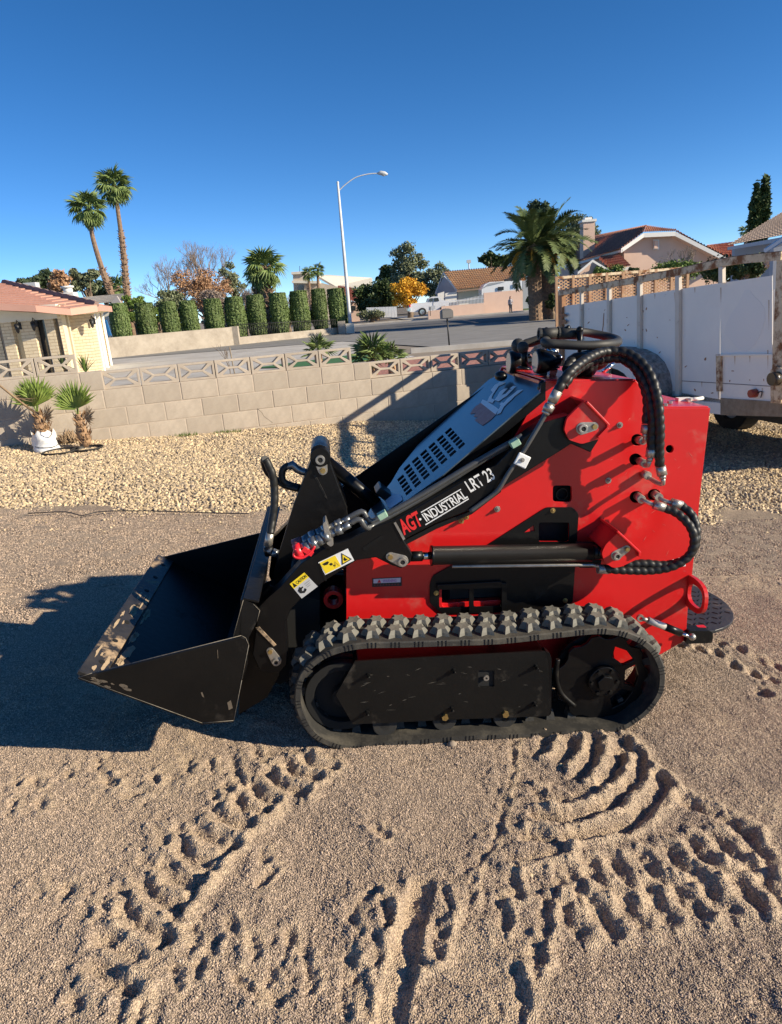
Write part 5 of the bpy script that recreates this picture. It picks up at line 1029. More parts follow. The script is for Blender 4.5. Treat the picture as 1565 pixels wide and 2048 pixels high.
# ---------------- the compact tracked loader
YW = radians(4); MW = Vector((-sin(YW), cos(YW), 0)); M0 = G(900, 1487)
_a = onplane(700, 1502, M0, MW); _b = onplane(1240, 1466, M0, MW); MLx = (_b-_a).normalized(); MH = MLx.cross(MW)
MM = Matrix(((MLx.x, MW.x, MH.x, M0.x), (MLx.y, MW.y, MH.y, M0.y), (MLx.z, MW.z, MH.z, M0.z), (0, 0, 0, 1)))
ldr = empty('compact_track_loader', M0, 'red and black stand-on compact track loader with black bucket, lettered lift arm and hydraulic hoses', 'track loader', mw=MM)
def Q(x, y, w_):
    d = onplane(x, y, M0+MW*w_, MW)-M0; return Vector((d.dot(MLx), w_, d.dot(MH)))
def plate(name, P_, w_, t, m, parent=ldr, bevel=.0015, holes=(), **k):
    b = MB(); b.prism([Q(x, y, w_) for x, y in P_], (0, t, 0), [[Q(x, y, w_) for x, y in h] for h in holes]); return b.build(name, m, parent, bevel, 2, **k)
def circ(x, y, rx, ry=None, n=20): ry = ry or rx; return [(x+rx*cos(2*pi*k/n), y+ry*sin(2*pi*k/n)) for k in range(n)]
def rrect(P_, r=3, n=4):
    out = []; m = len(P_)
    for i in range(m):
        p, a, c = Vector(P_[i]), Vector(P_[i-1]), Vector(P_[(i+1) % m]); u, v = (a-p).normalized()*r, (c-p).normalized()*r
        for k in range(n+1): t = k/n; out.append(tuple((p+u)*(1-t)**2+p*2*t*(1-t)+(p+v)*t*t))
    return out
def bolt(x, y, w_, r=.008, l=.012, m=ZINC, parent=ldr, name='bolt'):
    c = Q(x, y, w_); b = MB(); b.tube([c, c-Vector((0, l, 0))], [r, r], 6, smooth=False); b.tube([c-Vector((0, l, 0)), c-Vector((0, l*1.8, 0))], [r*.55, r*.5], 8); b.tube([c+Vector((0, .001, 0)), c-Vector((0, .002, 0))], r*1.5, 12); return b.build(name, m, parent)
# red side sheet with its openings
side = [(693, 1236), (693, 1120), (770, 1055), (1000, 930), (1092, 761), (1139, 763), (1271, 761), (1288, 776), (1290, 817), (1421, 816), (1404, 960), (1385, 1146), (1376, 1218), (1372, 1280), (1325, 1307), (1250, 1340), (1100, 1335), (930, 1300), (700, 1296)]
hol = [circ(1275, 880, 12), circ(1272, 919, 13, 12), circ(1340, 898, 8), circ(1273, 994, 13, 12), circ(1309, 990, 13, 12), rrect([(1106, 971), (1144, 971), (1144, 1004), (1106, 1004)], 7), rrect([(1078, 1045), (1139, 1045), (1139, 1084), (1078, 1084)], 5), rrect([(884, 1158), (1130, 1150), (1130, 1216), (884, 1216)], 10)]
WS = .22; WF_ = .80
body = plate('side_panel', side, WS, .012, RED, bevel=.002, holes=hol)
b = MB(); far = [Q(x, y, WS) for x, y in side]; b.prism([v+Vector((0, WF_-WS, 0)) for v in far], (0, .012, 0)); b.build('side_panel', RED, ldr)
def cross(name, P_, m, w0=WS+.012, w1=WF_, t=.006, parent=ldr, bevel=.002, off=0):
    """sheet spanning the body from side to side along a profile line"""
    b = MB(); L = [Q(x, y, WS) for x, y in P_]
    for a, c in zip(L[:-1], L[1:]):
        a = Vector((a.x, w0, a.z)); c = Vector((c.x, w0, c.z)); n = (c-a).cross(Vector((0, 1, 0))).normalized()*t
        b.prism([a, c, c+n, a+n], (0, w1-w0, 0))
    return b.build(name, m, parent, bevel)
cross('top_panel', [(1092, 762), (1139, 764), (1271, 762), (1288, 777), (1290, 818)], RED); cross('rear_deck', [(1290, 818), (1421, 817)], RED); cross('rear_panel', [(1421, 817), (1404, 960), (1385, 1146), (1376, 1218), (1372, 1280)], RED)
cross('belly_panel', [(1325, 1307), (1250, 1340), (1100, 1335), (930, 1300), (700, 1296)], BLK); 
b = MB(); p_ = Q(1000, 1250, WS); q_ = Q(1360, 850, WS)
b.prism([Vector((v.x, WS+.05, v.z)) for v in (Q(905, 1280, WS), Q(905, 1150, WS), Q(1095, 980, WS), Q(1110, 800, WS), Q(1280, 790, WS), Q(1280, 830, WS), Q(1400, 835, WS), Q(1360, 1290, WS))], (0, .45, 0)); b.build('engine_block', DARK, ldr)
# black service plate
svc = rrect([(976, 1090), (1023, 1060), (1093, 1015), (1146, 1015), (1158, 1028), (1154, 1088), (1146, 1205), (1118, 1222), (885, 1228), (860, 1206), (860, 1170), (866, 1152), (900, 1133), (950, 1104)], 6)
plate('service_plate', svc, WS-.006, .006, BLK, holes=[rrect([(1078, 1045), (1139, 1045), (1139, 1084), (1078, 1084)], 5), rrect([(879, 1178), (942, 1176), (942, 1214), (879, 1216)], 5), rrect([(948, 1176), (1004, 1175), (1004, 1212), (948, 1214)], 5), [(1048, 1066), (1068, 1050), (1070, 1062)]])
plate('guard_bar', [(874, 1170), (1004, 1163), (1004, 1176), (876, 1180)], WS-.02, .012, BLK); plate('guard_bar', [(939, 1170), (946, 1170), (946, 1224), (939, 1224)], WS-.018, .010, BLK); plate('guard_bar', [(1004, 1166), (1014, 1166), (1014, 1230), (1004, 1230)], WS-.018, .010, BLK)
plate('inner_ledge', [(879, 1207), (1002, 1200), (1002, 1214), (884, 1216)], WS+.012, .03, RED)
for x, y in ((1106, 1021), (873, 1186), (1006, 1211), (1131, 1201)): bolt(x, y, WS-.006, .006, .006, BRASS)
for x, y in ((1217, 961), (1240, 850), (995, 1018)): bolt(x, y, WS, .007, .009)
for x, y in ((933, 1033), (923, 1041)): bolt(x, y, WS, .0065, .014, BRASS)
b = MB(); b.ring(Q(1124, 988, WS+.03), (0, 1, 0), .022, .018, .01, 20); b.build('drain_ring', BLKD, ldr)
# pins with retaining plates
def pin_link(B, S_, w_, rb, rs, parent=ldr, hole=.5):
    b = MB(); c1_, c2_ = Q(*B, w_), Q(*S_, w_); d = (c2_-c1_); L = d.length; u = d/L; v = Vector((0, 1, 0)).cross(u); an = math.acos(max(-1, min(1, (rb-rs)/L))); P_ = []
    for k in range(13): a = an+(2*pi-2*an)*k/12; P_.append(c1_+(u*cos(a)+v*sin(a))*rb)
    for k in range(9): a = -an+2*an*k/8; P_.append(c2_+(u*cos(a)+v*sin(a))*rs)
    b.prism(P_, (0, .007, 0)); o = b.build('pin_plate', ZINC, parent, .001)
    b = MB(); b.ring(c1_-Vector((0, .006, 0)), (0, 1, 0), rb*.72, rb*.38, .014, 20); b.build('pin', ZINC, o, .0008); b = MB(); b.cyl(c1_-Vector((0, .011, 0)), c1_, rb*.40, n=12); b.build('pin_bore', DARK, o)
    b = MB(); b.tube([c2_, c2_-Vector((0, .008, 0))], rs*.62, 6, smooth=False); b.build('bolt', BRASS, o); return o
# lift arm, near side
arm = [(1190, 842), (1198, 880), (1182, 905), (1143, 888), (1120, 903), (1003, 976), (992, 984), (942, 1020), (872, 1047), (808, 1080), (825, 1108), (821, 1126), (803, 1137), (784, 1131), (752, 1115), (713, 1121), (649, 1163), (604, 1196), (583, 1218), (572, 1243), (576, 1304), (574, 1330), (560, 1346), (520, 1342), (505, 1310), (514, 1245), (516, 1216), (535, 1196), (560, 1174), (601, 1128), (656, 1092), (700, 1077), (739, 1057), (788, 1040), (836, 1014), (923, 964), (992, 930), (1037, 884), (1088, 845), (1139, 830)]
WA_ = .105
armo = plate('lift_arm', arm, WA_, .065, BLK, bevel=.003)
plate('arm_flange', [(788, 1046), (792, 1044), (811, 1078), (807, 1081)], WA_-.004, .004, ZINC, armo, 0)
plate('arm_lower_rib', [(808, 1082), (872, 1049), (942, 1022), (992, 986), (1003, 978), (1003, 984), (944, 1029), (874, 1058), (812, 1090)], WA_+.004, .05, BLKD, armo)
plate('arm_seam', [(638, 1128), (640, 1126), (654, 1161), (651, 1163)], WA_-.002, .004, BLKD, armo, 0)
plate('arm_step', [(512, 1256), (519, 1254), (553, 1290), (548, 1293)], WA_-.004, .006, LIPM, armo, 0)
plate('arm_grip_slot', rrect([(724, 1096), (764, 1070), (770, 1076), (730, 1103)], 4), WA_-.0015, .002, BLKD, armo, 0)
# far lift arm and its cross tube
b = MB(); fa = [(1190, 842), (1198, 880), (1143, 888), (1003, 976), (942, 1020), (808, 1080), (752, 1115), (649, 1163), (583, 1218), (576, 1304), (560, 1346), (520, 1342), (505, 1310), (516, 1216), (601, 1128), (700, 1077), (788, 1040), (923, 964), (1088, 845)]
b.prism([Q(x, y, WA_)+Vector((0, .72, 0)) for x, y in fa], (0, .065, 0)); b.build('lift_arm', BLK, ldr, .003)
b = MB(); c = Q(600, 1165, WA_); b.cyl(c+Vector((0, .06, 0)), c+Vector((0, .73, 0)), .035, n=14); b.build('cross_tube', BLK, ldr)
# brackets
plate('pivot_bracket', rrect([(1172, 801), (1180, 806), (1219, 847), (1218, 856), (1198, 878), (1164, 888), (1139, 880), (1129, 860), (1134, 838), (1152, 819)], 5), .085, .014, RED)
def flange(P_, w0, w1, t=.012, name='bracket_flange'):
    b = MB()
    for a, c in zip(P_[:-1], P_[1:]):
        a, c = Q(*a, w0), Q(*c, w0); n = (c-a).cross(Vector((0, 1, 0))).normalized()*t; b.prism([a, c, c+n, a+n], (0, w1-w0, 0))
    return b.build(name, RED, ldr, .002)
flange([(1176, 802), (1220, 848), (1219, 857), (1199, 878)], .075, WS, -.008)
plate('cylinder_bracket', rrect([(1239, 1063), (1282, 1103), (1282, 1115), (1242, 1134), (1226, 1136), (1209, 1123), (1204, 1106), (1212, 1089)], 6), .085, .014, RED)
flange([(1237, 1061), (1283, 1104), (1282, 1114)], .07, WS, -.008); flange([(1206, 1098), (1239, 1063)], .10, WS, .008)
pin_link((1165, 857), (1189, 853), .083, .0195, .0135); pin_link((1233, 1111), (1254, 1098), .083, .0175, .0125); pin_link((805, 1122.5), (781, 1113.5), .10, .020, .014)
pin_link((553, 1322), (541, 1303), .10, .017, .0125)
# lift cylinder
wc = .135; b = MB(); a, c = Q(862, 1111, wc), Q(1182, 1105, wc); b.tube([a, a.lerp(c, .012), a.lerp(c, .013), c], [.0335, .0335, .031, .031], 28); cyo = b.build('lift_cylinder', BLK, ldr); b = MB(); b.cyl(Q(818, 1113, wc), Q(845, 1112, wc), .017, n=16); b.build('rod_end', BLK, cyo)
b = MB(); b.cyl(Q(844, 1112, wc), a, .013, n=16); b.build('rod', CHROME, cyo); b = MB(); b.cyl(c, Q(1210, 1106, wc), .026, .022, 16); b.cyl(Q(1196, 1106, wc-.02), Q(1250, 1108, wc-.02), .012, n=10); b.build('cylinder_foot', BLK, cyo)
b = MB(); b.tube([Q(905, 1133, wc-.02), Q(1185, 1130, wc-.02), Q(1205, 1136, wc-.02)], .0055, 8); b.build('steel_line', ZINC, ldr)
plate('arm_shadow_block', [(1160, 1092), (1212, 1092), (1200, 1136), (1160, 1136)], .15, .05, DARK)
# ---- hood sheet with cooling slots
h0, h1_ = Q(1081, 776, WS+.03), Q(735, 1048, WS+.03); HD = (h1_-h0).normalized(); HC = Vector((0, 1, 0)); HN = HD.cross(HC); HN = HN if HN.z > 0 else -HN
HPw = MM @ h0; HNw = (MM.to_3x3() @ HN)
def QH(x, y, o=0.0):
    p = onplane(x, y, HPw+HNw*o, HNw)-M0; return Vector((p.dot(MLx), p.dot(MW), p.dot(MH)))
def hu(v): d = v-h0; return d.dot(HD), d.y
hz = [(1007, 744), (1083, 765), (1081, 783), (886, 950), (740, 1052), (728, 1044), (745, 1010), (783, 964), (800, 935), (819, 912), (836, 890), (977, 760)]
holes = []
T0, T1 = (895, 859), (796, 946); B0, B1 = (926, 894), (820, 987)
for i in range(7):
    u = i/6; t_, b_ = Vector(T0).lerp(T1, u), Vector(B0).lerp(B1, u); ax = (Vector(T1)-Vector(T0))/6; sh = (b_-t_)/6
    for k in range(6):
        if (i == 0 and k > 5) or (i == 6 and k == 0): continue
        c = t_+sh*(k+.5); e = ax*.36; f_ = sh*.36; holes.append([tuple(c-e-f_), tuple(c+e-f_), tuple(c+e+f_), tuple(c-e+f_)])
b = MB(); b.prism([QH(x, y) for x, y in hz], -HN*.004, [[QH(x, y) for x, y in h] for h in holes]); hood = b.build('hood', HOOD, ldr, .0012, 1)
b = MB(); b.prism([QH(x, y)-HN*.03 for x, y in [(990, 765), (1060, 785), (870, 950), (745, 1035), (850, 895)]], -HN*.02); b.build('radiator', DARK, ldr)
b = MB(); a, c = QH(1007, 744), QH(1083, 765); b.box((a+c)/2+Vector((.02, 0, .004)), (.05, (c-a).length, .012)); b.build('hood_lip', RED, ldr, .002)
plate('hood_side', [(1083, 766), (1092, 762), (1092, 800), (900, 960), (760, 1050), (735, 1050), (886, 952), (1081, 785)], WS-.002, .004, BLK)
b = MB(); b.prism([QH(x, y, .001) for x, y in [(941, 828), (946, 819), (952, 813), (962, 806), (974, 814), (992, 829), (986, 836), (979, 842), (966, 851), (958, 846), (950, 840), (957, 834), (948, 833), (953, 826)]], HN*.0008); hl_ = b.build('torn_label', mat('faded_red_label', (.42, .16, .13), (.5, .25, .2), 60, .6), hood)
wl = [[(962, 806), (966, 799), (975, 803), (984, 809), (992, 814), (998, 819), (992, 829), (980, 820), (970, 812)],
      [(975, 803), (979, 794), (986, 785), (982, 780), (990, 770), (1000, 764), (1012, 765), (1006, 769), (998, 772), (992, 781), (986, 790), (984, 797), (990, 800), (986, 806)],
      [(990, 800), (996, 792), (1000, 784), (1008, 778), (1016, 777), (1010, 783), (1004, 790), (1012, 788), (1019, 780), (1028, 778), (1022, 784), (1014, 792), (1006, 797), (998, 803)],
      [(998, 819), (1002, 811), (1010, 804), (1016, 797), (1026, 789), (1036, 781), (1047, 779), (1040, 785), (1030, 792), (1024, 799), (1016, 806), (1008, 814), (1002, 826), (994, 829)],
      [(1000, 809), (1004, 805), (1008, 806), (1003, 811)], [(1020, 777), (1027, 772), (1033, 773), (1026, 779)]]
for P_ in wl: MB().prism([QH(x, y, .0018) for x, y in P_], HN*.0007).build('torn_label_paper', WHT, hl_)
b = MB()
for P_ in ([(770, 998), (776, 986), (803, 990), (806, 1000), (780, 1018), (776, 1012)],): b.prism([QH(x, y, .002) for x, y in P_], HN*.001)
b.build('side_sticker', mat('blue_white_sticker', (.45, .5, .6), (.6, .62, .68), 80, .5), hood)
b = MB(); b.box(QH(770, 986, .012), (.07, .10, .03), Matrix.Rotation(.7, 3, 'Y')); b.build('hood_latch', BLK, hood, .004)
for x, y in ((765, 1030), (1030, 886)):
    c = Q(x, y, WA_-.012); b = MB(); b.box(c, (.030, .03, .020), Matrix.Rotation(-.5, 3, 'Y')); b.build('tube_clamp', GRNL, ldr, .002)
# front black tower (tilt link) with its top pin
tw = [(625, 912), (622, 900), (628, 893), (640, 889), (652, 893), (660, 904), (662, 928), (676, 966), (694, 1013), (700, 1060), (650, 1120), (600, 1160), (556, 1175), (546, 1150), (553, 1124), (588, 1007), (614, 942)]
for w_, t_ in ((.30, .02), (.48, .02)): plate('tilt_tower', tw, w_, t_, BLK, bevel=.003)
plate('tower_web', [(622, 925), (660, 925), (695, 1015), (690, 1060), (600, 1150), (556, 1165), (592, 1010)], .32, .16, BLK)
b = MB(); c = Q(641, 912, .31); b.cyl(c-Vector((0, .02, 0)), c+Vector((0, .21, 0)), .034, n=24); b.build('tower_boss', BLK, ldr, .003); pin_link((641, 919), (646, 941), .292, .022, .016)
plate('inner_liner', [(676, 982), (700, 962), (985, 763), (1008, 748), (1080, 800), (880, 1000), (735, 1080), (690, 1110)], .785, .006, BLK); b = MB(); b.cyl(Q(655, 925, .41), Q(780, 1030, .41), .024, n=16); b.build('tilt_cylinder', BLK, ldr)
plate('tower_highlight_rib', [(628, 952), (632, 950), (650, 985), (656, 1000), (650, 995)], .299, .002, BLKD)
# ---- couplers on the arm
b = MB()
def coup(P_, R_w, m, name='coupler', parent=ldr, n=14):
    b = MB()
    for (x0, y0, w0), (x1, y1, w1), r in zip(P_[:-1], P_[1:], R_w): b.tube([Q(x0, y0, w0), Q(x1, y1, w1)], r, n)
    return b.build(name, m, parent)
STL = mat('blue_grey_steel', (.16, .17, .18), (.24, .25, .26), 40, .28, metal=.7)
for dy, dx, w_ in ((0, 0, .09), (-13, 0, .13)):
    coup([(606+dx, 1099+dy, w_), (622+dx, 1089+dy, w_), (634, 1083+dy, w_), (648, 1076+dy, w_), (658, 1070+dy, w_), (672, 1063+dy, w_), (684, 1058+dy, w_), (700, 1049+dy, w_)], [.020, .022, .019, .021, .012, .015, .011], STL)
plate('coupler_bracket', rrect([(646, 1048), (652, 1042), (668, 1090), (662, 1094), (654, 1088)], 3), .075, .07, ZINC); plate('bracket_foot', [(648, 1086), (664, 1092), (662, 1100), (646, 1094)], .10, .03, BLK)
b = MB(); b.tube([Q(592, 1104, .085), Q(604, 1098, .085)], [.024, .022], 16); b.tube(spline([Q(592, 1098, .07), Q(588, 1112, .065), Q(604, 1116, .065), Q(622, 1104, .068), Q(630, 1092, .07)], 5), .0045, 6); b.box(Q(616, 1103, .068), (.035, .006, .016), Matrix.Rotation(.6, 3, 'Y')); b.ball(Q(600, 1108, .08), .018, 10); b.build('dust_cap', REDCAP, ldr)
b = MB(); b.tube([Q(588, 1092, .13), Q(606, 1084, .13)], [.022, .020], 16); b.build('dust_cap', mat('faded_red_plastic', (.25, .07, .07), None, rough=.5), ldr)
def hosep(name, P_, r, m=HOSE, n=10, sp=6, wrap=0.0, pitch=.022, parent=ldr):
    L = resample(spline(P_, sp), .004 if wrap else .01); s_ = 0; R2 = []
    for i, p in enumerate(L):
        if i: s_ += (p-L[i-1]).length
        R2.append(r*(1+wrap*(.5+.5*sin(2*pi*s_/pitch))**.6-wrap*.5) if wrap else r)
    b = MB(); b.tube(L, r, n)
    if wrap:
        o = 0
        for i, p in enumerate(L):
            for k in range(n):
                q = Vector(b.v[o+k]); ph = 2*pi*(i*.004/pitch)-2*pi*k/n; b.v[o+k] = tuple(p+(q-p)*(1-wrap*.5+wrap*(max(0, .5+.5*cos(ph))**.45)))
            o += n
    return b.build(name, m, parent)
H3 = lambda *q: [Q(*v) for v in q]
TUBE = mat('grey_hydraulic_tube', (.075, .078, .08), (.10, .10, .10), 30, .33, metal=.2)
hosep('hydraulic_tube', H3((700, 1047, .10), (713, 1040, .10), (722, 1040, .10), (727, 1049, .10), (738, 1056, .11), (760, 1043, .13), (850, 993, .14), (960, 924, .14), (1040, 879, .14)), .0095, TUBE)
hosep('hydraulic_tube', H3((690, 1040, .13), (716, 1026, .13), (727, 1024, .13), (733, 1034, .13), (742, 1042, .13), (760, 1036, .13), (850, 986, .13), (960, 920, .13), (1045, 872, .13)), .0095, TUBE)
hosep('hydraulic_tube', H3((940, 1023, .098), (985, 990, .095), (1000, 975, .09), (1018, 945, .088), (1044, 908, .086), (1085, 840, .085), (1096, 818, .085)), .0075, TUBE)
coup([(1090, 828, .085), (1094, 822, .085), (1101, 810, .085), (1104, 804, .085), (1116, 782, .085)], [.013, .0165, .013, .016], ZINC, 'hose_fitting')
b = MB(); b.box(Q(1045, 921, .078), (.042, .008, .040), Matrix.Rotation(.45, 3, 'Y')); tcl = b.build('white_clamp', mat('white_plastic', (.78, .78, .76), None, rough=.4), ldr, .003); bolt(1045, 920, .073, .005, .004, ZINC, tcl, 'clamp_bolt')
# wrapped hoses over the top
WR = dict(r=.0146, wrap=.22, n=14, pitch=.028)
hosep('wrapped_hose', H3((1115, 786, .085), (1124, 766, .09), (1140, 745, .10), (1160, 728, .14), (1185, 712, .20), (1215, 703, .24), (1255, 706, .22), (1292, 735, .16), (1313, 785, .11), (1320, 850, .10), (1319, 900, .11), (1320, 930, .12)), **WR)
hosep('wrapped_hose', H3((1128, 772, .16), (1145, 748, .18), (1170, 730, .24), (1200, 720, .28), (1240, 717, .26), (1272, 735, .20), (1296, 775, .15), (1306, 830, .12), (1305, 870, .12), (1303, 898, .12)), **WR)
hosep('wrapped_hose', H3((1140, 752, .26), (1165, 728, .30), (1200, 712, .33), (1240, 712, .30), (1270, 735, .24), (1290, 775, .17), (1296, 810, .15), (1293, 848, .14)), **WR)
hosep('wrapped_hose', H3((1132, 740, .30), (1146, 722, .34), (1168, 712, .38), (1200, 702, .40), (1235, 708, .36), (1262, 730, .30)), **WR)
b = MB(); b.ball(Q(1162, 732, .36), .06, 12, (1, .9, .8)); b.ball(Q(1185, 722, .42), .05, 12, (1.2, .9, .7)); b.build('valve_block', BLK, ldr)
coup([(1293, 850, .14), (1291, 866, .14), (1291, 874, .14)], [.0155, .010], ZINC, 'hose_fitting'); hosep('elbow_pipe', H3((1291, 872, .14), (1290, 882, .15), (1280, 881, .19), (1272, 878, .26)), .008, ZINC); coup([(1287, 882, .16), (1278, 880, .20)], [.013], ZINC, 'hex_nut')
coup([(1303, 896, .12), (1301, 914, .12), (1299, 922, .12)], [.0155, .010], ZINC, 'hose_fitting'); hosep('elbow_pipe', H3((1299, 921, .12), (1296, 931, .13), (1286, 926, .17), (1272, 918, .26)), .008, ZINC); coup([(1291, 928, .15), (1280, 922, .20)], [.013], ZINC, 'hex_nut')
coup([(1321, 932, .12), (1325, 950, .12), (1326, 957, .12)], [.0165, .011], ZINC, 'hose_fitting'); hosep('elbow_pipe', H3((1326, 956, .12), (1326, 968, .125), (1312, 964, .15), (1294, 952, .21)), .0075, ZINC); coup([(1297, 952, .19), (1288, 948, .215)], [.014], ZINC, 'hex_nut')
# lower wrapped hoses
hosep('elbow_pipe', H3((1272, 990, .27), (1278, 995, .20), (1290, 1002, .165), (1308, 1010, .15)), .0075, ZINC); coup([(1275, 992, .22), (1284, 999, .175)], [.014], ZINC, 'hex_nut'); coup([(1308, 1009, .15), (1330, 1016, .14)], [.0155], ZINC, 'hose_fitting')
hosep('elbow_pipe', H3((1308, 986, .27), (1314, 990, .20), (1326, 1000, .165), (1344, 1006, .15)), .0075, ZINC); coup([(1309, 988, .22), (1319, 995, .175)], [.014], ZINC, 'hex_nut'); coup([(1343, 1005, .15), (1364, 1011, .145)], [.0155], ZINC, 'hose_fitting')
W2 = dict(r=.0138, wrap=.20, n=14, pitch=.024)
hosep('wrapped_hose', H3((1329, 1016, .14), (1355, 1027, .12), (1380, 1052, .09), (1389, 1082, .08), (1378, 1112, .08), (1345, 1133, .085), (1300, 1141, .10), (1240, 1140, .11), (1205, 1137, .12)), **W2)
hosep('wrapped_hose', H3((1363, 1011, .145), (1384, 1030, .12), (1393, 1060, .10), (1389, 1095, .09), (1368, 1120, .09), (1330, 1130, .10), (1290, 1127, .11), (1250, 1129, .12)), **W2)
coup([(1196, 1138, .12), (1218, 1139, .12)], [.016], ZINC, 'hose_fitting')
# ---- handles, lamps, levers on top
grip = RUBB
hosep('hand_rail', H3((1043, 694, .55), (1044, 690, .55), (1060, 685, .55), (1088, 676, .55)), .0165, grip, 12); b = MB(); b.ball(Q(1037, 691, .55), .026, 14); b.ball(Q(1046, 695, .50), .022, 12); b.build('rail_elbow', grip, ldr)
b = MB(); b.tube([Q(1050, 734, .50), Q(1049, 698, .50)], .0125, 14); b.tube([Q(1049, 738, .5), Q(1050, 733, .5)], [.03, .018], 12); b.build('rail_post', BLK, ldr)
b = MB(); b.tube([Q(1080, 668, .45), Q(1116, 666, .45)], .020, 16); b.tube([Q(1116, 666, .45), Q(1158, 668, .45)], .0195, 16); b.ring(Q(1117, 666, .45), MLx*0+Vector((1, 0, 0)), .0225, .015, .006, 16); b.ring(Q(1080, 668, .45), Vector((1, 0, 0)), .0215, .013, .008, 16); b.build('handle_grip', grip, ldr)
lp_ = H3((1092, 686, .36), (1125, 689, .34), (1170, 691, .33), (1210, 689, .34), (1232, 686, .40), (1236, 681, .48), (1222, 675, .56), (1190, 668, .60), (1160, 664, .60), (1120, 670, .56), (1095, 679, .46))
b = MB(); b.tube(spline(lp_, 5, True), .0155, 12, closed=True); b.build('guard_loop', grip, ldr)
b = MB(); b.tube([Q(1159, 735, .42), Q(1160, 690, .42), Q(1160, 662, .42)], [.006, .0075, .012], 10); b.ball(Q(1160, 660, .42), .013, 10); b.build('control_lever', BLK, ldr)
b = MB(); b.tube([Q(1132, 660, .45), Q(1140, 652, .45)], [.012, .006], 8); b.ball(Q(1093, 660, .45), .010, 10); b.build('thumb_switch', BLK, ldr)
for (x, y, w_) in ((1018, 725, .62), (1071, 723, .40)):
    c = Q(x, y, w_); r = bpy.data.objects.new('work_lamp', None) if False else None; b = MB(); b.tube([c, c+Vector((.012, 0, 0)), c+Vector((.035, 0, 0)), c+Vector((.085, 0, .004))], [.040, .043, .040, .020], 20)
    for k in range(8): a = 2*pi*k/8; b.box(c+Vector((.055, .028*cos(a), .028*sin(a))), (.05, .006, .006))
    lo = b.build('work_lamp', BLK, ldr); b = MB(); b.tube([c-Vector((.002, 0, 0)), c+Vector((.003, 0, 0))], .036, 20); b.build('lens', mat('lamp_lens', (.35, .34, .30), None, rough=.12, spec=.8), lo); b = MB(); b.box(c+Vector((.03, 0, -.055)), (.022, .02, .05)); b.build('lamp_foot', BLK, lo)
hosep('steel_elbow', H3((1092, 708, .44), (1104, 700, .42), (1112, 708, .42), (1122, 720, .40)), .011, CHROME)
b = MB(); c = Q(1170, 762, .36)
for k in range(5): b.tube([c+Vector((0, 0, .010*k)), c+Vector((0, 0, .005+.010*k)), c+Vector((0, 0, .010+.010*k))], [.034-.0045*k, .036-.0045*k, .030-.0045*k], 14)
b.build('lever_boot', RUBB, ldr)
b = MB(); a, c = Q(1206, 744, .5), Q(1228, 727, .5); b.cyl(a, c, .008, n=8); b.build('chrome_stay', CHROME, ldr)
plate('lamp_bracket', [(1098, 760), (1102, 735), (1110, 732), (1116, 742), (1108, 762)], .40, .005, RED)
b = MB(); b.ball(Q(1002, 752, .62), .025, 10, (1, 1.4, .8)); b.ball(Q(1088, 775, .25), .022, 10, (1, .8, 1.2)); b.build('rubber_latch', BLK, ldr)
for x, y, w_ in ((1340, 808, .30), (1378, 802, .36), (1330, 818, .24)): b = MB(); c = Q(x, y, w_); c.z = Q(1340, 817, WS).z+.006; b.tube([c, c+Vector((0, 0, .008))], .009, 6, smooth=False); b.build('deck_bolt', ZINC, ldr)
b = MB(); c = Q(1384, 800, .38); c.z = Q(1380, 817, WS).z+.010; b.tube([c, c+Vector((.02, 0, 0)), c+Vector((.05, .02, 0))], .007, 6); b.box(c+Vector((-.03, 0, 0)), (.05, .025, .012)); b.build('deck_catch', TRIMW, ldr)
# tie-down loop, step, damper
lx = Q(1380, 1177, WS).x-.01; zc = Q(1376, 1180, WS).z
def oval(ry, rz, cy, n=24): return [Vector((lx, cy+ry*(abs(cos(a))**.75)*(1 if cos(a) > 0 else -1), zc+rz*(abs(sin(a))**.75)*(1 if sin(a) > 0 else -1))) for a in [2*pi*k/n for k in range(n)]]
b = MB(); b.prism(oval(.085, .060, .185), (.014, 0, 0), [oval(.050, .038, .165)]); b.build('tie_down_loop', RED, ldr, .003)
zs_ = Q(1372, 1262, WS).z; b = MB(); cs = [Vector((Q(1372, 1262, WS).x+.0, WS+.02, zs_))]; x0 = cs[0].x
P_ = [Vector((x0-.02, .20, zs_)), Vector((x0-.02, .76, zs_))]+[Vector((x0+.0+.285*sin(a)**.8, .48+.28*cos(a), zs_)) for a in [pi*k/20 for k in range(1, 20)]]
b.prism(P_, (0, 0, -.012)); stp = b.build('stand_platform', mat('checker_plate', (.035, .036, .038), (.06, .06, .062), 9, .38, metal=.3, c3=(.14, .12, .10), dscale=9, dthr=.64), ldr, .003)
tm = MB().box((0, 0, 0), (.026, .006, .003), taper=.6).mesh('tread_bar', BLKD)
for i in range(11):
    for j in range(13):
        px_, py_ = x0+.012+.025*i, .23+.042*j
        if ((px_-x0)/.27)**2+((py_-.48)/.265)**2 < 1: link('tread_bar', tm, stp, mw=Matrix.Translation((px_, py_, zs_+.001)) @ Matrix.Rotation(pi/4 if (i+j) % 2 else -pi/4, 4, 'Z'))
plate('platform_mount', rrect([(1372, 1288), (1378, 1262), (1422, 1262), (1427, 1268), (1425, 1286)], 4), .20, .05, BLKD); b = MB(); b.box(Q(1388, 1256, .24), (.085, .02, .012), Matrix.Rotation(-.03, 3, 'Y')); b.build('platform_stop', RED, ldr, .002)
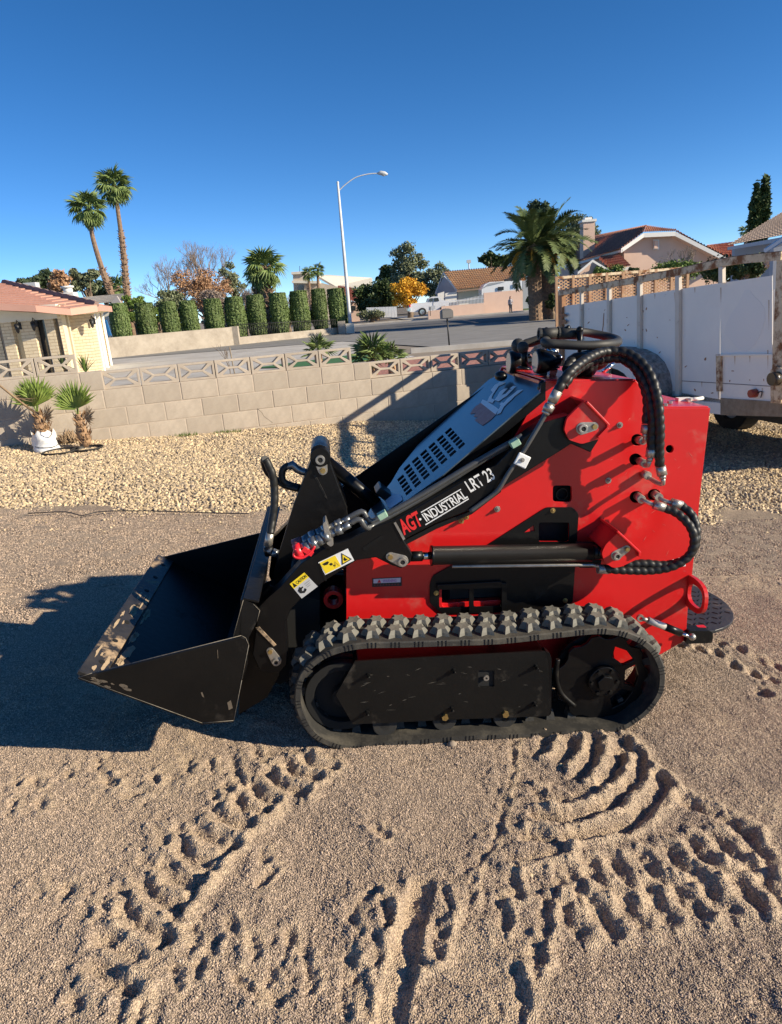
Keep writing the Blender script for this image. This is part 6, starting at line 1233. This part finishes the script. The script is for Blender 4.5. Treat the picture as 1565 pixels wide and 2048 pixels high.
b = MB(); b.cyl(Q(1296, 1240, .17), Q(1332, 1254, .17), .0125, n=14); o = b.build('gas_damper', mat('silver_label', (.62, .60, .55), (.5, .48, .44), 50, .4, metal=.3), ldr); MB().cyl(Q(1330, 1253, .17), Q(1362, 1266, .17), .0135, n=14).build('damper_body', BLK, o); MB().cyl(Q(1361, 1266, .17), Q(1384, 1275, .17), .006, n=10).build('damper_rod', CHROME, o); b = MB(); b.ball(Q(1385, 1274, .17), .013, 10); b.ring(Q(1281, 1236, .17), (0, 1, 0), .013, .006, .01, 14); b.cyl(Q(1284, 1237, .17), Q(1297, 1241, .17), .008, n=8); b.build('damper_eye', ZINC, o)
plate('deck_label', [(1316, 1128), (1370, 1112), (1372, 1132), (1330, 1141)], WS-.0012, .0008, WHT, bevel=0)
# ---- track assemblies
outer_px = [(652, 1304), (717, 1287), (802, 1284), (892, 1281), (1000, 1277), (1105, 1266), (1199, 1257), (1258, 1265), (1302, 1288), (1325, 1321), (1332, 1356), (1325, 1392), (1302, 1424), (1278, 1444), (1240, 1464), (1170, 1470), (1050, 1478), (940, 1482), (850, 1489), (770, 1496), (700, 1502), (653, 1492), (616, 1467), (592, 1419), (591, 1375), (608, 1337)]
TBW = .185
OUT = resample(spline([Q(x, y, 0) for x, y in outer_px], 8, True), .0125, True); NO = len(OUT); cen_ = sum(OUT, Vector((0, 0, 0)))/NO
nrm = []
for i in range(NO):
    t = (OUT[(i+1) % NO]-OUT[i-1]).normalized(); n = Vector((t.z, 0, -t.x)); n = n if n.dot(OUT[i]-cen_) > 0 else -n; nrm.append(n)
def track(wo):
    tk_ = bpy.data.objects.new('track', None); col.objects.link(tk_); tk_.parent = ldr; tk_.location = (0, wo, 0); V = []; TH = .020
    prof = [(0, -TH), (0, -.004), (.004, 0), (TBW-.004, 0), (TBW, -.004), (TBW, -TH)]
    for i in range(NO):
        for y, d in prof: V.append(OUT[i]+nrm[i]*d+Vector((0, y, 0)))
    k = len(prof); F_ = [(i*k+j, ((i+1) % NO)*k+j, ((i+1) % NO)*k+(j+1) % k, i*k+(j+1) % k) for i in range(NO) for j in range(k)]
    b = MB(); b.add(V, F_, True); o = b.build('belt', RUB, tk_); 
    for p in o.data.polygons: p.use_smooth = False
    return tk_
star = []; 
def lugmesh():
    b = MB(); base = [(-.034, .0), (-.020, .016), (-.014, .040), (.004, .030), (.028, .044), (.026, .020), (.038, .004), (.022, -.010), (.024, -.036), (.002, -.026), (-.018, -.038), (-.018, -.014)]
    base = base[::-1]; n = len(base); V = [(x, y, -.004) for x, y in base]+[(x*.86, y*.86, .009) for x, y in base]+[(x*.62, y*.62, .020) for x, y in base]+[(0, 0, .019)]
    F_ = [(i, (i+1) % n, n+(i+1) % n, n+i) for i in range(n)]+[(n+i, n+(i+1) % n, 2*n+(i+1) % n, 2*n+i) for i in range(n)]+[(2*n+i, 2*n+(i+1) % n, 3*n) for i in range(n)]
    b.add(V, F_); return b.mesh('tread_lug', LUGM)
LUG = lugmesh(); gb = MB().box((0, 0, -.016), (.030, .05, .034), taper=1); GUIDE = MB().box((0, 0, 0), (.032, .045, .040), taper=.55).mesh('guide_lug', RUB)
GRV = MB().box((0, 0, 0), (.0022, .002, .020)).mesh('side_groove', BLKP)
LUGD = LUG.copy(); LUGD.name = 'tread_lug_shaded'; LUGD.materials[0] = RUB  # shade painted into lugs off the dusty top run by darker rubber
def atp(i, y, up, flip=False):
    n = nrm[i % NO]*(1 if not flip else -1); t = (OUT[(i+1) % NO]-OUT[i-1]).normalized(); yv = n.cross(t); M_ = Matrix(((t.x, yv.x, n.x, 0), (t.y, yv.y, n.y, 0), (t.z, yv.z, n.z, 0), (0, 0, 0, 1))); M_.translation = OUT[i % NO]+nrm[i % NO]*up+Vector((0, y, 0)); return M_
NL = int(round(NO*.0125/.0755)); 
for wo in (0, .80):
    tk_ = track(wo)
    for k in range(NL):
        i = int(round(k*NO/NL)); j = int(round((k+.32)*NO/NL))
        sx = random.uniform(1.03, 1.15)
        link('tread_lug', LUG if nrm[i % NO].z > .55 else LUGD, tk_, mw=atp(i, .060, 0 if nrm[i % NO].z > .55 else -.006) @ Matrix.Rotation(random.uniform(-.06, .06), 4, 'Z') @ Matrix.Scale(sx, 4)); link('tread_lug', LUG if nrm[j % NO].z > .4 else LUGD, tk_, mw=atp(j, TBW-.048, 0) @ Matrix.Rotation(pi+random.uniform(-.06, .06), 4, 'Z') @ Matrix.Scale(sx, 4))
        link('guide_lug', GUIDE, tk_, mw=atp(i, .095, -.036, True))
        if wo == 0:
            for g_ in (-1, 0, 1): link('side_groove', GRV, tk_, mw=atp(i+g_ if g_ else i, -.0005, -.010))
# frame box with bolts, rollers, sprocket, idler
for wo in (0, .80):
    f_ = bpy.data.objects.new('track_frame', None); col.objects.link(f_); f_.parent = ldr; f_.location = (0, wo, 0)
    fp_ = [(710, 1323), (850, 1315), (1000, 1307), (1091, 1303), (1097, 1330), (1099, 1432), (1087, 1433), (940, 1438), (706, 1449), (672, 1390)]
    plate('cover_plate', fp_, .028, .008, BLKD, f_, .002, holes=[rrect([(957, 1341), (989, 1341), (989, 1374), (957, 1374)], 4)])
    b = MB(); L = [Q(x, y, .036) for x, y in [(710, 1323), (1091, 1303), (1103, 1318), (1104, 1428), (1087, 1434), (706, 1449), (672, 1390)]]
    ins = [Vector((v.x, .036, v.z)) for v in L]; b.prism([v+(Vector((cen_.x, .036, cen_.z))-v)*.02 for v in ins], (0, .10, 0)); b.build('frame_box', BLK, f_, .004)
    plate('end_cap', rrect([(1092, 1303), (1100, 1306), (1104, 1318), (1103, 1428), (1096, 1433)], 3), .030, .04, BLK, f_, .003)
    if wo == 0:
        b = MB(); c = Q(973, 1356, .026); b.ring(c, (0, 1, 0), .0095, .004, .006, 14); b.build('grease_port', ZINC, f_); plate('port_recess', [(957, 1341), (989, 1341), (989, 1374), (957, 1374)], .0352, .0012, DARK, f_, 0)
        for x, y in ((737, 1350), (908, 1341), (735, 1425), (904, 1417), (1072, 1333), (1069, 1407)): 
            c = Q(x, y, .028); b = MB(); b.tube([c, c-Vector((0, .010, 0))], .0085, 6, smooth=False); b.tube([c-Vector((0, .010, 0)), c-Vector((0, .024, 0))], .005, 8); b.build('stud', BLKD, f_)
        for x, y in ((890, 1433), (1011, 1427)): c = Q(x, y, .028); b = MB(); b.tube([c, c-Vector((0, .010, 0))], .0115, 6, smooth=False); b.build('hex_bolt', BRASS, f_)
    for x, y in ((890, 1441), (1011, 1435), (770, 1452)): c = Q(x, y, .045); b = MB(); b.tube([c, c+Vector((0, .03, 0))], .041, 24); b.tube([c+Vector((0, .07, 0)), c+Vector((0, .10, 0))], .041, 24); b.cyl(c, c+Vector((0, .10, 0)), .02, n=12); b.build('roller', RUBB, f_, .003)
    c = Q(686, 1395, .06); b = MB(); b.ring(c+Vector((0, .02, 0)), (0, 1, 0), .125, .095, .03, 32); b.ring(c+Vector((0, .06, 0)), (0, 1, 0), .125, .095, .03, 32); b.ring(c+Vector((0, .04, 0)), (0, 1, 0), .10, .03, .012, 32); b.cyl(c, c+Vector((0, .08, 0)), .035, n=16); b.build('front_idler', DARK, f_, .002)
    c = Q(1205, 1358, .07); P_ = []
    for k in range(44): a = 2*pi*k/44; r = .150+(.014 if k % 4 < 2 else 0); P_.append(c+Vector((cos(a)*r, 0, sin(a)*r)))
    hl2 = [[c+Vector((cos(a0_+da)*r, 0, sin(a0_+da)*r)) for r, da in ((.085, -.30), (.125, -.36), (.129, 0), (.125, .36), (.085, .30))] for a0_ in (radians(52), radians(2), radians(-48))]
    b = MB(); b.prism(P_, (0, .014, 0), hl2); b.cyl(c-Vector((0, .02, 0)), c+Vector((0, .12, 0)), .055, n=24); b.cyl(c-Vector((0, .035, 0)), c, .03, n=6); b.cyl(c+Vector((-.02, .05, -.02)), c+Vector((-.02, .13, -.02)), .105, n=28); b.build('drive_sprocket', BLK, f_, .002)
    b = MB(); b.prism([c+Vector((0, .04, 0))]+[c+Vector((cos(a)*.158, .04, sin(a)*.158)) for a in [radians(70+270*k/30) for k in range(31)]], (0, .012, 0)); b.build('dark_disc', DARK, f_)  # dark disc behind the sprocket openings, cut away at upper right
    for k in range(6): a = 2*pi*k/6; d = c+Vector((cos(a)*.045, -.02, sin(a)*.045)); b = MB(); b.tube([d, d-Vector((0, .008, 0))], .007, 6, smooth=False); b.build('bolt', BLKD, f_)
    b = MB(); a0_, a1_ = Q(1112, 1330, .06), Q(1160, 1415, .06); b.tube(spline([Q(1116, 1318, .06), Q(1113, 1352, .06), Q(1122, 1385, .06), Q(1150, 1412, .06)], 6), .008, 6); b.build('guard_bar', BLKD, f_)
b = MB(); b.prism([Q(770, 1292, .19), Q(1180, 1270, .19), Q(1180, 1330, .19), Q(1000, 1345, .19), Q(770, 1345, .19)], (0, .03, 0)); b.build('hull_rail', RED, ldr, .002)
for wo in (.0, ): 
    c = Q(668, 1222, .20); b = MB(); b.ring(c+Vector((0, .12, 0)), (0, 1, 0), .035, .02, .05, 20); b.build('tow_ring', RED, ldr, .003)
Rq = random.Random(9); b = MB()
for k in range(26):
    x, y = Rq.uniform(720, 1080), Rq.uniform(1330, 1425); L_ = Rq.uniform(4, 20); an = Rq.uniform(-.5, .3); t_ = Rq.uniform(.25, .6); d = Vector((cos(an), sin(an))); n_ = Vector((-d.y, d.x))*t_; c = Vector((x, y))
    b.prism([Q(*(c-d*L_/2), .0278), Q(*(c+n_), .0278), Q(*(c+d*L_/2), .0278), Q(*(c-n_), .0278)], (0, -.0003, 0))
b.build('scratch', mat('scratch_grey', (.10, .09, .075), None, rough=.7), ldr)
b = MB()
for k in range(34):
    x, y = Rq.uniform(1175, 1395), Rq.uniform(900, 1230); L_ = Rq.uniform(3, 16); an = Rq.uniform(-1.2, 1.2); t_ = Rq.uniform(.2, .45); d = Vector((cos(an), sin(an))); n_ = Vector((-d.y, d.x))*t_; c = Vector((x, y))
    if x > 1340 and y > 1150: continue
    b.prism([Q(*(c-d*L_/2), WS-.0002), Q(*(c+n_), WS-.0002), Q(*(c+d*L_/2), WS-.0002), Q(*(c-n_), WS-.0002)], (0, -.0003, 0))
b.build('scratch', mat('scratch_pink', (.62, .16, .13), None, rough=.6), ldr)
# ---- bucket
wb0, wb1 = -.055, .99
BQ = lambda x, y: Q(x, y, wb0)
tip, heel, rear, rtop, flg = BQ(157, 1355), BQ(405, 1446), BQ(468, 1441), BQ(483, 1272), BQ(487, 1200)
bk_ = bpy.data.objects.new('bucket', None); col.objects.link(bk_); bk_.parent = ldr
wid = Vector((0, wb1-wb0, 0))
def sheet(b, a, c, t, off=0.0, w0=wb0, w1=wb1, flip=1):
    a = Vector((a.x, w0, a.z)); c = Vector((c.x, w0, c.z)); n = (c-a).cross(Vector((0, 1, 0))).normalized()*flip; b.prism([a+n*off, c+n*off, c+n*(off+t), a+n*(off+t)], (0, w1-w0, 0))
b = MB(); sheet(b, tip, heel, .008, 0); b.build('floor', BUCKET, bk_, .002); b = MB(); sheet(b, heel, rear, .008); sheet(b, rear, rtop.lerp(rear, -.02), .008); b.build('back', BUCKET, bk_, .002)
in_ = (tip-rear); up_n = (heel-tip).cross(Vector((0, 1, 0))).normalized(); up_n = up_n if up_n.z > 0 else -up_n
ct = tip+(heel-tip)*.17
def strip(b, a, c, lift, t, w0=wb0, w1=wb1): a = Vector((a.x, w0, a.z))+up_n*lift; c = Vector((c.x, w0, c.z))+up_n*lift; b.prism([a, c, c+up_n*t, a+up_n*t], (0, w1-w0, 0))
b = MB(); strip(b, tip-(heel-tip)*.02, ct, .009, .012); edge = b.build('cutting_edge', LIPM, bk_, .003)
dc = (ct-tip)
for k in range(7):
    c = tip+dc*.55+up_n*.0212; c.y = wb0+.09+.145*k; b = MB(); b.tube([c, c+up_n*.0012], .0095, 14); b.build('bolt_hole', DARK, edge)
sp0 = [(185, 1346), (483, 1271), (493, 1276), (498, 1290), (484, 1360), (468, 1441), (405, 1446), (157, 1355), (160, 1351)]
b = MB(); b.prism([Q(x, y, wb0) for x, y in sp0], (0, -.009, 0)); b.build('side_plate', BUCKET, bk_, .0025); b = MB(); b.prism([Q(x, y, wb0)+wid for x, y in sp0], (0, .009, 0)); b.build('side_plate', BUCKET, bk_, .0025)
# upper back sheet with folded top lip
b = MB(); up0 = Vector((rtop.x, 0, rtop.z)); up1 = Vector((flg.x, 0, flg.z)); sheet(b, up0, up1, .008); f2 = up1+Vector((.045, 0, -.012)); sheet(b, up1, f2, .006); b.build('upper_back', BUCKET, bk_, .002)
b = MB(); b.prism([Q(x, y, wb0) for x, y in [(467, 1273), (487, 1199), (507, 1208), (520, 1221), (514, 1244), (498, 1275), (495, 1330), (486, 1360), (497, 1290)]], (0, .010, 0)); b.build('corner_gusset', LIPM if False else BLKD, bk_, .002)
b = MB(); c = (tip+heel)/2; 
# worn bright edges and caked dust
b = MB(); EW = [(157, 1355), (405, 1446), (468, 1441), (484, 1360), (498, 1290), (492, 1276), (483, 1271), (185, 1346), (157, 1355)]
for a, c in zip(EW[:-1], EW[1:]): b.cyl(Q(*a, wb0-.009), Q(*c, wb0-.009), .0011, n=5)
for a, c in (((487, 1200), (467, 1273)), ((507, 1208), (520, 1221)), ((520, 1221), (514, 1244))): b.cyl(Q(*a, wb0-.001), Q(*c, wb0-.001), .0009, n=5)
b.build('worn_edge', mat('scraped_steel', (.20, .17, .13), (.08, .07, .055), 60, .5), bk_)
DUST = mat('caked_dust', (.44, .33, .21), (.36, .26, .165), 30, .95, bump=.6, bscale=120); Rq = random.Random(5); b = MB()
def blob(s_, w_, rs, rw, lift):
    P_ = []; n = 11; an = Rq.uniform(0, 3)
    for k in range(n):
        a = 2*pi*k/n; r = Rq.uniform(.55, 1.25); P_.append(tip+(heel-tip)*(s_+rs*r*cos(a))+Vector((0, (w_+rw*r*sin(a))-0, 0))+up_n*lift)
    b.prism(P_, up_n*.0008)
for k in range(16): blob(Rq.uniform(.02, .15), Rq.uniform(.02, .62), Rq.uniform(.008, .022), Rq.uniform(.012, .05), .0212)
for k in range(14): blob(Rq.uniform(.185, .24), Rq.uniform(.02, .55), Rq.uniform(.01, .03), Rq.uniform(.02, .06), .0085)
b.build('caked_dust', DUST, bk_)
b = MB()
for k in range(9):
    x, y = Rq.uniform(185, 262), 0; y = 1358+(x-185)*.22+Rq.uniform(-3, 9); n = 9; rx, ry = Rq.uniform(3, 13), Rq.uniform(1.5, 4); b.prism([Q(x+rx*Rq.uniform(.6, 1.3)*cos(2*pi*j/n), y+ry*Rq.uniform(.6, 1.3)*sin(2*pi*j/n)+rx*.25*cos(2*pi*j/n), wb0-.0098) for j in range(n)], (0, -.0005, 0))
for P_ in ([(402, 1385), (405, 1384), (409, 1395), (405, 1393)], [(435, 1300), (436, 1299), (437, 1316), (436, 1318)], [(455, 1405), (462, 1400), (466, 1416), (458, 1420)]): b.prism([Q(x, y, wb0-.0098) for x, y in P_], (0, -.0004, 0))
b.build('dust_smear', mat('dull_dust', (.15, .115, .08), (.10, .08, .058), 50, .9), bk_)
# mounting plate and ears between bucket and arms
plate('mount_plate', [(500, 1215), (540, 1170), (560, 1180), (560, 1350), (535, 1395), (478, 1430), (480, 1360)], .16, .012, BLK, bk_); plate('mount_plate', [(500, 1215), (540, 1170), (560, 1180), (560, 1350), (535, 1395), (478, 1430), (480, 1360)], .60, .012, BLK, bk_)
b = MB(); a, c = Q(505, 1110, .36), Q(478, 1430, .12); b.prism([Q(500, 1215, .2), Q(512, 1215, .2), Q(492, 1425, .2), Q(480, 1425, .2)], (0, .65, 0)); b.build('back_frame', BLK, bk_, .003)
plate('hitch_block', [(514, 1230), (600, 1190), (640, 1200), (640, 1330), (560, 1370), (510, 1350)], .30, .30, DARK)
plate('nose_guard', rrect([(575, 1215), (600, 1190), (636, 1200), (636, 1300), (580, 1450), (575, 1330)], 6), .62, .02, BLK)
# hoses to the bucket
hosep('bucket_hose', H3((531, 918, .34), (536, 928, .34), (545, 948, .34), (549, 975, .34), (549, 1010, .33), (545, 1040, .32), (541, 1068, .30)), .0135, HOSE, 12, 6, .08, .03); coup([(541, 1066, .30), (536, 1092, .30), (533, 1100, .30)], [.014, .011], ZINC, 'hose_fitting')
hosep('bucket_hose', H3((531, 918, .34), (528, 922, .36), (536, 945, .38), (556, 962, .38), (575, 972, .36), (600, 978, .34)), .012, HOSE); hosep('bucket_hose', H3((578, 930, .36), (566, 940, .36), (565, 958, .36), (575, 968, .36), (600, 975, .35)), .012, HOSE)
hosep('fitting_elbow', H3((576, 936, .36), (584, 928, .36), (592, 936, .36), (604, 943, .36), (616, 945, .36)), .013, STL); coup([(533, 1100, .30), (545, 1104, .28), (556, 1108, .28)], [.010, .014], STL, 'fitting_elbow')
coup([(536, 1092, .30), (540, 1110, .30)], [.017], BLK, 'bucket_port')

# ---- lettering and stickers
def text(s, a, c, hpx, w_, m, parent, name, shear=0.0, bold=0.0, off=.0015):
    """flat letters along the line between two pixels, cap height hpx pixels"""
    cu = bpy.data.curves.new(name, 'FONT'); cu.body = s; cu.size = 1; cu.offset = bold; cu.shear = shear; cu.fill_mode = 'FRONT'; t = bpy.data.objects.new(name, cu); col.objects.link(t); dg = bpy.context.evaluated_depsgraph_get(); me = bpy.data.meshes.new_from_object(t.evaluated_get(dg)); bpy.data.objects.remove(t)
    co = np.empty(len(me.vertices)*3, np.float32); me.vertices.foreach_get('co', co); co = co.reshape(-1, 3); x0_, x1_ = co[:, 0].min(), co[:, 0].max(); y0_, y1_ = co[:, 1].min(), co[:, 1].max()
    A, B_ = Q(*a, w_-off), Q(*c, w_-off); u = (B_-A); v = Vector((0, -1, 0)).cross(u.normalized()); v = v if v.z > 0 else -v; mid = Vector(a).lerp(c, .5); hh = (Q(mid.x, mid.y-hpx, w_)-Q(mid.x, mid.y, w_)).length*.98
    X_ = (co[:, 0]-x0_)/(x1_-x0_); Y_ = (co[:, 1]-y0_)/(y1_-y0_); P_ = np.array(A)[None]+X_[:, None]*np.array(u)[None]+Y_[:, None]*np.array(v)[None]*hh
    me.vertices.foreach_set('co', P_.astype(np.float32).ravel()); me.materials.clear(); me.materials.append(m); me.update(); return link(name, me, parent)
def decal(name, P_, w_, m, parent, off=.0008, t=.0004): return MB().prism([Q(x, y, w_-off-t) for x, y in P_], (0, t, 0)).build(name, m, parent)
text('AGT', (809, 1071), (849, 1049), 33, WA_, REDP, armo, 'red_lettering', .12, .035); decal('lettering_dot', circ(841, 1038.5, 2.4), WA_, WHT, armo); text('INDUSTRIAL', (853, 1044.5), (937, 995), 19.5, WA_, WHT, armo, 'white_lettering', -.1, .018)
decal('lettering_line', [(842, 1024), (922, 977.5), (922.6, 979.5), (842.8, 1026)], WA_, WHT, armo); decal('lettering_line', [(851, 1048.6), (937.5, 996.5), (938.3, 998.6), (851.8, 1050.6)], WA_, WHT, armo)
text('LRT 23', (941, 986), (992, 957), 27, WA_, WHT, armo, 'white_lettering', -.1, .016)
bl = lambda P_, u, v: tuple(Vector(P_[0]).lerp(P_[1], u).lerp(Vector(P_[3]).lerp(P_[2], u), v))
s1 = [(637, 1125), (696, 1097), (709, 1121), (651, 1150)]; d1 = decal('warning_sticker', s1, WA_, WHT, armo); decal('yellow_panel', [bl(s1, .03, .06), bl(s1, .56, .06), bl(s1, .56, .94), bl(s1, .03, .94)], WA_, YEL, d1, .0014)
decal('warning_triangle', [bl(s1, .60, .90), bl(s1, .76, .10), bl(s1, .96, .84)], WA_, BLKP, d1, .0018); decal('warning_triangle', [bl(s1, .65, .82), bl(s1, .77, .24), bl(s1, .90, .78)], WA_, YEL, d1, .0022); decal('warning_glyph', [bl(s1, .74, .74), bl(s1, .72, .60), bl(s1, .78, .44), bl(s1, .80, .60), bl(s1, .84, .72)], WA_, BLKP, d1, .0026)
for P_ in ([(.08, .22), (.26, .20), (.30, .30), (.22, .42), (.12, .38)], [(.26, .44), (.34, .40), (.38, .56), (.30, .60)], [(.36, .62), (.44, .66), (.42, .76), (.36, .72)]): decal('warning_glyph', [bl(s1, *q) for q in P_], WA_, BLKP, d1, .0018)
decal('warning_glyph', [bl(s1, .36, .82), bl(s1, .46, .42), bl(s1, .53, .86), bl(s1, .50, .84), bl(s1, .46, .54), bl(s1, .40, .82)], WA_, mat('ochre_print', (.5, .33, .02), None), d1, .0018)
s2 = [(580, 1168), (609, 1145), (636, 1173), (604, 1197)]; d2 = decal('caution_sticker', s2, WA_, mat('dull_white_print', (.50, .50, .50), None), armo); decal('yellow_panel', [bl(s2, 0, 0), bl(s2, 1, 0), bl(s2, 1, .34), bl(s2, 0, .34)], WA_, YEL, d2, .0014)
pa_, pb_ = bl(s2, .30, .27), bl(s2, .96, .27); text('CAUTION', pa_, pb_, 6.5, WA_, BLKP, d2, 'caution_lettering', 0, .02, .0022); decal('warning_triangle', [bl(s2, .05, .30), bl(s2, .15, .04), bl(s2, .26, .30)], WA_, BLKP, d2, .0018)
for P_ in ([(.10, .56), (.30, .44), (.34, .58), (.26, .70), (.42, .80), (.30, .86), (.12, .74)], [(.34, .74), (.46, .66), (.50, .76), (.40, .84)], [(.30, .52), (.44, .52), (.44, .58), (.32, .60)]): decal('warning_glyph', [bl(s2, *q) for q in P_], WA_, BLKP, d2, .0018)
for k in range(3): decal('small_print', [bl(s2, .60, .48+.10*k), bl(s2, .92-.06*k, .48+.10*k), bl(s2, .92-.06*k, .51+.10*k), bl(s2, .60, .51+.10*k)], WA_, mat('grey_print', (.3, .3, .3), None), d2, .0018)
s3 = [(745, 1157), (804, 1154), (804, 1172), (745, 1174)]; d3 = decal('warning_label', s3, WS, BLKP, body); decal('label_header', [bl(s3, .04, .08), bl(s3, .96, .08), bl(s3, .96, .58), bl(s3, .04, .58)], WS, mat('pink_white_print', (.62, .50, .55), None), d3, .0014)
text('WARNING', bl(s3, .36, .52), bl(s3, .82, .52), 6, WS, PUR, d3, 'warning_lettering', 0, .01, .0022); decal('warning_triangle', [bl(s3, .17, .54), bl(s3, .235, .12), bl(s3, .30, .54)], WS, REDP, d3, .0018)
for k in range(9): decal('small_print', [bl(s3, .05+.1*k, .72), bl(s3, .11+.1*k, .72), bl(s3, .11+.1*k, .88), bl(s3, .05+.1*k, .88)], WS, mat('dim_print', (.14, .03, .03), None), d3, .0014)

# ---------------- small things on the ground
R_ = random.Random(12)
for k, (x, y, s_, lb) in enumerate([(905, 1492, .014, 'small pale stone against the near track edge'), (1122, 1532, .007, 'little white stone among the curved tread marks'), (1062, 1755, .008, 'pale round pebble right of the smooth tyre mark'), (1078, 1950, .007, 'tan pebble near the lower tread prints')]):
    b = MB(); b.ball((0, 0, 0), s_, 8, (1.2, 1, .8)); o = b.build('stone', STONE, **T(lb, 'stone')); o.location = G(x, y)+Vector((0, 0, s_*.5))
b = MB(); L = [G(x, y)+Vector((0, 0, .02+.004*(k % 2))) for k, (x, y) in enumerate([(58, 1032), (130, 1030), (165, 1036), (200, 1030), (250, 1027), (330, 1029), (420, 1031), (500, 1034)])]; b.tube(spline(L, 6), .004, 5); b.build('irrigation_line', IRON, **T('thin black irrigation line along the edge of the gravel bed', 'hose'))
for x, y, n, lb in ((370, 872, 60, 'small tuft of weeds at the wall foot beside the block joint'), (455, 866, 90, 'larger patch of weeds at the foot of the block wall')):
    p = onplane(x, y, WP-WN*.05, WN); b = MB()
    for k in range(n):
        a = R_.uniform(0, 6.28); q = Vector((R_.uniform(-.16, .16), R_.uniform(-.05, .03), 0)); l = R_.uniform(.02, .05); s = Vector((.004, 0, 0)); b.add([q-s, q+s, q+Vector((cos(a)*l*.6, sin(a)*l*.6, l))], [(0, 1, 2)])
    o = b.build('weeds', BRG, **T(lb, 'weeds')); o.location = Vector((p.x, p.y, float(gbase(p.x, p.y))+.03))
